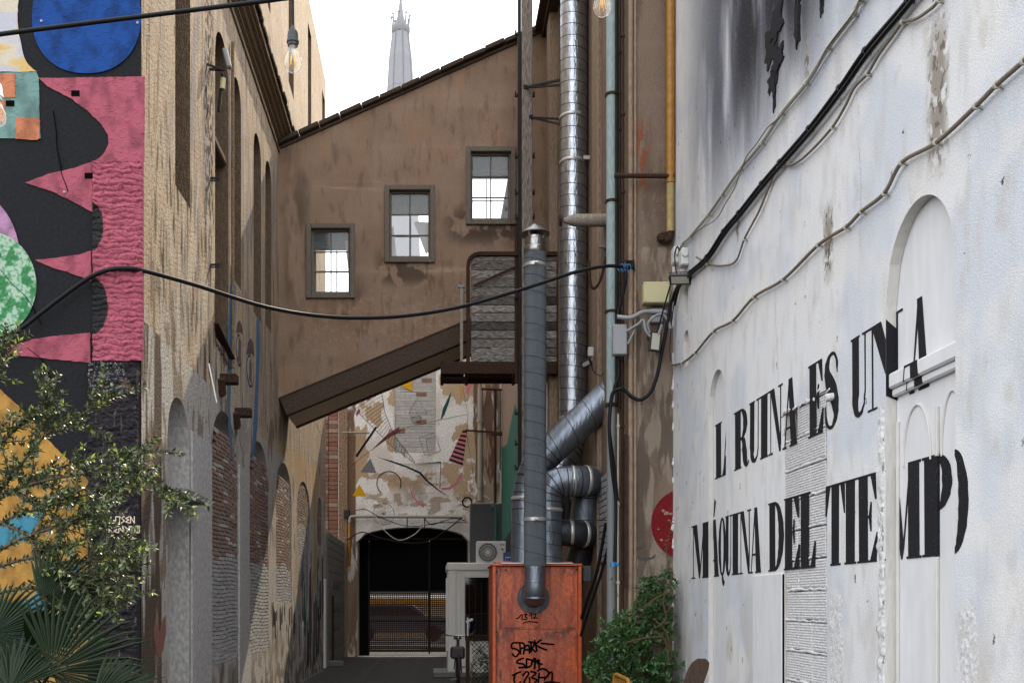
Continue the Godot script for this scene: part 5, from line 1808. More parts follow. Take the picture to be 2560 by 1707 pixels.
func build_far_things() -> void:
	# concrete church spire far behind
	var z := 120.0
	var base: Vector3 = Vector3(-3.673, 74.272, -120)
	var b := thing("church_spire", "pale grey concrete church spire with a crown of pinnacles, far behind the bridge", "spire", Vector3(base.x, 0, -z))
	var conc := mineral(rgb(150, 150, 153), M.soft, M.lump, Vector3(0.3, 0.1, 0.3), 2.0)
	var foot := Vector3(base.x, 0, -z)
	var y_low: float = 62.203
	var y_top: float = 70.284
	var s := Shape.new()
	var turn := Basis(Vector3.UP, 0.25)
	s.lathe([Vector2(3.3, y_low - 40.0), Vector2(1.72, y_low), Vector2(1.40, (y_low + y_top) * 0.5 + 1.0), Vector2(1.0, y_top)], foot, 8, turn, false)
	part(s, "shaft", conc, b)
	var joint := mat(rgb(116, 116, 118), 0.9)
	s = Shape.new()
	for k in 8:
		var a := TAU * k / 8.0
		var d := turn * Vector3(cos(a), 0, sin(a))
		s.bar(foot + d * 1.715 + Vector3.UP * y_low, foot + d * 1.39 + Vector3.UP * ((y_low + y_top) * 0.5 + 1.0), 0.07, 0.07)
		s.bar(foot + d * 1.395 + Vector3.UP * ((y_low + y_top) * 0.5 + 1.0), foot + d * 0.995 + Vector3.UP * y_top, 0.07, 0.07)
	for t in [0.15, 0.34, 0.55, 0.8]:
		var yy := lerpf(y_low, y_top, t)
		var rr := lerpf(1.72, 1.02, t) + 0.03
		s.lathe([Vector2(rr, yy - 0.04), Vector2(rr, yy + 0.04)], foot, 8, turn, false)
	part(s, "joint", joint, b, "", true)
	s = Shape.new()
	s.lathe([Vector2(1.0, y_top - 0.1), Vector2(1.15, y_top + 0.2), Vector2(1.15, y_top + 0.6), Vector2(0.9, y_top + 0.7)], foot, 16, turn)
	part(s, "gallery", conc, b)
	for k in 8:
		var a := TAU * (k + 0.5) / 8.0
		var d := turn * Vector3(cos(a), 0, sin(a))
		s = Shape.new()
		s.bar(foot + d * 1.0 + Vector3.UP * (y_top + 0.6), foot + d * 1.12 + Vector3.UP * (y_top + 2.0), 0.14, 0.14)
		s.box(foot + d * 1.13 + Vector3.UP * (y_top + 2.0), Vector3(0.24, 0.24, 0.24), Basis(Vector3.UP, a), 0.06)
		part(s, "pinnacle", conc, b)
	s = Shape.new()
	s.lathe([Vector2(0.75, y_top + 0.6), Vector2(0.42, y_top + 2.0), Vector2(0.18, y_top + 3.6), Vector2(0.12, y_top + 4.6), Vector2(0, y_top + 4.6)], foot, 8, turn)
	part(s, "cone", conc, b)
	s = Shape.new()
	var hub := foot + Vector3.UP * (y_top + 4.4)
	for a in [0.0, 0.5, 1.0, 1.5]:
		var d := Vector3(cos(PI * a + 0.3), sin(PI * a + 0.3) * 0.5, 0.4 * sin(PI * a))
		s.box(hub + d * 0.34, Vector3(0.34, 0.4, 0.34), Basis(Vector3.BACK, 0.4), 0.08)
	part(s, "finial", conc, b)
	s = Shape.new()
	s.tube([hub, hub + Vector3.UP * 2.6], [0.10, 0.05], 6)
	s.lathe([Vector2(0, -0.12), Vector2(0.11, 0), Vector2(0, 0.12)], hub + Vector3.UP * 2.7, 8)
	part(s, "rod", M.grey_pipe, b)

# ---------------------------------------------------------------- ventilation ducts
func seam(s: Shape, a: Vector3, b: Vector3, r: float, pitch: float, w := 0.006) -> void:
	# the raised spiral lock of a wound pipe
	var y := (b - a).normalized()
	var x := Vector3.BACK.cross(y)
	if x.length() < 0.1:
		x = Vector3.RIGHT.cross(y)
	x = x.normalized()
	var z := x.cross(y)
	var l := (b - a).length()
	var turns := l / pitch
	var pts: Array = []
	var n := int(turns * 20)
	for k in n + 1:
		var t := float(k) / n
		var an := TAU * turns * t
		pts.append(a + y * l * t + (x * cos(an) + z * sin(an)) * r)
	s.tube(pts, w, 4, false)

func ring(s: Shape, at: Vector3, dir: Vector3, r: float, wide: float, raise := 0.006) -> void:
	var y := dir.normalized()
	var x := Vector3.BACK.cross(y)
	if x.length() < 0.1:
		x = Vector3.RIGHT.cross(y)
	x = x.normalized()
	s.lathe([Vector2(r - 0.002, -wide * 0.5), Vector2(r + raise, -wide * 0.4), Vector2(r + raise, wide * 0.4), Vector2(r - 0.002, wide * 0.5)], at, 28, Basis(x, y, x.cross(y)))

# a bent duct of straight lengths joined by cut segments
func duct(b: Node3D, called: String, pts: Array, r: float, bend: float, material: Material, pitch := 0.0, rings: Array = [], steps := 4) -> void:
	var line := rounded(pts, bend, steps)
	var s := Shape.new()
	s.tube(line, r, 32)
	part(s, called, material, b)
	s = Shape.new()
	for i in range(1, line.size() - 1):
		var t: Vector3 = ((line[i + 1] - line[i]).normalized() + (line[i] - line[i - 1]).normalized()).normalized()
		if (line[i] - line[i - 1]).length() < bend * 1.3 or (line[i + 1] - line[i]).length() < bend * 1.3:
			ring(s, line[i], t, r, 0.016, 0.005)
	if pitch > 0.0:
		for i in line.size() - 1:
			if (line[i + 1] - line[i]).length() > pitch * 1.2:
				seam(s, line[i], line[i + 1], r, pitch)
	if s.idx.size():
		part(s, "seam", M.seam if material != M.zinc else M.dull_duct, b)
	if rings.size():
		s = Shape.new()
		for q in rings:
			ring(s, q[0], q[1], r, 0.05, 0.005)
		part(s, "tape_band", M.tape, b)

func build_ducts() -> void:
	# A: lagged flue before the orange cabinet
	var x: float = 1.379
	var zf := 13.2
	var b := thing("lagged_flue", "dark grey speckled flue pipe with a conical steel cap, rising before the orange cabinet", "flue", Vector3(x, 1.6, -zf))
	var r := 0.148
	var top: float = 6.292
	var foot: float = 2.091
	var s := Shape.new()
	s.tube([Vector3(x, foot, -zf), Vector3(x + 0.004, top, -zf)], r, 36)
	part(s, "lagging", M.lagging, b)
	s = Shape.new()
	seam(s, Vector3(x, foot, -zf), Vector3(x + 0.004, top, -zf), r, 0.215, 0.005)
	part(s, "seam", M.seam, b)
	s = Shape.new()
	var low: float = 1.698
	s.tube(rounded([Vector3(x, foot + 0.02, -zf), Vector3(x, low, -zf), Vector3(x, low - 0.02, -13.46)], 0.17, 5), 0.138, 32)
	for y in [foot - 0.02, foot - 0.2, foot - 0.42]:
		ring(s, Vector3(x, y, -zf), Vector3.UP, 0.138, 0.03, 0.008)
	part(s, "elbow", M.zinc, b)
	s = Shape.new()
	s.lathe([Vector2(0.0, 0.0), Vector2(0.135, 0.0), Vector2(0.135, 0.02), Vector2(0.215, 0.02), Vector2(0.218, 0.008), Vector2(0.0, 0.008)], Vector3(x, low - 0.02, -13.405), 32, Basis(Vector3.RIGHT, Vector3.BACK, Vector3.DOWN), false)
	part(s, "flange", M.dull_duct, b)
	s = Shape.new()
	ring(s, Vector3(x, top - 0.02, -zf), Vector3.UP, r - 0.004, 0.10, 0.008)
	ring(s, Vector3(x, top + 0.05, -zf), Vector3.UP, r - 0.012, 0.14, 0.004)
	s.lathe([Vector2(r - 0.012, 0.06), Vector2(r - 0.014, 0.15), Vector2(r - 0.02, 0.15), Vector2(r - 0.022, 0.0)], Vector3(x, top, -zf), 32)
	part(s, "collar", M.bright_steel, b)
	s = Shape.new()
	for k in 4:
		var a := TAU * (k + 0.4) / 4.0
		var d := Vector3(cos(a), 0, sin(a))
		s.bar(Vector3(x, top + 0.12, -zf) + d * 0.135, Vector3(x, top + 0.225, -zf) + d * 0.165, 0.03, 0.006, 0.0, d)
	part(s, "cap_strut", M.bright_steel, b)
	s = Shape.new()
	s.lathe([Vector2(0.197, 0.19), Vector2(0.200, 0.20), Vector2(0.10, 0.275), Vector2(0.03, 0.325), Vector2(0.0, 0.33)], Vector3(x, top, -zf), 14, Basis.IDENTITY, false)
	s.lathe([Vector2(0.0, 0.31), Vector2(0.10, 0.262), Vector2(0.197, 0.19)], Vector3(x, top, -zf), 14, Basis.IDENTITY, false)
	part(s, "cap", M.bright_steel, b)
	for y in [6.067, 2.708]:
		s = Shape.new()
		ring(s, Vector3(x, y, -zf), Vector3.UP, r, 0.05, 0.008)
		s.box(Vector3(x, y, -zf + r + 0.02), Vector3(0.05, 0.03, 0.03), Basis.IDENTITY, 0.005)
		part(s, "strap", M.tape, b)
	s = Shape.new()
	s.bar(Vector3(x + 0.1, 2.697, -zf), Vector3(2.42, 2.685, -13.0), 0.012, 0.012, 0.0, Vector3.BACK)
	part(s, "stay_rod", M.iron, b)

	# B: tall spiral duct up the wall
	b = thing("tall_duct", "tall shiny spiral steel duct climbing the brown wall past the balcony", "duct", Vector3(2.17, 4.2, -15.2))
	r = 0.206
	var xa: float = 2.167
	var y0: float = 4.259
	duct(b, "spiral_pipe", [Vector3(xa, y0 + 0.1, -15.2), Vector3(xa + 0.02, 12.5, -15.2)], r, 0.1, M.steel, 0.172, [[Vector3(xa, 8.997, -15.2), Vector3.UP], [Vector3(xa, 8.313, -15.2), Vector3.UP], [Vector3(xa, y0 + 0.16, -15.2), Vector3.UP]])
	duct(b, "elbow", [Vector3(xa, y0 + 0.12, -15.2), Vector3(xa - 0.02, y0 - 0.25, -15.2), Vector3(xa - 0.28, y0 - 0.75, -15.0), Vector3(xa - 0.28, y0 - 1.6, -15.0)], r + 0.005, 0.25, M.steel)
	s = Shape.new()
	for py in [372, 958]:
		var p := Vector3(xa + 0.2, 1.6 + (1385 - py) / 150.4, -15.05)
		s.box(p, Vector3(0.12, 0.06, 0.02), Basis.IDENTITY, 0.004)
		s.bar(p + Vector3(0.06, -0.05, 0), p + Vector3(0.06, 0.06, 0), 0.02, 0.02)
	part(s, "clip", M.tape, b)

	# C: diagonal duct dropping left, then straight down behind the flue into the cabinet
	b = thing("diagonal_duct", "zinc duct coming down diagonally from the wall and turning down behind the lagged flue", "duct", Vector3(1.45, 2.1, -14))
	duct(b, "pipe", [Vector3(2.632, 4.63, -14), Vector3(1.481, 3.565, -14), Vector3(1.359, 3.13, -14), Vector3(1.341, 2.059, -14)], 0.225, 0.32, M.zinc, 0.33, [[Vector3(1.353, 3.069, -14), Vector3.UP]], 4)

	# D: short vertical with a horizontal swing to the right
	b = thing("swan_neck_duct", "grey steel duct rising right of the flue and bending over to the right", "duct", Vector3(1.6, 2.1, -13.75))
	duct(b, "pipe", [Vector3(1.593, 2.051, -13.75), Vector3(1.593, 3.277, -13.75), Vector3(2.164, 3.289, -13.75), Vector3(2.248, 3.339, -14.2), Vector3(2.188, 2.632, -14.3)], 0.21, 0.30, M.zinc, 0.0, [[Vector3(1.605, 2.881, -13.75), Vector3.UP], [Vector3(1.96, 3.289, -13.75), Vector3.RIGHT], [Vector3(2.142, 3.296, -13.8), Vector3(1, 0, -0.3)]], 5)
	s = Shape.new()
	seam(s, Vector3(1.593, 2.111, -13.75), Vector3(1.593, 2.833, -13.75), 0.21, 0.17)
	part(s, "seam", M.seam, b)
	# E: dark lower pair
	b = thing("dark_duct", "dark sooty duct swinging right below the grey swan neck duct", "duct", Vector3(1.8, 2.3, -14.1))
	duct(b, "pipe", [Vector3(1.665, 2.598, -14), Vector3(2.173, 2.573, -14), Vector3(2.27, 2.595, -14.5), Vector3(2.139, 2.143, -14.6)], 0.185, 0.25, M.dull_duct, 0.0, [[Vector3(1.971, 2.592, -14), Vector3.RIGHT], [Vector3(2.162, 2.577, -14.05), Vector3(1, 0, -0.3)]], 5)
	s = Shape.new()
	s.tube(rounded([Vector3(2.156, 3.09, -14.5), Vector3(2.156, 2.887, -14.5), Vector3(2.105, 2.583, -14.5)], 0.15), 0.19, 24)
	for k in 9:
		ring(s, Vector3(2.156, 3.09, -14.5) + Vector3(0, -0.025 * k, 0), Vector3.UP, 0.19, 0.012, 0.006)
	part(s, "bellows", M.dull_duct, b)

# ---------------------------------------------------------------- orange cabinet
func build_cabinet() -> void:
	var z := 13.4
	var x0: float = 0.826
	var x1: float = 2.027
	var top: float = 2.104
	var b := thing("orange_cabinet", "weathered orange sheet metal machine cabinet with black marker scrawls and a flue on its front", "cabinet", Vector3((x0 + x1) * 0.5, 0, -13.9))
	var s := Shape.new()
	s.box(Vector3((x0 + x1) * 0.5, top * 0.5, -z - 0.55), Vector3(x1 - x0 - 0.02, top, 1.02), Basis.IDENTITY, 0.012)
	part(s, "body", M.orange_edge, b)
	var split: float = 1.248
	for q in [[split + 0.006, top - 0.02], [0.03, split - 0.006]]:
		s = Shape.new()
		var st := func(p: Vector2) -> Vector2: return Vector2((p.x - x0) / (x1 - x0), 1.0 - p.y / top)
		var a := Vector2(x0 + 0.055, q[0])
		var c := Vector2(x1 - 0.055, q[1])
		var zz := -z - 0.022
		s.quad(Vector3(a.x, a.y, zz), Vector3(c.x, a.y, zz), Vector3(c.x, c.y, zz), Vector3(a.x, c.y, zz), Vector3.BACK, st.call(a), st.call(Vector2(c.x, a.y)), st.call(c), st.call(Vector2(a.x, c.y)))
		s.quad(Vector3(a.x, a.y, zz), Vector3(c.x, a.y, zz), Vector3(c.x, a.y, zz - 0.02), Vector3(a.x, a.y, zz - 0.02), Vector3.DOWN)
		s.quad(Vector3(a.x, c.y, zz), Vector3(c.x, c.y, zz), Vector3(c.x, c.y, zz - 0.02), Vector3(a.x, c.y, zz - 0.02), Vector3.UP)
		part(s, "front_panel", M.orange, b)
	s = Shape.new()
	for x in [x0 + 0.024, x1 - 0.024]:
		s.box(Vector3(x, top * 0.5, -z), Vector3(0.05, top, 0.06), Basis.IDENTITY, 0.01)
	s.box(Vector3((x0 + x1) * 0.5, top + 0.012, -z - 0.5), Vector3(x1 - x0 + 0.02, 0.03, 1.08), Basis.IDENTITY, 0.008)
	part(s, "edge_angle", M.orange_edge, b)
	s = Shape.new()
	s.box(Vector3((x0 + x1) * 0.5, top + 0.034, -z - 0.2), Vector3(x1 - x0 - 0.24, 0.012, 0.5))
	part(s, "top_sheet", M.tape, b)
	s = Shape.new()
	s.box(Vector3((x0 + x1) * 0.5, top + 0.034, -z - 0.75), Vector3(x1 - x0 - 0.12, 0.09, 0.5), Basis.IDENTITY, 0.01)
	part(s, "top_curb", M.orange_edge, b)
	s = Shape.new()
	for p in [Vector2(0.885, 2.028), Vector2(1.957, 2.051), Vector2(1.002, 2.045), Vector2(0.879, 1.219)]:
		s.lathe([Vector2(0.014, 0), Vector2(0.014, 0.01), Vector2(0, 0.012)], Vector3(p.x, p.y, -z + 0.028), 8, Basis(Vector3.RIGHT, Vector3.BACK, Vector3.DOWN))
	part(s, "bolt", M.iron, b)
	# marker scrawls; coordinates in centimetres on the door from its left edge and from the ground
	var cm := func(pts: Array) -> Array:
		var out: Array = []
		for p in pts:
			out.append(Vector3(x0 + p.x * 0.01, p.y * 0.01, -z - 0.018))
		return out
	var thin := [
		[Vector2(32, 140), Vector2(35, 140), Vector2(40, 145), Vector2(40, 137)],
		[Vector2(43, 145), Vector2(47, 145), Vector2(44, 142), Vector2(47, 140.5), Vector2(46, 138), Vector2(42, 138.5)],
		[Vector2(50, 143), Vector2(53, 146), Vector2(53, 139)],
		[Vector2(55.5, 144), Vector2(58, 145.5), Vector2(58.5, 143), Vector2(55.5, 140), Vector2(61, 140.5)],
		[Vector2(41, 133), Vector2(49, 135.5), Vector2(61, 134)],
	]
	var fat := [
		[Vector2(33, 107), Vector2(27, 106), Vector2(26, 100), Vector2(33, 98), Vector2(36, 93), Vector2(31, 88), Vector2(27, 92)],
		[Vector2(37, 106), Vector2(38, 92)], [Vector2(35, 107), Vector2(42, 106), Vector2(43, 101), Vector2(38, 99)],
		[Vector2(42, 92), Vector2(44, 101), Vector2(49, 103), Vector2(50, 93)], [Vector2(44, 97), Vector2(49, 97.5)],
		[Vector2(52, 107), Vector2(52.5, 95)], [Vector2(49, 108), Vector2(56, 107), Vector2(55, 101), Vector2(52, 100.5), Vector2(58, 94.5)],
		[Vector2(57, 110), Vector2(60, 96)], [Vector2(66, 111), Vector2(59, 104), Vector2(73, 97)], [Vector2(66, 106), Vector2(83, 104.5)],
		[Vector2(42, 86), Vector2(36, 84), Vector2(33, 80), Vector2(42, 78), Vector2(43, 74), Vector2(36, 73.5)],
		[Vector2(46, 84), Vector2(46, 73.5)], [Vector2(46, 85), Vector2(53, 83), Vector2(52, 76), Vector2(45, 73)],
		[Vector2(57, 86), Vector2(54, 83), Vector2(58, 81), Vector2(58, 86), Vector2(57, 72)], [Vector2(62, 84), Vector2(60, 81), Vector2(63, 80), Vector2(63, 84), Vector2(63, 73)], [Vector2(61, 79), Vector2(67, 78)],
		[Vector2(38, 68), Vector2(27, 63)], [Vector2(31, 65), Vector2(29, 57), Vector2(32, 50), Vector2(38, 54)],
		[Vector2(41, 63), Vector2(46, 68), Vector2(49, 65), Vector2(44, 57), Vector2(43, 52), Vector2(50, 53), Vector2(50, 60)],
		[Vector2(52, 68), Vector2(59, 66), Vector2(53, 60), Vector2(60, 57), Vector2(55, 51)],
		[Vector2(63, 66), Vector2(62, 53)], [Vector2(61, 69), Vector2(68, 72), Vector2(76, 67), Vector2(73, 61), Vector2(63, 60)],
		[Vector2(70, 57), Vector2(80, 68), Vector2(80, 53)], [Vector2(70, 53), Vector2(78, 54), Vector2(91, 52.5)],
	]
	s = Shape.new()
	var lift := 0.0
	for q in thin:
		ribbon(s, curve(cm.call(q), 4), 0.015, Vector3.BACK, lift)
		lift += 0.0003
	part(s, "marker_writing", M.ink, b)
	s = Shape.new()
	for q in fat:
		ribbon(s, curve(cm.call(q), 4), 0.025, Vector3.BACK, lift)
		lift += 0.0003
	part(s, "marker_writing", M.ink, b)
	# grey box on its right flank
	s = Shape.new()
	s.box(Vector3(2.117, 1.998, -13.6), Vector3(0.12, 0.22, 0.2), Basis.IDENTITY, 0.01)
	single(s, "grey_switch_box", M.dark_panel, "dark grey box fixed at the upper right side of the orange cabinet", "box")

# a flat stroke of even width with round ends
func ribbon(s: Shape, pts: Array, w: float, facing: Vector3, lift := 0.0) -> void:
	var h := w * 0.5
	var n := pts.size()
	var first: Vector3 = pts[0]
	var last: Vector3 = pts[n - 1]
	var line: Array = []
	var widths: Array = []
	var d0: Vector3 = (pts[1] - first).normalized()
	var d1: Vector3 = (last - pts[n - 2]).normalized()
	for k in [1.0, 0.85, 0.5]:
		line.append(first - d0 * h * k)
		widths.append(h * sqrt(1.0 - k * k))
	for p in pts:
		line.append(p)
		widths.append(h)
	for k in [0.5, 0.85, 1.0]:
		line.append(last + d1 * h * k)
		widths.append(h * sqrt(1.0 - k * k))
	var prev := -1
	for i in line.size():
		var t: Vector3 = line[mini(i + 1, line.size() - 1)] - line[maxi(i - 1, 0)]
		var side := t.cross(facing).normalized()
		var p: Vector3 = line[i] + facing * lift
		var a := s.add(p + side * widths[i], facing)
		s.add(p - side * widths[i], facing)
		if prev >= 0:
			s.face(prev, prev + 1, a + 1)
			s.face(prev, a + 1, a)
		prev = a

# ---------------------------------------------------------------- letters of the slogan: outlines on a field one high
func slab(x0: float, y0: float, x1: float, y1: float) -> PackedVector2Array:
	return PackedVector2Array([Vector2(x0, y0), Vector2(x1, y0), Vector2(x1, y1), Vector2(x0, y1)])

func poly(a: Array) -> PackedVector2Array:
	return PackedVector2Array(a)

# a stroke whose width swells: points are (x, y, width); width is measured across
func swell(pts: Array) -> PackedVector2Array:
	var l: Array = []
	var r: Array = []
	var fine: Array = []
	for i in pts.size() - 1:
		for k in 5:
			fine.append(pts[i].cubic_interpolate(pts[i + 1], pts[maxi(i - 1, 0)], pts[mini(i + 2, pts.size() - 1)], k / 5.0))
	fine.append(pts[pts.size() - 1])
	for i in fine.size():
		var t3: Vector3 = fine[mini(i + 1, fine.size() - 1)] - fine[maxi(i - 1, 0)]
		var t := Vector2(t3.x, t3.y).normalized()
		var n: Vector2 = Vector2(-t.y, t.x) * fine[i].z * 0.5
		l.append(Vector2(fine[i].x, fine[i].y) + n)
		r.push_front(Vector2(fine[i].x, fine[i].y) - n)
	return PackedVector2Array(l + r)

func bowl(cx: float, cy: float, rx: float, ry: float, a0: float, a1: float, thick: float, thin := 0.035) -> PackedVector2Array:
	var o: Array = []
	var i: Array = []
	for k in 19:
		var a := lerpf(a0, a1, k / 18.0)
		o.append(Vector2(cx + rx * cos(a), cy + ry * sin(a)))
		i.push_front(Vector2(cx + (rx - thick) * cos(a), cy + (ry - thin) * sin(a)))
	return PackedVector2Array(o + i)

func glyph(c: String) -> Array:
	var t := 0.025
	match c:
		"I":
			return [0.40, slab(0.05, 0, 0.35, 1), slab(0, 0, 0.4, t), slab(0, 1 - t, 0.4, 1)]
		"L":
			return [0.62, slab(0.06, 0, 0.345, 1), slab(0, 1 - t, 0.4, 1), slab(0, 0, 0.6, t), poly([Vector2(0.44, t), Vector2(0.60, t), Vector2(0.62, 0.34), Vector2(0.60, 0.34)])]
		"A":
			return [0.76, poly([Vector2(0.08, 0), Vector2(0.115, 0), Vector2(0.37, 0.88), Vector2(0.33, 1.0)]), poly([Vector2(0.31, 1.0), Vector2(0.50, 1.0), Vector2(0.74, 0), Vector2(0.43, 0)]), slab(0.17, 0.27, 0.5, 0.30), slab(0, 0, 0.2, t), slab(0.38, 0, 0.76, t)]
		"Á":
			return glyph("A") + [poly([Vector2(0.34, 1.06), Vector2(0.38, 1.05), Vector2(0.52, 1.3), Vector2(0.44, 1.36), Vector2(0.40, 1.3)])]
		"R":
			return [0.76, slab(0.06, 0, 0.345, 1), slab(0, 0, 0.39, t), slab(0, 1 - t, 0.36, 1), bowl(0.36, 0.74, 0.32, 0.26, PI * 0.5, -PI * 0.5, 0.19), slab(0.31, 0.48, 0.37, 0.51), swell([Vector3(0.40, 0.49, 0.04), Vector3(0.5, 0.43, 0.14), Vector3(0.55, 0.25, 0.2), Vector3(0.60, 0.08, 0.17), Vector3(0.69, 0.02, 0.05), Vector3(0.76, 0.08, 0.02)])]
		"P":
			return [0.74, slab(0.06, 0, 0.345, 1), slab(0, 0, 0.39, t), slab(0, 1 - t, 0.36, 1), bowl(0.36, 0.72, 0.36, 0.28, PI * 0.5, -PI * 0.5, 0.22), slab(0.31, 0.44, 0.37, 0.475)]
		"D":
			return [0.78, slab(0.06, 0, 0.345, 1), slab(0, 0, 0.32, t), slab(0, 1 - t, 0.32, 1), bowl(0.31, 0.5, 0.46, 0.5, PI * 0.5, -PI * 0.5, 0.24)]
		"U":
			return [0.74, slab(0.06, 0.28, 0.345, 1), slab(0, 1 - t, 0.38, 1), slab(0.60, 0.28, 0.635, 1), slab(0.5, 1 - t, 0.74, 1), swell([Vector3(0.2025, 0.29, 0.285), Vector3(0.22, 0.12, 0.20), Vector3(0.34, 0.03, 0.07), Vector3(0.48, 0.05, 0.05), Vector3(0.58, 0.14, 0.036), Vector3(0.617, 0.29, 0.035)])]
		"N":
			return [0.82, slab(0.10, 0, 0.135, 0.97), slab(0, 0, 0.24, t), poly([Vector2(0.0, 1), Vector2(0.33, 1), Vector2(0.715, 0.16), Vector2(0.715, 0), Vector2(0.62, 0), Vector2(0.12, 0.97), Vector2(0.0, 0.975)]), slab(0.68, 0.1, 0.715, 1), slab(0.58, 1 - t, 0.82, 1)]
		"E":
			return [0.66, slab(0.06, 0, 0.345, 1), slab(0, 0, 0.62, t), slab(0, 1 - t, 0.60, 1), poly([Vector2(0.44, t), Vector2(0.62, t), Vector2(0.66, 0.33), Vector2(0.63, 0.33)]), poly([Vector2(0.44, 1 - t), Vector2(0.60, 1 - t), Vector2(0.62, 0.70), Vector2(0.59, 0.70)]), slab(0.31, 0.50, 0.44, 0.53), poly([Vector2(0.44, 0.35), Vector2(0.46, 0.35), Vector2(0.46, 0.68), Vector2(0.44, 0.68), Vector2(0.39, 0.52)])]
		"S":
			return [0.64, swell([Vector3(0.56, 0.70, 0.02), Vector3(0.54, 0.85, 0.07), Vector3(0.44, 0.965, 0.05), Vector3(0.28, 0.97, 0.06), Vector3(0.155, 0.86, 0.16), Vector3(0.17, 0.70, 0.24), Vector3(0.33, 0.53, 0.29), Vector3(0.47, 0.36, 0.27), Vector3(0.50, 0.17, 0.17), Vector3(0.38, 0.035, 0.06), Vector3(0.22, 0.035, 0.05), Vector3(0.10, 0.15, 0.07), Vector3(0.07, 0.33, 0.02)])]
		"Q", "O":
			var o := [0.80, bowl(0.40, 0.5, 0.40, 0.5, PI * 0.5, PI * 1.5, 0.25), bowl(0.40, 0.5, 0.40, 0.5, PI * 0.5, -PI * 0.5, 0.25)]
			if c == "Q":
				o.append(swell([Vector3(0.36, 0.06, 0.03), Vector3(0.44, -0.04, 0.12), Vector3(0.54, -0.12, 0.10), Vector3(0.66, -0.09, 0.03)]))
			return o
		"T":
			return [0.74, slab(0.22, 0, 0.51, 1), slab(0.16, 0, 0.58, t), slab(0, 1 - t, 0.74, 1), poly([Vector2(0.0, 1 - t), Vector2(0.17, 1 - t), Vector2(0.03, 0.62), Vector2(0.0, 0.62)]), poly([Vector2(0.57, 1 - t), Vector2(0.74, 1 - t), Vector2(0.74, 0.62), Vector2(0.71, 0.62)])]
		"M":
			return [1.0, slab(0.10, 0, 0.13, 0.97), slab(0, 0, 0.23, t), poly([Vector2(0, 1), Vector2(0.33, 1), Vector2(0.535, 0.16), Vector2(0.485, 0.0), Vector2(0.45, 0.0), Vector2(0.115, 0.97), Vector2(0, 0.975)]), poly([Vector2(0.485, 0.0), Vector2(0.535, 0.12), Vector2(0.74, 1), Vector2(0.70, 1)]), slab(0.66, 0, 0.95, 1), slab(0.62, 0, 1.0, t), slab(0.74, 1 - t, 1.0, 1)]
	return [0.5]

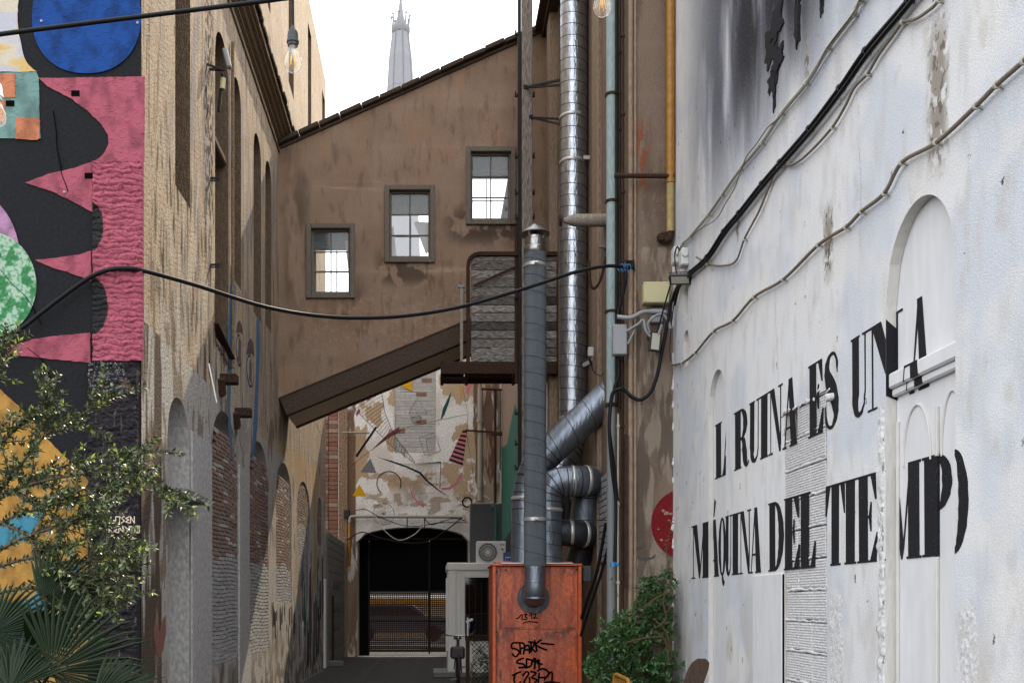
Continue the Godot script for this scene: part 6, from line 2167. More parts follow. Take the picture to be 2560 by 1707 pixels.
func build_white_wall() -> void:
	var b := thing("white_wall", "whitewashed plaster wall along the right, lettered LA RUINA ES UNA MÁQUINA DEL TIEMPO", "wall", Vector3(3.1, 0, -7))
	var big := hole(5.54, 6.39, 0.0, 4.02, 0.52, 0.07)
	var small := hole(9.85, 10.47, 0.0, 3.98, 0.42, 0.05)
	var panel := hole(7.335, 8.215, 0.0, 3.16, 0.0, 0.05)
	var slots := [hole(11.30, 11.50, 4.86, 5.22, 0.06, 0.12), hole(11.28, 11.50, 4.30, 4.72, 0.10, 0.10)]
	var s := Shape.new()
	var r := Shape.new()
	wall(s, Vector3(WHITE_X, 0, 0), Vector3.FORWARD, Vector3.LEFT, 2.6, 12.0, Vector2.ZERO, Vector2(10, 10), [big, small, panel] + slots, 0.1, null, 1.0, true)
	# ragged far edge
	var e := Shape.new()
	s.quad(Vector3(WHITE_X, 0, -12.0), Vector3(WHITE_X + 0.3, 0, -12.0), Vector3(WHITE_X + 0.3, 10, -12.0), Vector3(WHITE_X, 10, -12.0), Vector3.FORWARD)
	s.quad(Vector3(WHITE_X, 10, -12.0), Vector3(WHITE_X + 0.3, 10, -12.0), Vector3(WHITE_X + 0.3, 10, -2.6), Vector3(WHITE_X, 10, -2.6), Vector3.UP)
	s.quad(Vector3(WHITE_X, 0, -2.6), Vector3(WHITE_X + 0.3, 0, -2.6), Vector3(WHITE_X + 0.3, 10, -2.6), Vector3(WHITE_X, 10, -2.6), Vector3.BACK)
	s.quad(Vector3(WHITE_X + 0.3, 0, -12.0), Vector3(WHITE_X + 0.3, 0, -2.6), Vector3(WHITE_X + 0.3, 10, -2.6), Vector3(WHITE_X + 0.3, 10, -12.0), Vector3.RIGHT)
	part(s, "plaster", M.white_plaster, b)
	for o in [big, small, panel] + slots:
		r = Shape.new()
		reveal_of(r, Vector3(WHITE_X, 0, 0), Vector3.FORWARD, Vector3.LEFT, o)
		part(r, "niche_reveal", M.white_dirty, b)
	for k in 26:
		var y := 0.3 + k * 0.33 + rng.randf_range(-0.15, 0.15)
		e.box(white(11.985, y, -0.01), Vector3(0.05, rng.randf_range(0.08, 0.28), 0.05), Basis(Vector3.FORWARD, rng.randf_range(-0.2, 0.2)), 0.02)
	part(e, "ragged_edge", M.white_rough, b, "", true)
	# blind backs of the niches
	for q in [[big, 0.07], [small, 0.05], [panel, 0.05], [slots[0], 0.12], [slots[1], 0.10]]:
		s = Shape.new()
		var o: Dictionary = q[0]
		s.box(white((o.u0 + o.u1) * 0.5, (o.y0 + o.y1) * 0.5, -q[1] - 0.012), Vector3(0.02, o.y1 - o.y0 + 0.1, o.u1 - o.u0 + 0.1))
		part(s, "blind_panel", M.white_smooth, b)
	# joinery left in the big niche: ledge, mullions, two blind lancets
	s = Shape.new()
	s.box(white(5.965, 3.02, -0.042), Vector3(0.06, 0.10, 0.846), Basis.IDENTITY, 0.012)
	s.box(white(5.965, 2.945, -0.055), Vector3(0.04, 0.05, 0.846), Basis.IDENTITY, 0.01)
	part(s, "ledge", M.white_smooth, b)
	s = Shape.new()
	s.box(white(5.86, 1.38, -0.062), Vector3(0.024, 2.76, 0.022), Basis.IDENTITY, 0.006)
	s.box(white(6.36, 1.38, -0.064), Vector3(0.016, 2.76, 0.03), Basis.IDENTITY, 0.004)
	part(s, "mullion", M.white_dirty, b)
	for q in [[6.12, 0.17], [5.70, 0.12]]:
		s = Shape.new()
		var line: Array = [white(q[0] + q[1], 2.46, -0.068)]
		for k in 17:
			var a := PI * k / 16.0
			line.append(white(q[0] + q[1] * cos(a), 2.50 + 0.32 * sin(a), -0.068))
		line.append(white(q[0] - q[1], 2.46, -0.068))
		s.tube(line, 0.008, 8)
		part(s, "blind_lancet", M.white_dirty, b)
	# smooth boards and rough strips between the niches
	s = Shape.new()
	s.box(white((8.24 + 9.0) * 0.5, 0.92, 0.0), Vector3(0.03, 1.86, 0.74), Basis.IDENTITY, 0.006)
	part(s, "smooth_board", M.white_smooth, b)
	s = Shape.new()
	s.box(white(8.228, 0.92, 0.002), Vector3(0.02, 1.84, 0.012))
	part(s, "gap", M.ink, b)
	s = Shape.new()
	var nz := noise(81, 1.0, 4)
	rough_strip(s, nz, 6.40, 6.49, 0.0, 3.0, 0.022)
	rough_strip(s, nz, 5.28, 5.53, 0.0, 1.7, 0.008)
	rough_strip(s, nz, 7.02, 7.34, 0.0, 1.8, 0.010)
	part(s, "rough_patch", M.white_rough, b)
	# whitewashed hollow blocks laid on edge, three to a course, each with its ribs
	var cols := [[7.36, 7.63], [7.64, 7.91], [7.92, 8.19]]
	for row in 13:
		var y := 0.02 + row * 0.243
		for c in 3:
			if row > 11 and c == 2:
				continue
			s = Shape.new()
			var d0: float = cols[c][0]
			var d1: float = cols[c][1]
			if row > 7:
				d0 += 0.02
				d1 += 0.04
			var out := rng.randf_range(-0.004, 0.004)
			s.box(white((d0 + d1) * 0.5, y + 0.105, -0.022 + out), Vector3(0.03, 0.215, d1 - d0), Basis(Vector3.LEFT, rng.randf_range(-0.012, 0.012)), 0.004)
			for k in 10:
				s.box(white((d0 + d1) * 0.5, y + 0.014 + k * 0.0205, -0.006 + out), Vector3(0.008, 0.011, d1 - d0 - 0.006), Basis(Vector3.LEFT, rng.randf_range(-0.012, 0.012)), 0.003)
			part(s, "hollow_block", M.white_rough, b)
		s = Shape.new()
		var line: Array = []
		for k in 14:
			line.append(white(7.36 + 0.83 * k / 13.0, y - 0.014 + 0.014 * nz.get_noise_2d(k * 9.0, row * 7.0), -0.010))
		var rad: Array = []
		for k in 14:
			rad.append(0.011 + 0.014 * nz.get_noise_2d(k * 23.0, row * 31.0))
		s.tube(line, rad, 6)
		part(s, "mortar_joint", M.white_rough, b)
	# a crack with crumbs of mortar across the top of the blocks, and a stub of pipe
	s = Shape.new()
	var crack := PackedVector2Array()
	for k in 18:
		crack.append(Vector2(7.3 + k * 0.06, 3.165 - 0.02 * k / 17.0 + 0.02 * nz.get_noise_1d(k * 40.0)))
	for k in 18:
		var q := crack[17 - k]
		crack.append(Vector2(q.x, q.y + 0.006 + 0.012 * absf(nz.get_noise_1d(k * 77.0 + 9.0))))
	s.plate(crack, Vector3(WHITE_X, 0, 0), Vector3.FORWARD, Vector3.UP, 0.0025, Vector3.LEFT)
	part(s, "crack", M.left_dark, b)
	s = Shape.new()
	for k in 9:
		s.box(white(7.34 + k * 0.11 + rng.randf_range(-0.04, 0.04), 3.17 + rng.randf_range(-0.02, 0.03), 0.002), Vector3(0.016, rng.randf_range(0.012, 0.03), rng.randf_range(0.03, 0.07)), Basis(Vector3.LEFT, rng.randf_range(-0.4, 0.4)), 0.007)
	part(s, "broken_mortar", M.white_rough, b, "", true)
	s = Shape.new()
	s.tube([white(7.22, 3.10, -0.02), white(7.24, 3.09, 0.05)], 0.03, 10)
	part(s, "pipe_stub", M.white_rough, b)
	# burnt putlog holes high up in the soot
	s = Shape.new()
	for q in [[8.42, 6.45, 0.40, 0.42], [8.45, 6.16, 0.34, 0.26], [8.47, 5.9, 0.10, 0.34], [7.9, 6.3, 0.13, 0.5], [7.42, 6.2, 0.10, 0.3]]:
		for k in 3:
			var pts := PackedVector2Array()
			var c := Vector2(q[0] + rng.randf_range(-0.3, 0.3) * q[2], q[1] + rng.randf_range(-0.3, 0.3) * q[3])
			for j in 34:
				var an := TAU * j / 34.0
				var rr := (0.34 + 0.16 * sin(an * 3.0 + k * 2.0 + q[1]) * sin(an * 2.0) + rng.randf_range(-0.07, 0.07))
				pts.append(c + Vector2(cos(an) * q[2] * rr, sin(an) * q[3] * rr))
			s.plate(pts, Vector3(WHITE_X, 0, 0), Vector3.FORWARD, Vector3.UP, 0.004 + k * 0.005, Vector3.LEFT)
	part(s, "burnt_stump", M.black_paint, b, "", true)
	# the slogan
	var first := [["L", 10.227, 9.850], ["A", 9.980, 9.620], ["R", 9.581, 9.135], ["U", 9.123, 8.822], ["I", 8.822, 8.606], ["N", 8.595, 8.255], ["A", 8.255, 7.931], ["E", 7.694, 7.395], ["S", 7.395, 7.112], ["U", 6.913, 6.645], ["N", 6.645, 6.161], ["A", 6.071, 5.832]]
	var second := [["M", 11.149, 10.434], ["Á", 10.434, 10.088], ["Q", 10.103, 9.850], ["U", 9.864, 9.650], ["I", 9.650, 9.432], ["N", 9.419, 9.073], ["A", 9.111, 8.798], ["D", 8.606, 8.224], ["E", 8.224, 7.875], ["L", 7.875, 7.546], ["T", 7.347, 7.015], ["I", 7.022, 6.828], ["E", 6.814, 6.496], ["M", 6.390, 5.926], ["P", 5.915, 5.565], ["O", 5.72, 5.403]]
	for q in first:
		letter(b, q[0], q[1], q[2], 2.87, 3.425, big, small, 2 if q[1] > 9.7 and q[0] == "A" else 0)
	for q in second:
		letter(b, q[0], q[1], q[2], 1.872, 2.46, big, small, 1 if q[0] == "O" else 0)
	# the P runs on over the mullion
	s = Shape.new()
	s.box(white(5.86, 2.17, -0.0615), Vector3(0.027, 0.60, 0.026), Basis.IDENTITY, 0.006)
	part(s, "letter", M.letter, b)
	# where the N runs over the niche's edge its reveal is black too
	s = Shape.new()
	s.quad(Vector3(WHITE_X, 2.93, -6.386), Vector3(WHITE_X + 0.07, 2.90, -6.386), Vector3(WHITE_X + 0.07, 3.36, -6.386), Vector3(WHITE_X, 3.42, -6.386), Vector3.BACK)
	part(s, "letter", M.letter, b)

func rough_strip(s: Shape, nz: FastNoiseLite, d0: float, d1: float, y0: float, y1: float, out: float) -> void:
	var nx := 10
	var ny := int((y1 - y0) / 0.025)
	var base := s.v.size()
	var pts: Array = []
	for j in ny + 1:
		for i in nx + 1:
			var d := lerpf(d0, d1, float(i) / nx)
			var y := lerpf(y0, y1, float(j) / ny)
			d += 0.03 * nz.get_noise_2d(y * 7.0, i * 3.0)
			var edge := smoothstep(0.0, 0.25, minf(i, nx - i) / float(nx)) * smoothstep(0.0, 0.1, minf(j, ny - j) / float(ny))
			var o := edge * out * (0.75 + 0.9 * nz.get_noise_2d(d * 14.0, y * 10.0) + 0.4 * nz.get_noise_2d(d * 45.0, y * 40.0)) - 0.004
			pts.append(white(d, y, o))
	for j in ny + 1:
		for i in nx + 1:
			var l: Vector3 = pts[j * (nx + 1) + maxi(i - 1, 0)]
			var r: Vector3 = pts[j * (nx + 1) + mini(i + 1, nx)]
			var u: Vector3 = pts[mini(j + 1, ny) * (nx + 1) + i]
			var d: Vector3 = pts[maxi(j - 1, 0) * (nx + 1) + i]
			var nn := (r - l).cross(u - d).normalized()
			if nn.x > 0.0:
				nn = -nn
			s.add(pts[j * (nx + 1) + i], nn)
	for j in ny:
		for i in nx:
			var k := base + j * (nx + 1) + i
			s.face(k, k + 1, k + nx + 2)
			s.face(k, k + nx + 2, k + nx + 1)

# one letter between two distances along the wall; what falls in a niche lies on the niche's back
func letter(b: Node3D, c: String, d0: float, d1: float, y0: float, y1: float, big: Dictionary, small: Dictionary, mode := 0) -> void:
	var g := glyph(c)
	var s := Shape.new()
	var lift := 0.0035
	for k in range(1, g.size()):
		var p: PackedVector2Array = g[k]
		var q := PackedVector2Array()
		for v in p:
			var wob := 0.004 * sin(v.y * 41.0 + v.x * 23.0 + d0 * 7.0)
			q.append(Vector2(lerpf(d0, d1, v.x / g[0]) + wob, lerpf(y0, y1, v.y)))
		var rest := [q]
		for o in [big, small]:
			var box := slab(o.u0 + 0.001, 0, o.u1 - 0.001, 4.0)
			# the slogan was painted to line up from the alley, so it spreads a little on the deeper faces
			var wide: float = (WHITE_X + o.depth) / WHITE_X
			var deep := PackedVector2Array()
			for v in q:
				deep.append(Vector2(v.x * wide, 1.6 + (v.y - 1.6) * wide))
			if mode != 1 and o == big:
				for step in [[2.972, 3.068, -0.0115], [2.921, 2.969, -0.0345]]:
					for bit in Geometry2D.intersect_polygons(deep, slab(o.u0 + 0.004, step[0], o.u1 - 0.004, step[1])):
						s.plate(bit, Vector3(WHITE_X - step[2] + 0.003, 0, 0), Vector3.FORWARD, Vector3.UP, lift, Vector3.LEFT)
			if mode != 1:
				for inside in Geometry2D.intersect_polygons(deep, box):
					s.plate(inside, Vector3(WHITE_X + o.depth, 0, 0), Vector3.FORWARD, Vector3.UP, lift - 0.0015, Vector3.LEFT)
			var after: Array = []
			for w in rest:
				after.append_array(Geometry2D.clip_polygons(w, box))
			rest = after
		if mode == 2:
			rest = []
		for w in rest:
			var on_blocks: bool = w[0].x > 7.33 and w[0].x < 8.22 and w[0].y < 3.2
			s.plate(w, Vector3(WHITE_X, 0, 0), Vector3.FORWARD, Vector3.UP, lift + (0.002 if on_blocks else 0.0), Vector3.LEFT)
		lift += 0.0004
	part(s, "letter", M.letter, b)

# ---------------------------------------------------------------- site booth, cooler, fence and bicycle
func build_kiosk() -> void:
	var z := 21.6
	var x0: float = 0.368
	var top: float = 2.469
	var b := thing("site_booth", "grey-white metal booth with a dark barred window, beside the archway", "booth", Vector3(1.2, 0, -22.4))
	var s := Shape.new()
	var x1 := 2.0
	var wa := Vector2(0.737, 0.911)
	var wb := Vector2(1.96, 2.157)
	wall(s, Vector3(x0, 0, -z), Vector3.RIGHT, Vector3.BACK, 0.0, x1 - x0, Vector2(0.1, 0.1), Vector2(top - 0.16, top - 0.16), [hole(wa.x - x0, wb.x - x0, wa.y, wb.y, 0.0, 0.06)], 0.06)
	s.quad(Vector3(x0, 0.1, -z), Vector3(x0, 0.1, -z - 1.6), Vector3(x0, top - 0.16, -z - 1.6), Vector3(x0, top - 0.16, -z), Vector3.LEFT)
	s.quad(Vector3(x1, 0.1, -z), Vector3(x1, 0.1, -z - 1.6), Vector3(x1, top - 0.16, -z - 1.6), Vector3(x1, top - 0.16, -z), Vector3.RIGHT)
	part(s, "wall", M.kiosk, b)
	s = Shape.new()
	s.box(Vector3((x0 + x1) * 0.5, top - 0.075, -z - 0.78), Vector3(x1 - x0 + 0.06, 0.17, 1.7), Basis.IDENTITY, 0.02)
	part(s, "roof", M.kiosk, b)
	s = Shape.new()
	s.box(Vector3(x0 + 0.09, 1.22, -z + 0.02), Vector3(0.17, 2.2, 0.05), Basis.IDENTITY, 0.008)
	s.box(Vector3(x0 - 0.02, 1.35, -z - 0.2), Vector3(0.05, 1.6, 0.3), Basis.IDENTITY, 0.01)
	part(s, "corner_post", M.kiosk, b)
	s = Shape.new()
	s.box(Vector3(x0 + 0.4, 0.05, -z - 0.7), Vector3(x1 - x0 - 0.2, 0.1, 1.5))
	part(s, "plinth", M.concrete, b)
	s = Shape.new()
	s.bar(Vector3(wa.x - 0.03, wa.y - 0.03, -z + 0.012), Vector3(wa.x - 0.03, wb.y + 0.06, -z + 0.012), 0.06, 0.03, 0.005)
	s.bar(Vector3(wa.x - 0.1, wa.y - 0.4, -z + 0.01), Vector3(wa.x - 0.1, wb.y + 0.1, -z + 0.01), 0.05, 0.02, 0.005)
	s.bar(Vector3(wa.x, wb.y + 0.03, -z + 0.012), Vector3(wb.x, wb.y + 0.03, -z + 0.012), 0.06, 0.03, 0.005, Vector3.BACK)
	var wf := part(s, "window_frame", M.kiosk, b)
	s = Shape.new()
	s.quad(Vector3(wa.x, wa.y, -z - 0.05), Vector3(wb.x, wa.y, -z - 0.05), Vector3(wb.x, wb.y, -z - 0.05), Vector3(wa.x, wb.y, -z - 0.05), Vector3.BACK)
	part(s, "pane", M.dark_glass, wf)
	s = Shape.new()
	for k in 7:
		var x := wa.x + 0.1 + k * 0.13
		s.tube([Vector3(x, wa.y, -z - 0.15), Vector3(x, wb.y - 0.1, -z - 0.15)], 0.008, 5)
	s.tube([Vector3(wa.x, wa.y + 0.45, -z - 0.15), Vector3(wb.x, wa.y + 0.5, -z - 0.15)], 0.008, 5)
	part(s, "window_bars", M.grey_pipe, wf)
	s = Shape.new()
	s.box(Vector3(1.2, 1.3, -z - 0.9), Vector3(1.6, 2.2, 0.05))
	part(s, "inner_wall", M.black_paint, b)
	s = Shape.new()
	s.box(Vector3((wa.x + wb.x) * 0.5, wa.y - 0.06, -z + 0.03), Vector3(wb.x - wa.x, 0.12, 0.06), Basis.IDENTITY, 0.01)
	part(s, "window_sill", M.rust, b)
	# dark tall cabinet behind it
	s = Shape.new()
	var pa: Vector2 = Vector2(0.915, 2.555)
	var pb: Vector2 = Vector2(1.649, 3.933)
	s.box(Vector3((pa.x + pb.x) * 0.5, pb.y * 0.5, -23.5), Vector3(pb.x - pa.x, pb.y, 0.5), Basis.IDENTITY, 0.015)
	single(s, "dark_cabinet", M.dark_panel, "tall dark grey sheet cabinet rising behind the booth and the cooler", "cabinet")
	s = Shape.new()
	s.tube(rounded([Vector3(1.492, 2.651, -22.9), Vector3(1.492, 3.793, -22.9), Vector3(1.382, 3.833, -22.9)], 0.05), 0.035, 8)
	single(s, "green_pipe", mat(rgb(40, 92, 88), 0.5), "dark green upright pipe in front of the tall dark cabinet", "pipe")
	# outdoor cooler on the roof
	pa = Vector2(0.987, 2.474)
	pb = Vector2(1.626, 2.944)
	var c := Vector3((pa.x + pb.x) * 0.5, (pa.y + pb.y) * 0.5, -21.75)
	b = thing("cooling_unit", "white outdoor air cooler with a round fan grille, standing on the booth roof", "air conditioner", Vector3(c.x, pa.y, c.z))
	s = Shape.new()
	s.box(c, Vector3(pb.x - pa.x, pb.y - pa.y, 0.3), Basis.IDENTITY, 0.015)
	part(s, "case", M.white_metal, b)
	var fan := c + Vector3(-0.075, -0.005, 0.152)
	var face := Basis(Vector3.RIGHT, Vector3.BACK, Vector3.DOWN)
	s = Shape.new()
	s.lathe([Vector2(0, 0), Vector2(0.21, 0), Vector2(0.21, 0.004), Vector2(0, 0.004)], fan, 28, face, false)
	var well := part(s, "fan_well", M.black_plastic, b)
	s = Shape.new()
	for k in 36:
		var a := TAU * k / 36.0
		s.bar(fan + Vector3(cos(a) * 0.04, sin(a) * 0.04, 0.012), fan + Vector3(cos(a + 0.12) * 0.205, sin(a + 0.12) * 0.205, 0.012), 0.006, 0.006, 0.0, Vector3.BACK)
	for r in [0.09, 0.15, 0.205]:
		var pts: Array = []
		for k in 29:
			pts.append(fan + Vector3(cos(TAU * k / 28.0) * r, sin(TAU * k / 28.0) * r, 0.012))
		s.tube(pts, 0.004, 4, false)
	s.lathe([Vector2(0.045, 0.005), Vector2(0.045, 0.02), Vector2(0, 0.022)], fan, 16, face, false)
	part(s, "fan_grille", M.white_metal, well)
	s = Shape.new()
	s.box(c + Vector3(0.235, 0.07, 0.152), Vector3(0.035, 0.03, 0.004))
	part(s, "badge_red", mat(rgb(176, 40, 50), 0.5), b)
	s = Shape.new()
	s.box(c + Vector3(0.25, 0.05, 0.153), Vector3(0.035, 0.03, 0.004))
	s.box(c + Vector3(0.235, 0.16, 0.152), Vector3(0.08, 0.016, 0.004))
	part(s, "badge_blue", mat(rgb(40, 52, 96), 0.5), b)
	# blue sign, mostly hidden: white letters LA in a white frame
	pa = Vector2(1.415, 2.154)
	pb = Vector2(1.791, 2.598)
	b = thing("blue_sign", "blue sign with white letters LA in a white frame, half hidden behind the orange cabinet", "sign", Vector3(pa.x, pa.y, -19.5))
	s = Shape.new()
	s.box(Vector3((pa.x + pb.x) * 0.5, (pa.y + pb.y) * 0.5, -19.51), Vector3(pb.x - pa.x, pb.y - pa.y, 0.02), Basis.IDENTITY, 0.004)
	part(s, "board", mat(rgb(30, 74, 128), 0.5), b)
	s = Shape.new()
	var f := Vector2(pa.x + 0.045, pb.y - 0.15)
	s.bar(Vector3(f.x, f.y + 0.05, -19.496), Vector3(f.x, f.y - 0.24, -19.496), 0.016, 0.004)
	s.bar(Vector3(f.x, f.y + 0.05, -19.496), Vector3(f.x + 0.12, f.y + 0.05, -19.496), 0.016, 0.004, 0.0, Vector3.BACK)
	var lx := f.x + 0.04
	s.bar(Vector3(lx, f.y, -19.496), Vector3(lx, f.y - 0.10, -19.496), 0.016, 0.004)
	s.bar(Vector3(lx, f.y - 0.10, -19.496), Vector3(lx + 0.05, f.y - 0.10, -19.496), 0.016, 0.004, 0.0, Vector3.BACK)
	s.bar(Vector3(lx + 0.07, f.y - 0.10, -19.496), Vector3(lx + 0.10, f.y, -19.496), 0.015, 0.004, 0.0, Vector3.BACK)
	s.bar(Vector3(lx + 0.13, f.y - 0.10, -19.495), Vector3(lx + 0.10, f.y, -19.495), 0.015, 0.004, 0.0, Vector3.BACK)
	s.bar(Vector3(lx + 0.085, f.y - 0.065, -19.494), Vector3(lx + 0.115, f.y - 0.065, -19.494), 0.012, 0.004, 0.0, Vector3.BACK)
	part(s, "lettering", M.white_metal, b)
	# mesh fence on a rusty post
	var zf := 17.5
	b = thing("mesh_fence", "chain link fence panel on a rusty post left of the orange cabinet", "fence", Vector3(0.903, 0, -zf))
	s = Shape.new()
	s.bar(Vector3(0.643, 0, -zf), Vector3(0.643, 1.393, -zf), 0.085, 0.07, 0.008)
	part(s, "post", M.rust, b)
	s = Shape.new()
	s.bar(Vector3(0.643, 1.026, -zf + 0.04), Vector3(0.643, 1.347, -zf + 0.04), 0.07, 0.03, 0.01)
	s.box(Vector3(0.673, 1.294, -zf + 0.045), Vector3(0.14, 0.05, 0.05), Basis(Vector3.BACK, 0.4), 0.015)
	part(s, "tape_wrap", M.box_white, b)
	s = Shape.new()
	s.box(Vector3(0.658, 1.233, -zf + 0.062), Vector3(0.05, 0.14, 0.01), Basis.IDENTITY, 0.003)
	part(s, "blue_label", mat(rgb(58, 104, 168), 0.6), b)
	s = Shape.new()
	var mx0: float = 0.719
	var mx1: float = 1.224
	var mtop: float = 1.416
	var gap := 0.075
	var n := int((mx1 - mx0 + mtop) / gap) + 2
	for k in n:
		for dirn in [1.0, -1.0]:
			var pts := clip_diagonal(mx0, mx1, 0.05, mtop, mx0 - mtop + k * gap if dirn > 0 else mx0 + k * gap, dirn)
			if pts.size() == 2:
				s.tube([Vector3(pts[0].x, pts[0].y, -zf - 0.006 * dirn), Vector3(pts[1].x, pts[1].y, -zf - 0.006 * dirn)], 0.004, 4, false)
	part(s, "mesh", M.iron, b, "", true)
	# bicycle leaning at the post, seen from its front
	build_bicycle()

func clip_diagonal(x0: float, x1: float, y0: float, y1: float, start: float, dirn: float) -> Array:
	# the line x = start + dirn * (y - y0), kept inside the rectangle
	var ya := y0
	var yb := y1
	if dirn > 0:
		ya = maxf(ya, y0 + x0 - start)
		yb = minf(yb, y0 + x1 - start)
	else:
		ya = maxf(ya, y0 + start - x1)
		yb = minf(yb, y0 + start - x0)
	if yb - ya < 0.02:
		return []
	return [Vector2(start + dirn * (ya - y0), ya), Vector2(start + dirn * (yb - y0), yb)]

func build_bicycle() -> void:
	var z := 18.0
	var x: float = 0.496
	var b := thing("bicycle", "dark bicycle parked facing out beside the rusty fence post", "bicycle", Vector3(x, 0, -z))
	var s := Shape.new()
	var bar: float = 1.073
	s.tube(curve([Vector3(x - 0.30, bar + 0.02, -z + 0.05), Vector3(x - 0.22, bar - 0.05, -z - 0.06), Vector3(x, bar - 0.06, -z - 0.1), Vector3(x + 0.2, bar - 0.05, -z - 0.06), Vector3(x + 0.30, bar + 0.02, -z + 0.05)], 5), 0.013, 8)
	s.tube([Vector3(x, bar - 0.06, -z - 0.1), Vector3(x, bar - 0.24, -z - 0.06)], 0.014, 8)
	part(s, "handlebar", M.bright_steel, b)
	for k in [-1, 1]:
		s = Shape.new()
		s.tube([Vector3(x + 0.28 * k, bar + 0.0, -z + 0.02), Vector3(x + 0.31 * k, bar + 0.03, -z + 0.10)], 0.019, 8)
		part(s, "grip", M.black_plastic, b)
	s = Shape.new()
	s.box(Vector3(x - 0.02, bar - 0.36, -z + 0.1), Vector3(0.26, 0.22, 0.22), Basis.IDENTITY, 0.03)
	part(s, "front_bag", M.black_plastic, b)
	for wz in [0.12, -0.95]:
		s = Shape.new()
		var pts: Array = []
		for k in 33:
			var a := TAU * k / 32.0
			pts.append(Vector3(x, 0.345 + 0.33 * cos(a), -z + wz + 0.33 * sin(a)))
		s.tube(pts, 0.022, 8, false)
		var wheel := part(s, "wheel", M.black_plastic, b)
		s = Shape.new()
		for k in 14:
			var a := TAU * k / 14.0
			s.tube([Vector3(x, 0.345, -z + wz), Vector3(x, 0.345 + 0.32 * cos(a), -z + wz + 0.32 * sin(a))], 0.003, 4, false)
		part(s, "spokes", M.grey_pipe, wheel)
	s = Shape.new()
	for k in [-1, 1]:
		s.tube([Vector3(x + 0.05 * k, 0.345, -z + 0.12), Vector3(x + 0.04 * k, 0.72, -z), Vector3(x, 0.78, -z - 0.02)], 0.013, 6)
		s.tube([Vector3(x + 0.06 * k, 0.345, -z - 0.95), Vector3(x + 0.02 * k, 0.8, -z - 0.68)], 0.010, 6)
	s.tube([Vector3(x, 0.95, -z - 0.05), Vector3(x, 0.7, -z + 0.0)], 0.02, 8)
	s.tube([Vector3(x, 0.74, -z), Vector3(x, 0.30, -z - 0.5)], 0.018, 8)
	s.tube([Vector3(x, 0.84, -z - 0.03), Vector3(x, 0.80, -z - 0.68)], 0.016, 8)
	s.tube([Vector3(x, 0.30, -z - 0.5), Vector3(x, 0.92, -z - 0.72)], 0.016, 8)
	s.tube([Vector3(x, 0.30, -z - 0.5), Vector3(x, 0.345, -z - 0.95)], 0.010, 6)
	part(s, "frame", M.black_plastic, b)
	s = Shape.new()
	s.box(Vector3(x, 0.95, -z - 0.74), Vector3(0.15, 0.06, 0.25), Basis.IDENTITY, 0.025)
	part(s, "saddle", M.black_plastic, b)
	s = Shape.new()
	for k in [-1, 1]:
		s.bar(Vector3(x, 0.30 + 0.1 * k, -z - 0.5), Vector3(x + 0.14 * k, 0.30 + 0.12 * k, -z - 0.5), 0.06, 0.02)
	part(s, "pedal", M.grey_pipe, b)

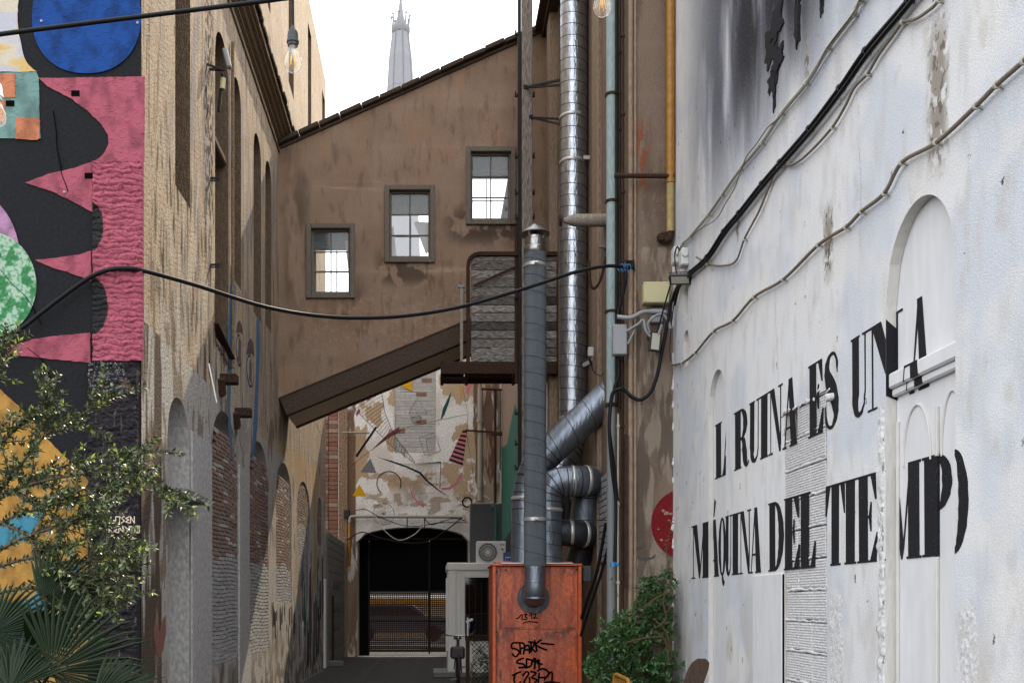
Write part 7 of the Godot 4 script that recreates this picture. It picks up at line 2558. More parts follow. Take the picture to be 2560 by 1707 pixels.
# ---------------------------------------------------------------- low block wall, pipes, boxes and lamps
func build_pipes_and_boxes() -> void:
	# low wall of concrete blocks beyond the left building
	var b := thing("block_wall", "low wall of grey concrete blocks between the plaster building and the archway", "wall", Vector3(-2.6, 0, -27.3))
	var s := Shape.new()
	s.box(Vector3(-2.68, 1.68, -27.35), Vector3(0.13, 3.36, 4.6))
	part(s, "mortar_bed", M.concrete, b)
	var y := 0.0
	var row := 0
	while y < 3.3:
		var d := 25.06 - (0.2 if row % 2 else 0.0)
		while d < 29.6:
			var a := maxf(d, 25.06)
			var c := minf(d + 0.39, 29.62)
			d += 0.40
			if c - a > 0.05:
				s = Shape.new()
				s.box(Vector3(-2.64 + rng.randf_range(-0.003, 0.003), y + 0.096, -(a + c) * 0.5), Vector3(0.12, 0.188, c - a - 0.006), Basis.IDENTITY, 0.008)
				part(s, "block", M.block, b)
		y += 0.2
		row += 1
	s = Shape.new()
	for k in 9:
		var yy: float = [2.0, 1.4, 0.9][k % 3] - 0.05
		var d0 := 26.0 + int(k / 3.0) * 0.7
		s.bar(Vector3(-2.57, yy, -d0), Vector3(-2.57, yy + 0.26, -d0 - 0.06), 0.006, 0.05, 0.0, Vector3.RIGHT)
		s.bar(Vector3(-2.57, yy + 0.26, -d0 - 0.1), Vector3(-2.57, yy + 0.02, -d0 - 0.36), 0.006, 0.05, 0.0, Vector3.RIGHT)
	part(s, "faded_scrawl", M.dark_panel, b)
	s = Shape.new()
	s.box(Vector3(-2.56, 0.9, -25.9), Vector3(0.06, 1.8, 0.16), Basis.IDENTITY, 0.01)
	single(s, "rusty_door_post", M.rust, "dark rusty upright plank standing against the low block wall", "post")
	s = Shape.new()
	s.box(Vector3(-2.42, 0.07, -25.3), Vector3(0.36, 0.14, 0.2), Basis(Vector3.UP, 0.2), 0.01)
	single(s, "loose_block", M.block, "loose grey concrete block lying at the foot of the left wall", "block")
	s = Shape.new()
	s.box(left(24.6, 1.1, 0.02), Vector3(0.06, 2.2, 0.2), Basis.IDENTITY, 0.01)
	single(s, "pale_door_jamb", M.white_metal, "pale narrow door jamb at the far end of the plaster building", "door jamb")

	# pale blue downpipe on the right
	var xb: float = 2.259
	b = thing("blue_downpipe", "pale blue downpipe mottled with black mould, on the corner of the brown end wall", "pipe", Vector3(xb, 0, -12.45))
	s = Shape.new()
	s.tube([Vector3(xb, 4.077, -12.45), Vector3(xb, 12.5, -12.45)], 0.066, 18)
	part(s, "upper_pipe", M.blue_pipe, b)
	s = Shape.new()
	s.tube([Vector3(xb + 0.022, 4.077, -12.455), Vector3(xb + 0.022, 12.5, -12.455)], 0.064, 18)
	part(s, "mould_streak", M.mould, b)
	s = Shape.new()
	s.tube([Vector3(xb, 0, -12.45), Vector3(xb, 4.066, -12.45)], 0.060, 18)
	part(s, "lower_pipe", M.grey_pipe, b)
	for py in [218, 463, 716]:
		s = Shape.new()
		var yy: float = 1.6 + (1385 - py) / 183.7
		ring(s, Vector3(xb, yy, -12.45), Vector3.UP, 0.07, 0.035, 0.012)
		s.bar(Vector3(xb + 0.05, yy, -12.45), Vector3(2.42, yy, -12.4), 0.03, 0.02, 0.0, Vector3.BACK)
		part(s, "pipe_clip", M.rust, b)
	s = Shape.new()
	ring(s, Vector3(xb, 4.077, -12.45), Vector3.UP, 0.068, 0.05, 0.014)
	part(s, "pipe_clip", M.rust, b)
	# thin pipes beside it
	var list := [[1431, 12.12, 0.016, M.rust, "thin dark brown pipe running up next to the pale blue downpipe, nearest the corner"], [1424, 12.3, 0.013, M.iron, "thin black pipe squeezed between the blue downpipe and the brown pipe"], [1420, 12.1, 0.012, M.conduit, "thin pale conduit right of the grey lower downpipe"]]
	for q in list:
		s = Shape.new()
		var x: float = (q[0] - 990) * q[1] / 2287.0
		var top := 12.0 if q[0] != 1420 else 3.9
		var low := 4.0 if q[0] == 1424 else 0.3
		s.tube([Vector3(x, low, -q[1]), Vector3(x, top, -q[1])], q[2], 8)
		var yy := low + 0.6
		while yy < top:
			s.box(Vector3(x, yy, -q[1]), Vector3(q[2] * 3.2, 0.03, q[2] * 3.0), Basis.IDENTITY, 0.004)
			yy += 0.95
		single(s, "thin_pipe", q[3], q[4], "pipe", "thin pipes by the downpipe")
	s = Shape.new()
	s.bar(Vector3(2.343, 1.783, -11.96), Vector3(2.343, 3.629, -11.96), 0.05, 0.03, 0.004)
	single(s, "rusty_strip", M.rust, "flat rusty strip standing at the left edge of the brown end wall", "strip")
	s = Shape.new()
	s.lathe([Vector2(0, -0.03), Vector2(0.035, -0.03), Vector2(0.035, 0.03), Vector2(0, 0.03)], Vector3(2.175, 2.063, -11.9), 14)
	s.box(Vector3(2.226, 2.064, -11.92), Vector3(0.05, 0.04, 0.04), Basis.IDENTITY, 0.01)
	single(s, "blue_valve", M.blue_plastic, "small bright blue valve on the pipes above the shrub", "valve")
	# lagged stub pipe with a rusty flange
	b = thing("lagged_stub", "pale lagged pipe stub with pointed end and rusty flange, left of the blue downpipe", "pipe", Vector3(2.051, 6.75, -13.4))
	s = Shape.new()
	var pz := 13.3
	s.tube([Vector3(2.373, 6.712, -13.3), Vector3(1.948, 6.712, -13.3), Vector3(1.896, 6.712, -13.3), Vector3(1.768, 6.712, -13.3)], [0.082, 0.082, 0.075, 0.03], 16)
	s.tube(rounded([Vector3(2.338, 6.712, -13.3), Vector3(2.426, 6.827, -13.6), Vector3(2.384, 6.482, -13.7)], 0.1), 0.085, 16)
	for px in [1345, 1365, 1383]:
		ring(s, Vector3((px - 990) * 13.3 / 2287.0, 6.712, -13.3), Vector3.RIGHT, 0.082, 0.012, 0.004)
	part(s, "lagging", M.pale_lag, b)
	s = Shape.new()
	s.lathe([Vector2(0, -0.02), Vector2(0.075, -0.02), Vector2(0.075, 0.015), Vector2(0, 0.015)], Vector3(1.733, 6.712, -13.3), 10, Basis(Vector3.DOWN, Vector3.RIGHT, Vector3.BACK), false)
	part(s, "flange", M.rust, b)
	# bent rusty brackets under it
	s = Shape.new()
	s.tube(curve([Vector3(2.32, 6.189, -13.2), Vector3(2.251, 5.9, -13.2), Vector3(2.17, 5.773, -13.2), Vector3(2.112, 5.842, -13.2), Vector3(2.089, 6.131, -13.2)], 5), 0.02, 6)
	single(s, "bent_bracket", M.rust, "bent rusty bracket hanging below the lagged pipe stub", "bracket")

	# gas pipe in the corner by the white wall
	b = thing("yellow_gas_pipe", "ochre yellow gas pipe in the corner between the brown end wall and the white wall", "pipe", Vector3(2.877, 5.997, -11.9))
	var gx: float = 2.857
	s = Shape.new()
	s.tube([Vector3(gx, 6.613, -11.88), Vector3(gx, 12.5, -11.88)], 0.052, 14)
	part(s, "yellow_length", M.gas_yellow, b)
	s = Shape.new()
	s.tube([Vector3(gx, 6.031, -11.88), Vector3(gx, 6.608, -11.88)], 0.045, 14)
	part(s, "cream_length", M.gas_cream, b)
	s = Shape.new()
	s.tube(curve([Vector3(2.862, 6.041, -11.88), Vector3(2.851, 5.955, -11.9), Vector3(2.79, 5.973, -11.95), Vector3(2.807, 6.041, -12.02)], 4), 0.045, 10)
	s.box(Vector3(2.775, 5.982, -11.93), Vector3(0.12, 0.1, 0.1), Basis(Vector3.BACK, 0.3), 0.02)
	part(s, "rusty_elbow", M.rust, b)
	s = Shape.new()
	s.tube([Vector3(2.188, 6.692, -11.86), Vector3(2.899, 6.687, -11.86)], 0.028, 10)
	single(s, "rusty_rail", M.rust, "rusty horizontal bar between the blue downpipe and the yellow gas pipe", "bar")

	# boxes on the end wall
	var boxes := [
		["junction_box", 1476, 652, 1534, 699, 0.14, M.box_beige, "beige junction box, the largest on the brown end wall"],
		["junction_box", 1494, 709, 1522, 740, 0.07, M.box_grey, "light grey junction box just below the beige one"],
		["meter_box", 1407, 748, 1438, 816, 0.12, M.box_grey, "tall grey meter box on the corner of the end wall below the cable bracket"],
	]
	for q in boxes:
		var p := Vector2((q[1] - 990) * 11.95 / 2287.0, 1.6 - (q[4] - 1385) * 11.95 / 2287.0)
		var r := Vector2((q[3] - 990) * 11.95 / 2287.0, 1.6 - (q[2] - 1385) * 11.95 / 2287.0)
		b = thing(q[0], q[7], "box", Vector3((p.x + r.x) * 0.5, p.y, -12.0), "boxes on the end wall")
		s = Shape.new()
		s.box(Vector3((p.x + r.x) * 0.5, (p.y + r.y) * 0.5, -12.0 + q[5] * 0.35), Vector3(r.x - p.x, r.y - p.y, q[5] * 0.7), Basis.IDENTITY, 0.008)
		part(s, "case", q[6], b)
		s = Shape.new()
		s.box(Vector3((p.x + r.x) * 0.5, (p.y + r.y) * 0.5, -12.0 + q[5] * 0.82), Vector3(r.x - p.x + 0.006, r.y - p.y + 0.006, q[5] * 0.3), Basis.IDENTITY, 0.01)
		part(s, "lid", q[6], b)
		s = Shape.new()
		for cx in [p.x + 0.02, r.x - 0.02]:
			for cy in [p.y + 0.02, r.y - 0.02]:
				s.lathe([Vector2(0.006, 0), Vector2(0.006, 0.004), Vector2(0, 0.004)], Vector3(cx, cy, -12.0 + q[5] * 0.97), 6, Basis(Vector3.RIGHT, Vector3.BACK, Vector3.DOWN))
		part(s, "screw", M.grey_pipe, b)
	# two white boxes at the end of the white wall
	for q in [[1543, 590, 11.72, "farther of two white square junction boxes at the far end of the white wall", 0.0], [1577, 594, 11.35, "nearer of two white square junction boxes at the far end of the white wall", 1.0]]:
		var c := Vector3(2.88, 1.6 - (q[1] - 1385) * q[2] / 2287.0, -q[2] + 0.02)
		b = thing("white_junction_box", q[3], "box", c, "white junction boxes")
		s = Shape.new()
		s.box(c, Vector3(0.09, 0.20, 0.15), Basis.IDENTITY, 0.015)
		part(s, "case", M.box_white, b)
		s = Shape.new()
		s.lathe([Vector2(0.035, 0), Vector2(0.03, 0.02), Vector2(0, 0.02)], c + Vector3(-0.01, 0.02, 0.075), 14, Basis(Vector3.RIGHT, Vector3.BACK, Vector3.DOWN))
		part(s, "knockout", M.box_white, b)
	# white socket on the side wall and three black floodlights
	s = Shape.new()
	s.box(Vector3(2.263, 5.157, -14.1), Vector3(0.08, 0.13, 0.05), Basis.IDENTITY, 0.01)
	single(s, "socket_box", M.box_white, "little white socket box on the side wall right of the tall duct", "box")
	floodlight(Vector3(2.17, 4.949, -13.9), Vector3(-0.5, -0.5, 0.7), 0.16, 0.10, 0.3, "small black floodlight under the white socket, right of the tall duct")
	floodlight(Vector3(2.657, 4.696, -11.8), Vector3(0.1, 0.05, 1.0), 0.14, 0.24, -0.12, "black floodlight hanging face out below the grey junction box")
	floodlight(Vector3(2.806, 5.244, -11.2), Vector3(-0.35, -0.75, 0.6), 0.24, 0.13, -0.15, "black floodlight under the black cables at the end of the white wall")

func floodlight(at: Vector3, facing: Vector3, w: float, h: float, roll: float, label: String) -> void:
	var b := thing("floodlight", label, "floodlight", at, "black floodlights")
	var z := facing.normalized()
	var x := Vector3.UP.cross(z).normalized()
	var y := z.cross(x)
	var basis := Basis(x, y, z) * Basis(Vector3.BACK, roll)
	var s := Shape.new()
	s.box(at, Vector3(w, h, 0.035), basis, 0.008)
	for k in 5:
		s.box(at + basis * Vector3(-w * 0.35 + k * w * 0.175, 0, -0.03), Vector3(0.006, h * 0.8, 0.03), basis)
	part(s, "housing", M.black_plastic, b)
	s = Shape.new()
	s.box(at + basis * Vector3(0, 0, 0.0185), Vector3(w - 0.045, h - 0.045, 0.004), basis)
	part(s, "lens", M.lens, b)
	s = Shape.new()
	s.bar(at + basis * Vector3(-w * 0.5 - 0.006, 0, 0), at + basis * Vector3(-w * 0.5 - 0.006, h * 0.3, -0.08), 0.02, 0.004)
	s.bar(at + basis * Vector3(w * 0.5 + 0.006, 0, 0), at + basis * Vector3(w * 0.5 + 0.006, h * 0.3, -0.08), 0.02, 0.004)
	s.bar(at + basis * Vector3(-w * 0.5, h * 0.3, -0.08), at + basis * Vector3(w * 0.5, h * 0.3, -0.08), 0.02, 0.004)
	part(s, "yoke", M.black_plastic, b)

# ---------------------------------------------------------------- cables
func rope(called: String, pts: Array, r: float, material: Material, label: String, category := "cable", clips := 0.0, clip_material: Material = null) -> void:
	var line := curve(pts, 7)
	var s := Shape.new()
	s.tube(line, r, 8)
	if clips <= 0.0:
		single(s, called, material, label, category)
		return
	var b := thing(called, label, category, pts[0])
	part(s, "run", material, b)
	for i in range(1, pts.size() - 1, maxi(1, int(clips))):
		s = Shape.new()
		var t: Vector3 = (pts[i + 1] - pts[i - 1]).normalized()
		ring(s, pts[i], t, r + 0.002, 0.016, 0.006)
		s.bar(pts[i], pts[i] + Vector3(0.04, -0.015, 0), 0.014, 0.014)
		part(s, "clip", clip_material, b)

func build_cables() -> void:
	rope("sagging_cable", [Vector3(-4.436, 3.468, -8.9), Vector3(-4.086, 3.701, -8.9), Vector3(-3.874, 3.928, -8.95), Vector3(-3.66, 4.119, -9), Vector3(-3.392, 4.341, -9.02), Vector3(-3.119, 4.542, -9.03), Vector3(-2.942, 4.617, -9.03), Vector3(-2.784, 4.636, -9.03), Vector3(-2.626, 4.636, -9.1), Vector3(-2.243, 4.632, -9.5), Vector3(-1.705, 4.586, -10), Vector3(-1.24, 4.635, -10.5), Vector3(-0.756, 4.693, -10.8), Vector3(-0.243, 4.808, -11.1), Vector3(0.349, 4.995, -11.4), Vector3(1.074, 5.289, -11.7), Vector3(1.703, 5.521, -11.8), Vector3(2.073, 5.61, -11.85), Vector3(2.289, 5.622, -11.9)], 0.021, M.cable, "thick black cable sagging right across the alley from the painted wall to the pier bracket")
	# bracket it ends on, tied with blue cord
	var b := thing("cable_bracket", "black wire bracket on the brown end wall holding the sagging cable, tied with blue cord", "bracket", Vector3(2.351, 5.639, -11.95))
	var s := Shape.new()
	s.box(Vector3(2.397, 5.667, -11.97), Vector3(0.10, 0.11, 0.05), Basis.IDENTITY, 0.02)
	s.bar(Vector3(2.271, 5.704, -11.94), Vector3(2.412, 5.704, -11.94), 0.015, 0.015, 0.0, Vector3.BACK)
	s.bar(Vector3(2.428, 5.724, -11.94), Vector3(2.443, 5.583, -11.94), 0.015, 0.015)
	part(s, "iron", M.iron, b)
	s = Shape.new()
	for k in 3:
		var c: Vector3 = Vector3(2.31, 5.612, -11.9)
		var pts: Array = []
		for j in 17:
			var a := TAU * j / 16.0
			pts.append(c + Vector3((k - 1) * 0.04 + cos(a) * 0.04, sin(a) * 0.045 - 0.01, 0.02 * sin(a * 2.0)))
		s.tube(pts, 0.005, 5, false)
	part(s, "blue_cord", M.blue_plastic, b)
	rope("drop_cable", [Vector3(2.321, 5.601, -11.9), Vector3(2.331, 5.476, -11.9), Vector3(2.299, 5.284, -11.95), Vector3(2.242, 5.031, -11.98), Vector3(2.225, 4.722, -12), Vector3(2.267, 4.407, -12), Vector3(2.214, 4.197, -12), Vector3(2.163, 4.004, -11.95), Vector3(2.133, 3.655, -11.9), Vector3(2.174, 3.194, -11.95), Vector3(2.23, 2.781, -12), Vector3(2.214, 2.098, -12)], 0.020, M.cable, "black cable dropping from the bracket down beside the grey lower downpipe")
	rope("loop_cable", [Vector3(2.836, 5.171, -11.75), Vector3(2.807, 4.928, -11.8), Vector3(2.757, 4.631, -11.85), Vector3(2.705, 4.362, -11.85), Vector3(2.643, 4.165, -11.85), Vector3(2.57, 4.061, -11.85), Vector3(2.483, 4.026, -11.88), Vector3(2.394, 4.072, -11.9), Vector3(2.325, 4.143, -11.92), Vector3(2.262, 4.164, -11.92), Vector3(2.184, 4.124, -11.95), Vector3(2.153, 3.951, -11.95), Vector3(2.142, 3.664, -11.95), Vector3(2.204, 3.253, -12), Vector3(2.246, 2.833, -12)], 0.022, M.cable, "thick black cable looping down from the white wall and back up to the downpipe")
	# on the white wall
	rope("black_cable_bundle", [Vector3(2.885, 5.26, -5.453), Vector3(2.885, 5.238, -6.008), Vector3(2.885, 5.262, -6.6), Vector3(2.885, 5.23, -7.019), Vector3(2.885, 5.215, -7.587), Vector3(2.885, 5.238, -8.219), Vector3(2.885, 5.253, -8.675), Vector3(2.885, 5.252, -9.321), Vector3(2.885, 5.262, -9.809), Vector3(2.885, 5.217, -10.407), Vector3(2.885, 5.282, -11.084), Vector3(2.885, 5.31, -11.598), Vector3(2.885, 5.213, -11.888)], 0.021, M.cable, "bundle of thick black cables slanting down the white wall", "cable", 1.0, M.black_plastic)
	rope("black_cable", [Vector3(2.875, 5.203, -5.367), Vector3(2.875, 5.197, -5.94), Vector3(2.875, 5.212, -6.519), Vector3(2.875, 5.183, -6.938), Vector3(2.875, 5.168, -7.5), Vector3(2.875, 5.189, -8.126), Vector3(2.875, 5.206, -8.585), Vector3(2.875, 5.203, -9.22), Vector3(2.875, 5.211, -9.699), Vector3(2.875, 5.168, -10.303), Vector3(2.875, 5.234, -10.98), Vector3(2.875, 5.263, -11.493), Vector3(2.875, 5.117, -11.741)], 0.015, M.cable, "thinner black cable strapped under the thick bundle on the white wall")
	rope("pale_conduit", [Vector3(2.89, 5.561, -5.901), Vector3(2.89, 5.646, -6.682), Vector3(2.89, 5.625, -6.803), Vector3(2.89, 5.636, -7.235), Vector3(2.89, 5.604, -7.662), Vector3(2.89, 5.638, -8.197), Vector3(2.89, 5.62, -8.69), Vector3(2.89, 5.655, -9.291), Vector3(2.89, 5.653, -9.877), Vector3(2.89, 5.647, -10.368), Vector3(2.89, 5.686, -11.103), Vector3(2.89, 5.725, -11.435), Vector3(2.89, 5.649, -11.677)], 0.017, M.conduit, "pale grey conduit slanting along the edge of the soot on the white wall", "conduit", 1.0, M.conduit)
	rope("fine_wire", [Vector3(2.87, 5.569, -5.913), Vector3(2.87, 5.635, -6.612), Vector3(2.87, 5.608, -6.755), Vector3(2.87, 5.621, -7.226), Vector3(2.87, 5.558, -7.442), Vector3(2.87, 5.566, -7.704), Vector3(2.87, 5.596, -8.176), Vector3(2.87, 5.65, -8.473), Vector3(2.87, 5.647, -8.792), Vector3(2.87, 5.66, -9.048), Vector3(2.87, 5.599, -9.227), Vector3(2.87, 5.52, -9.413), Vector3(2.87, 5.493, -9.707), Vector3(2.87, 5.464, -10.02), Vector3(2.87, 5.592, -10.649), Vector3(2.87, 5.625, -10.961)], 0.005, M.cord_brown, "fine grey wire winding round the pale conduit on the white wall", "wire")
	rope("brown_cord", [Vector3(2.89, 5.099, -5.462), Vector3(2.89, 5.03, -5.665), Vector3(2.89, 5.043, -5.796), Vector3(2.89, 5.084, -5.942), Vector3(2.89, 5.156, -6.096), Vector3(2.89, 5.15, -6.217), Vector3(2.89, 5.137, -6.419), Vector3(2.89, 5.103, -6.588), Vector3(2.89, 5.117, -6.79), Vector3(2.89, 5.063, -6.954), Vector3(2.89, 5.025, -7.166), Vector3(2.89, 5.038, -7.57), Vector3(2.89, 5.093, -7.921), Vector3(2.89, 5.228, -8.269), Vector3(2.89, 5.163, -8.494), Vector3(2.89, 5.05, -8.771), Vector3(2.89, 4.956, -9.178), Vector3(2.89, 4.841, -9.442), Vector3(2.89, 4.968, -9.939), Vector3(2.89, 5.154, -10.409), Vector3(2.89, 5.366, -10.835)], 0.010, M.cord_brown, "thin brown cord hanging in swags just below the black cables", "cable", 3.0, M.conduit)
	rope("swag_cord", [Vector3(2.885, 4.19, -3.858), Vector3(2.885, 4.243, -4.428), Vector3(2.885, 4.237, -4.844), Vector3(2.885, 4.241, -5.075), Vector3(2.885, 4.23, -5.266), Vector3(2.885, 4.228, -5.68), Vector3(2.885, 4.298, -6.096), Vector3(2.885, 4.208, -6.332), Vector3(2.885, 4.224, -6.67), Vector3(2.885, 4.214, -6.916), Vector3(2.885, 4.266, -7.408), Vector3(2.885, 4.25, -8.147), Vector3(2.885, 4.332, -8.88), Vector3(2.885, 4.299, -9.51), Vector3(2.885, 4.372, -10.154), Vector3(2.885, 4.331, -10.859), Vector3(2.885, 4.358, -11.421), Vector3(2.885, 4.454, -11.931)], 0.013, M.cord_brown, "long brown cord draped from clip to clip across the middle of the white wall", "cable", 1.0, M.conduit)
	# flexible grey conduit tangle on the end wall
	rope("flexible_conduit", [Vector3(2.223, 5.018, -11.88), Vector3(2.383, 4.999, -11.85), Vector3(2.55, 5.081, -11.9), Vector3(2.81, 5.076, -11.9)], 0.026, M.box_grey, "pale rigid conduit running level from the meter box to the grey junction box", "conduit")
	rope("flexible_conduit", [Vector3(2.332, 4.838, -11.85), Vector3(2.455, 4.908, -11.82), Vector3(2.522, 4.959, -11.82), Vector3(2.549, 4.825, -11.8), Vector3(2.621, 4.747, -11.8), Vector3(2.693, 4.783, -11.8), Vector3(2.735, 4.902, -11.8)], 0.017, M.conduit_grey, "grey flexible conduit sagging in a U under the grey junction box", "conduit")
	rope("flexible_conduit", [Vector3(2.607, 4.792, -11.83), Vector3(2.574, 4.908, -11.82), Vector3(2.642, 4.99, -11.8), Vector3(2.735, 5.021, -11.8), Vector3(2.807, 4.954, -11.8), Vector3(2.838, 4.851, -11.8)], 0.017, M.conduit_grey, "grey flexible conduit looping over the right end of the junction boxes", "conduit")
	rope("flexible_conduit", [Vector3(2.342, 4.683, -11.85), Vector3(2.409, 4.813, -11.85), Vector3(2.456, 4.916, -11.85), Vector3(2.511, 4.95, -11.84)], 0.013, M.conduit_grey, "short ribbed conduit slanting up from the foot of the meter box", "conduit")
	rope("lamp_lead", [Vector3(2.814, 5.335, -11.7), Vector3(2.774, 5.171, -11.75), Vector3(2.73, 5, -11.78), Vector3(2.693, 4.851, -11.8), Vector3(2.667, 4.804, -11.82)], 0.009, M.cable, "thin black lead running from the white wall down to the hanging floodlight", "cable")
	rope("lamp_lead", [Vector3(2.846, 5.346, -11.5), Vector3(2.816, 5.598, -11.5), Vector3(2.846, 5.718, -11.5), Vector3(2.876, 5.648, -11.5)], 0.008, M.cable, "thin black lead looping up behind the white junction boxes", "cable")
	rope("lamp_lead", [Vector3(2.843, 4.464, -11.8), Vector3(2.833, 4.618, -11.8), Vector3(2.848, 4.876, -11.8), Vector3(2.879, 5.134, -11.8)], 0.006, M.cable, "thin black lead trailing down the edge of the white wall", "cable")
	rope("lamp_lead", [Vector3(2.253, 5.059, -14), Vector3(2.277, 4.875, -14), Vector3(2.358, 4.779, -13.9), Vector3(2.402, 4.798, -13.8), Vector3(2.402, 4.985, -13.7)], 0.006, M.cable, "thin black lead drooping from the little white socket", "cable")
	rope("grey_cable", [Vector3(1.997, 1.398, -13.2), Vector3(2.046, 1.657, -13), Vector3(2.138, 2.02, -12.8), Vector3(2.215, 2.619, -12.6)], 0.022, M.cable, "black cable climbing from the orange cabinet's flank to the pipes", "cable")
	rope("grey_cable", [Vector3(1.985, 1.167, -13.2), Vector3(2.08, 1.572, -13), Vector3(2.183, 1.964, -12.8), Vector3(2.248, 2.344, -12.6)], 0.018, M.cable, "second black cable climbing beside the orange cabinet, lower than the other", "cable")
	# thin wire by the far arches and across under the bridge
	rope("span_wire", [Vector3(-2.767, 4.973, -18.5), Vector3(-2.597, 5.881, -22), Vector3(-2.16, 7.057, -26), Vector3(-1.553, 8.291, -29.6)], 0.006, M.cable, "thin wire slanting from the bridge's left foot to the painted front", "wire")

# ---------------------------------------------------------------- plants
func leaf_at(s: Shape, at: Vector3, dir: Vector3, up: Vector3, length: float, width: float, c: Color) -> void:
	s.tint = c
	var d := dir.normalized()
	var x := d.cross(up).normalized() * width * 0.5
	var n := x.cross(d).normalized()
	var m := at + d * length * 0.45 + n * length * 0.04
	var tip := at + d * length - n * length * 0.06
	s.tri(at, m + x - n * width * 0.16, m, n)
	s.tri(at, m, m - x - n * width * 0.16, n)
	s.tri(m, m + x - n * width * 0.16, tip, n)
	s.tri(m, tip, m - x - n * width * 0.16, n)

func twig(wood: Shape, leaves: Shape, young: Shape, pts: Array, r: float, every: float, size: float, fresh: float, spread := 1.0) -> void:
	var line := curve(pts, 8)
	var radii: Array = []
	for i in line.size():
		radii.append(lerpf(r, r * 0.3, float(i) / line.size()))
	wood.tube(line, radii, 5)
	var run := 0.0
	for i in range(1, line.size()):
		var a: Vector3 = line[i - 1]
		var c: Vector3 = line[i]
		var t := (c - a).normalized()
		run += (c - a).length()
		while run > every:
			run -= every
			var p := a.lerp(c, rng.randf())
			var side := t.cross(Vector3(rng.randf_range(-1, 1), rng.randf_range(-1, 1), rng.randf_range(-1, 1))).normalized()
			var late := float(i) / line.size()
			for k in [-1.0, 1.0]:
				var d: Vector3 = (t * 0.7 + side * k * spread + Vector3(0, rng.randf_range(-0.2, 0.3), 0)).normalized()
				var g := rng.randf_range(0.7, 1.25)
				var is_young := rng.randf() < fresh * late * late
				leaf_at(young if is_young else leaves, p, d, Vector3(rng.randf_range(-1, 1), 1.0, rng.randf_range(-1, 1)), size * rng.randf_range(0.6, 1.15), size * rng.randf_range(0.32, 0.46), Color(g, g * rng.randf_range(0.95, 1.05), g))

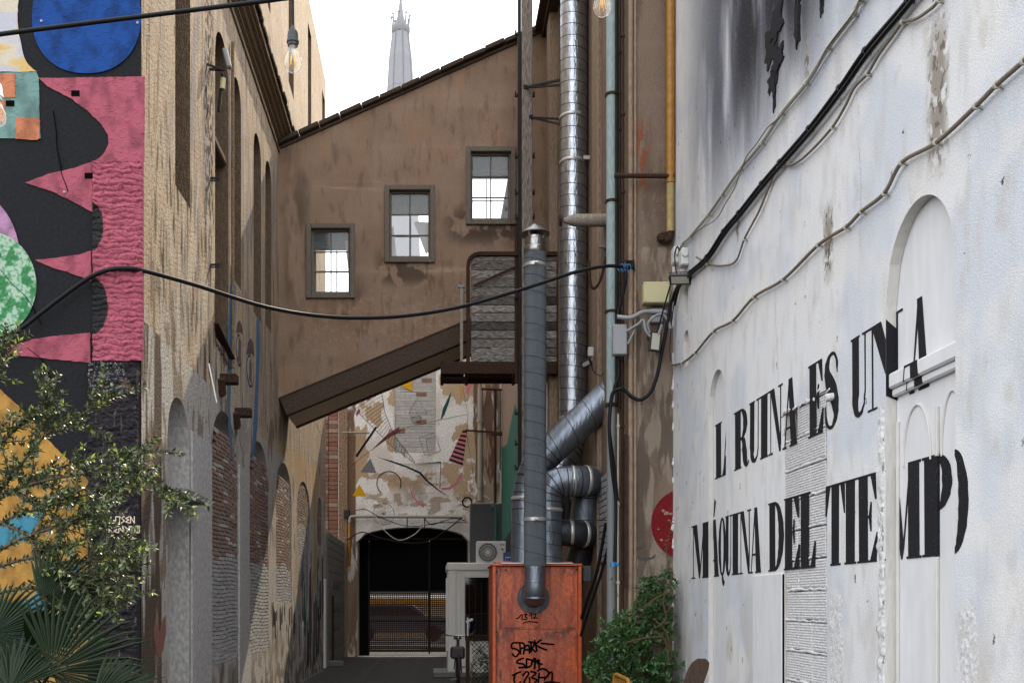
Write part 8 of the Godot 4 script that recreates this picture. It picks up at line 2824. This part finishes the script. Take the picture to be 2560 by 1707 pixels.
func build_plants() -> void:
	# olive at the near left
	var b := thing("olive_tree", "olive shrub with small grey-green leaves and yellow young tips reaching over the painted wall's foot", "tree", Vector3(-3.4, 0, -7.4))
	var wood := Shape.new()
	var leaves := Shape.new()
	var young := Shape.new()
	wood.tube(curve([Vector3(-3.45, 0, -7.4), Vector3(-3.4, 0.6, -7.42), Vector3(-3.5, 1.2, -7.35), Vector3(-3.45, 1.9, -7.4)], 5), [0.09, 0.088, 0.085, 0.082, 0.08, 0.078, 0.075, 0.07, 0.068, 0.065, 0.06, 0.058, 0.055, 0.05, 0.045, 0.04], 8)
	var boughs := [
		[Vector3(-3.559, 2.037, -7.4), Vector3(-3.268, 2.36, -7.4), Vector3(-2.969, 2.669, -7.3), Vector3(-2.777, 2.877, -7.3), Vector3(-2.487, 2.985, -7.2), Vector3(-2.323, 3.089, -7.2)],
		[Vector3(-2.969, 2.669, -7.3), Vector3(-2.873, 2.861, -7.3), Vector3(-2.809, 3.004, -7.3), Vector3(-2.803, 3.052, -7.3)],
		[Vector3(-3.397, 2.263, -7.4), Vector3(-3.074, 2.457, -7.4), Vector3(-2.745, 2.59, -7.3), Vector3(-2.393, 2.655, -7.2), Vector3(-2.142, 2.656, -7.1), Vector3(-2.002, 2.677, -7.1)],
		[Vector3(-3.032, 2.446, -7.3), Vector3(-2.676, 2.513, -7.2), Vector3(-2.359, 2.531, -7.1), Vector3(-2.081, 2.503, -7), Vector3(-1.915, 2.436, -6.95), Vector3(-1.804, 2.369, -6.9)],
		[Vector3(-3.527, 1.94, -7.4), Vector3(-3.16, 2.191, -7.3), Vector3(-2.802, 2.293, -7.2), Vector3(-2.515, 2.361, -7.1), Vector3(-2.234, 2.411, -7), Vector3(-2.006, 2.411, -6.95)],
		[Vector3(-3.352, 1.871, -7.3), Vector3(-2.991, 2.056, -7.2), Vector3(-2.639, 2.159, -7.1), Vector3(-2.357, 2.273, -7), Vector3(-2.219, 2.38, -7)],
		[Vector3(-2.802, 1.868, -7.2), Vector3(-2.577, 1.895, -7.1), Vector3(-2.372, 1.891, -7), Vector3(-2.249, 1.904, -6.95), Vector3(-2.157, 1.932, -6.9)],
		[Vector3(-3.369, 1.773, -7.2), Vector3(-3.022, 1.899, -7.2), Vector3(-2.763, 1.941, -7.1), Vector3(-2.571, 1.983, -7), Vector3(-2.416, 2.056, -6.95), Vector3(-2.308, 2.188, -6.9)],
		[Vector3(-2.825, 1.616, -7.1), Vector3(-2.571, 1.707, -7), Vector3(-2.34, 1.767, -6.95), Vector3(-2.142, 1.811, -6.9), Vector3(-2.052, 1.887, -6.9)],
		[Vector3(-3.575, 2.469, -7.5), Vector3(-3.333, 2.652, -7.4), Vector3(-3.171, 2.813, -7.4), Vector3(-3.074, 2.91, -7.4), Vector3(-2.977, 2.949, -7.4)],
		[Vector3(-3.495, 2.846, -7.4), Vector3(-3.365, 3.169, -7.4), Vector3(-3.192, 3.34, -7.3), Vector3(-3.122, 3.467, -7.3)],
		[Vector3(-3.306, 1.616, -7.2), Vector3(-2.887, 1.709, -7.1), Vector3(-2.54, 1.615, -7), Vector3(-2.326, 1.554, -7), Vector3(-2.127, 1.615, -6.95)],
		[Vector3(-3.527, 2.263, -7.4), Vector3(-3.128, 2.414, -7.3), Vector3(-2.896, 2.34, -7.2), Vector3(-2.67, 2.205, -7.1), Vector3(-2.639, 2.05, -7.1)],
		[Vector3(-3.432, 1.616, -7.2), Vector3(-3.011, 1.553, -7.1), Vector3(-2.693, 1.493, -7), Vector3(-2.479, 1.432, -7), Vector3(-2.279, 1.554, -6.95)],
		[Vector3(-3.575, 2.666, -7.5), Vector3(-3.203, 2.587, -7.4), Vector3(-2.905, 2.478, -7.3), Vector3(-2.645, 2.403, -7.2), Vector3(-2.453, 2.236, -7.1)],
		[Vector3(-3.16, 2.191, -7.3), Vector3(-2.928, 2.088, -7.2), Vector3(-2.763, 1.895, -7.1), Vector3(-2.54, 1.83, -7), Vector3(-2.449, 1.768, -7)],
	]
	for k in boughs.size():
		var pts: Array = boughs[k]
		twig(wood, leaves, young, pts, 0.014, 0.018, 0.060, 0.55 if k in [2, 3, 4, 0, 6] else 0.25)
		var line := curve(pts, 6)
		for j in 16:
			var i := int(rng.randf_range(0.25, 0.95) * line.size())
			i = clampi(i, 1, line.size() - 2)
			var t: Vector3 = (line[i + 1] - line[i]).normalized()
			var d := (t + Vector3(rng.randf_range(-0.6, 0.6), rng.randf_range(-0.7, 0.8), rng.randf_range(-0.8, 0.8))).normalized()
			var l := rng.randf_range(0.14, 0.36)
			var end: Vector3 = line[i] + d * l
			twig(wood, leaves, young, [line[i], line[i] + d * l * 0.5 + Vector3(0, 0.015, 0), end], 0.006, 0.019, 0.056, 0.25)
	part(wood, "branches", M.bark, b, "", true)
	part(leaves, "foliage", M.olive_leaf, b, "", true)
	part(young, "young_foliage", M.young_leaf, b, "pale yellow-green young leaves at the tips", true)
	# fan palm below it
	b = thing("fan_palm", "fan palm with stiff dark green pleated fans, low in the near left corner", "palm", Vector3(-2.9, 0, -6.3))
	var fans := [
		[Vector3(-2.364, 1.18, -6.2), Vector3(0.35, 0.10, 0.9), Vector3(0.85, 0.35, 0.2), 0.66, 3.3],
		[Vector3(-2.871, 1.401, -6.5), Vector3(0.5, 0.5, 0.7), Vector3(0.9, 0.2, -0.2), 0.62, 2.8],
		[Vector3(-2.7, 1.585, -6.9), Vector3(0.2, 0.2, 0.95), Vector3(0.75, 0.6, 0.0), 0.52, 2.4],
		[Vector3(-2.545, 1.075, -6), Vector3(0.1, 0.7, 0.7), Vector3(-0.3, 0.8, 0.0), 0.56, 3.0],
		[Vector3(-2.046, 1.01, -6), Vector3(0.2, 0.6, 0.8), Vector3(0.7, 0.35, 0.3), 0.5, 2.8],
		[Vector3(-2.684, 1.326, -6.6), Vector3(-0.4, 0.6, -0.7), Vector3(0.5, 0.8, -0.3), 0.42, 1.8],
		[Vector3(-2.938, 1.194, -6.4), Vector3(0.2, 0.8, 0.6), Vector3(0.8, 0.4, 0.2), 0.6, 2.6],
	]
	var foot := Vector3(-2.9, 0.05, -6.3)
	for f in fans:
		var s := Shape.new()
		var n: Vector3 = f[1].normalized()
		var mid: Vector3 = (f[2] - n * f[2].dot(n)).normalized()
		var side := n.cross(mid)
		var count := 30
		for k in count:
			var a: float = (k - (count - 1) * 0.5) / count * f[4]
			var d := mid * cos(a) + side * sin(a)
			var across := n.cross(d)
			var l: float = f[3] * (1.0 - 0.22 * pow(absf(a) / f[4] * 2.0, 2.0)) * rng.randf_range(0.9, 1.05)
			var droop := Vector3.DOWN * l * rng.randf_range(0.04, 0.16)
			var g := rng.randf_range(0.75, 1.3)
			s.tint = Color(g, g * 1.02, g * 0.9)
			var h: Vector3 = f[0]
			var w := 0.013
			var p1 := h + d * l * 0.5
			var p2 := h + d * l * 0.8 + droop * 0.4
			var p3 := h + d * l + droop
			for e in [-1.0, 1.0]:
				s.quad(h, p1 + across * w * e - n * 0.008, p2 + across * w * 0.6 * e - n * 0.006, p2, n)
				s.tri(h, p2, p1, n)
				s.tri(p2, p2 + across * w * 0.6 * e - n * 0.006, p3, n)
		part(s, "fan", M.palm_leaf, b)
		s = Shape.new()
		s.tube(curve([foot, foot.lerp(f[0], 0.5) + Vector3(0, 0.15, 0), f[0]], 5), 0.011, 6)
		part(s, "stalk", M.palm_leaf, b)
	# climbing shrub in front of the end wall
	b = thing("climbing_shrub", "glossy green climbing shrub with bare brown stems against the end of the white wall", "shrub", Vector3(2.5, 0, -11.6))
	wood = Shape.new()
	leaves = Shape.new()
	young = Shape.new()
	var nz := noise(91, 0.9, 3)
	var s0: Shape
	for k in 560:
		var u := rng.randf()
		var v := rng.randf()
		var x := lerpf(1.86, 2.80, u)
		# taller towards the white wall
		var high := lerpf(0.85, 2.0, pow(clampf((x - 1.86) / 0.9, 0, 1), 0.8)) + 0.25 * nz.get_noise_1d(x * 4.0)
		var y := lerpf(0.05, high, v)
		var z := -11.62 + rng.randf_range(-0.36, 0.36) * (1.0 - 0.5 * v)
		var p := Vector3(x, y, z)
		var d := Vector3(rng.randf_range(-0.8, 0.6), rng.randf_range(0.0, 0.9), rng.randf_range(-0.3, 0.9)).normalized()
		var l := rng.randf_range(0.14, 0.32)
		twig(wood, leaves, young, [p - d * l * 0.4, p + Vector3(0, 0.02, 0), p + d * l * 0.6 + Vector3(0, -0.02, 0)], 0.005, 0.024, 0.074, 0.0, 0.9)
	# a few sprays up the corner
	for pts in [[Vector3(2.756, 1.877, -11.5), Vector3(2.764, 2.031, -11.6), Vector3(2.763, 2.214, -11.7), Vector3(2.797, 2.348, -11.8), Vector3(2.838, 2.477, -11.8), Vector3(2.869, 2.58, -11.8)], [Vector3(2.143, 1.675, -11.4), Vector3(2.104, 1.799, -11.4), Vector3(2.069, 1.874, -11.4)], [Vector3(2.343, 1.725, -11.4), Vector3(2.393, 1.874, -11.4), Vector3(2.492, 1.934, -11.4)]]:
		twig(wood, leaves, young, pts, 0.005, 0.05, 0.05, 0.0, 0.9)
	part(leaves, "foliage", M.ivy_leaf, b, "", true)
	var stems := [[Vector3(2.204, 1.159, -11.2), Vector3(2.4, 1.208, -11.2), Vector3(2.596, 1.223, -11.2)], [Vector3(2.39, 1.551, -11.2), Vector3(2.522, 1.649, -11.2), Vector3(2.669, 1.722, -11.2)], [Vector3(2.547, 1.331, -11.2), Vector3(2.645, 1.429, -11.2), Vector3(2.615, 1.624, -11.2), Vector3(2.669, 1.82, -11.2)], [Vector3(2.533, 1.28, -11.25), Vector3(2.646, 1.182, -11.25), Vector3(2.686, 0.936, -11.25)], [Vector3(2.509, 1.428, -11.25), Vector3(2.656, 1.28, -11.25), Vector3(2.696, 1.083, -11.25)]]
	for st in stems:
		s0 = Shape.new()
		s0.tube(curve(st, 6), 0.011, 6)
		part(s0, "stem", M.twig, b)
	part(wood, "twigs", M.twig, b, "", true)
	# little weeds behind the mesh fence
	b = thing("fence_bush", "small dark leafy bush behind the chain link fence", "shrub", Vector3(0.95, 0, -18.0))
	wood = Shape.new()
	leaves = Shape.new()
	young = Shape.new()
	for k in 60:
		var p := Vector3(rng.randf_range(0.72, 1.25), rng.randf_range(0.1, 0.85), -18.0 + rng.randf_range(-0.25, 0.25))
		var d := Vector3(rng.randf_range(-1, 1), rng.randf_range(0, 1), rng.randf_range(-1, 1)).normalized()
		twig(wood, leaves, young, [p, p + d * 0.1, p + d * 0.2], 0.004, 0.03, 0.06, 0.0, 0.9)
	part(leaves, "foliage", M.ivy_leaf, b, "", true)
	part(wood, "twigs", M.twig, b, "", true)
	# yellow crowd barrier end and a dark plank in the foreground
	b = thing("yellow_barrier", "end of a yellow tubular crowd barrier just showing below the shrub", "barrier", Vector3(1.918, 0.195, -10.2))
	var s := Shape.new()
	s.tube(rounded([Vector3(1.896, -0.719, -10.3), Vector3(1.896, 0.875, -10.3), Vector3(1.974, 0.834, -9.9), Vector3(1.987, -0.846, -9.9)], 0.08), 0.02, 10)
	part(s, "frame", M.gas_yellow, b)
	s = Shape.new()
	for k in 7:
		var t := 0.08 + k * 0.13
		var p: Vector3 = Vector3(1.905, 0.83, -10.3)
		var q: Vector3 = Vector3(1.987, 0.816, -9.9)
		var c := p.lerp(q, t)
		s.tube([c, Vector3(c.x, 0.25, c.z)], 0.008, 6)
	part(s, "bars", M.gas_yellow, b)
	s = Shape.new()
	var plank := PackedVector2Array()
	for p in [Vector2(-0.075, -1.0), Vector2(0.075, -1.0), Vector2(0.075, -0.08), Vector2(0.065, -0.03), Vector2(0.03, 0), Vector2(-0.03, 0), Vector2(-0.06, -0.03), Vector2(-0.075, -0.08)]:
		plank.append(p)
	var top: Vector3 = Vector3(2.067, 1.178, -7.6)
	s.plate(plank, top, Vector3(1, 0, 0.25).normalized(), Vector3(0.32, 0.93, 0).normalized(), 0.03, Vector3(-0.2, 0, 1))
	single(s, "dark_board", M.dark_wood, "dark round-topped wooden board leaning in front of the white wall at the bottom edge", "board")

# ---------------------------------------------------------------- festoon lights
func build_bulbs() -> void:
	var wire: Array = [Vector3(-1.975, 3.369, -3.25), Vector3(-1.691, 3.418, -3.25), Vector3(-1.407, 3.457, -3.25), Vector3(-1.162, 3.507, -3.28), Vector3(-0.851, 3.558, -3.3), Vector3(-0.566, 3.606, -3.32), Vector3(-0.372, 3.643, -3.34), Vector3(0.015, 3.691, -3.36), Vector3(0.582, 3.739, -3.38), Vector3(1.204, 3.763, -3.4)]
	var s := Shape.new()
	s.tube(curve(wire, 8), 0.0075, 8)
	single(s, "festoon_cable", M.cable, "thin black festoon cable crossing the top left corner with hanging bulbs", "cable")
	var bulbs := [[672, 67, 3.33, false, "clear bulb with amber filament in a black socket, hanging against the beige upper wall"], [1384, -60, 3.38, false, "clear bulb with amber filament at the top edge, hanging before the tall duct"], [-9, 190, 3.25, true, "clear bulb cut by the left edge, hanging on a white cord"]]
	for q in bulbs:
		var z: float = q[2]
		var top := Vector3((q[0] - 990) * z / 2287.0, 1.6 - (q[1] - 1385) * z / 2287.0, -z)
		var b := thing("bulb_lamp", q[4], "bulb", top, "festoon bulbs")
		s = Shape.new()
		s.tube([top + Vector3(0.0, 0.14, 0), top + Vector3(0.002, 0.0, 0)], 0.004, 6)
		part(s, "cord", M.white_metal if q[3] else M.cable, b)
		s = Shape.new()
		s.lathe([Vector2(0.005, 0.012), Vector2(0.009, 0.0), Vector2(0.0155, -0.008), Vector2(0.018, -0.02), Vector2(0.018, -0.036), Vector2(0.0205, -0.038), Vector2(0.0205, -0.046), Vector2(0.0175, -0.047), Vector2(0.017, -0.056), Vector2(0.0, -0.056)], top, 20)
		part(s, "socket", M.white_metal if q[3] else M.black_plastic, b)
		s = Shape.new()
		var prof: Array = []
		for p in [Vector2(0.0135, -0.056), Vector2(0.0145, -0.066), Vector2(0.020, -0.080), Vector2(0.0275, -0.095), Vector2(0.0302, -0.110), Vector2(0.0285, -0.124), Vector2(0.022, -0.135), Vector2(0.012, -0.1415), Vector2(0.0, -0.1435)]:
			prof.append(p)
		s.lathe(prof, top, 28)
		part(s, "glass", M.bulb_glass, b)
		s = Shape.new()
		for k in 4:
			var a := TAU * k / 4.0 + 0.4
			var d := Vector3(cos(a), 0, sin(a))
			s.tube([top + d * 0.006 + Vector3(0, -0.088, 0), top + d * 0.011 + Vector3(0, -0.122, 0)], 0.0016, 5)
		part(s, "filament", M.filament, b)
		s = Shape.new()
		s.tube([top + Vector3(0, -0.05, 0), top + Vector3(0, -0.09, 0)], [0.006, 0.003], 6)
		part(s, "stem", M.glass, b)
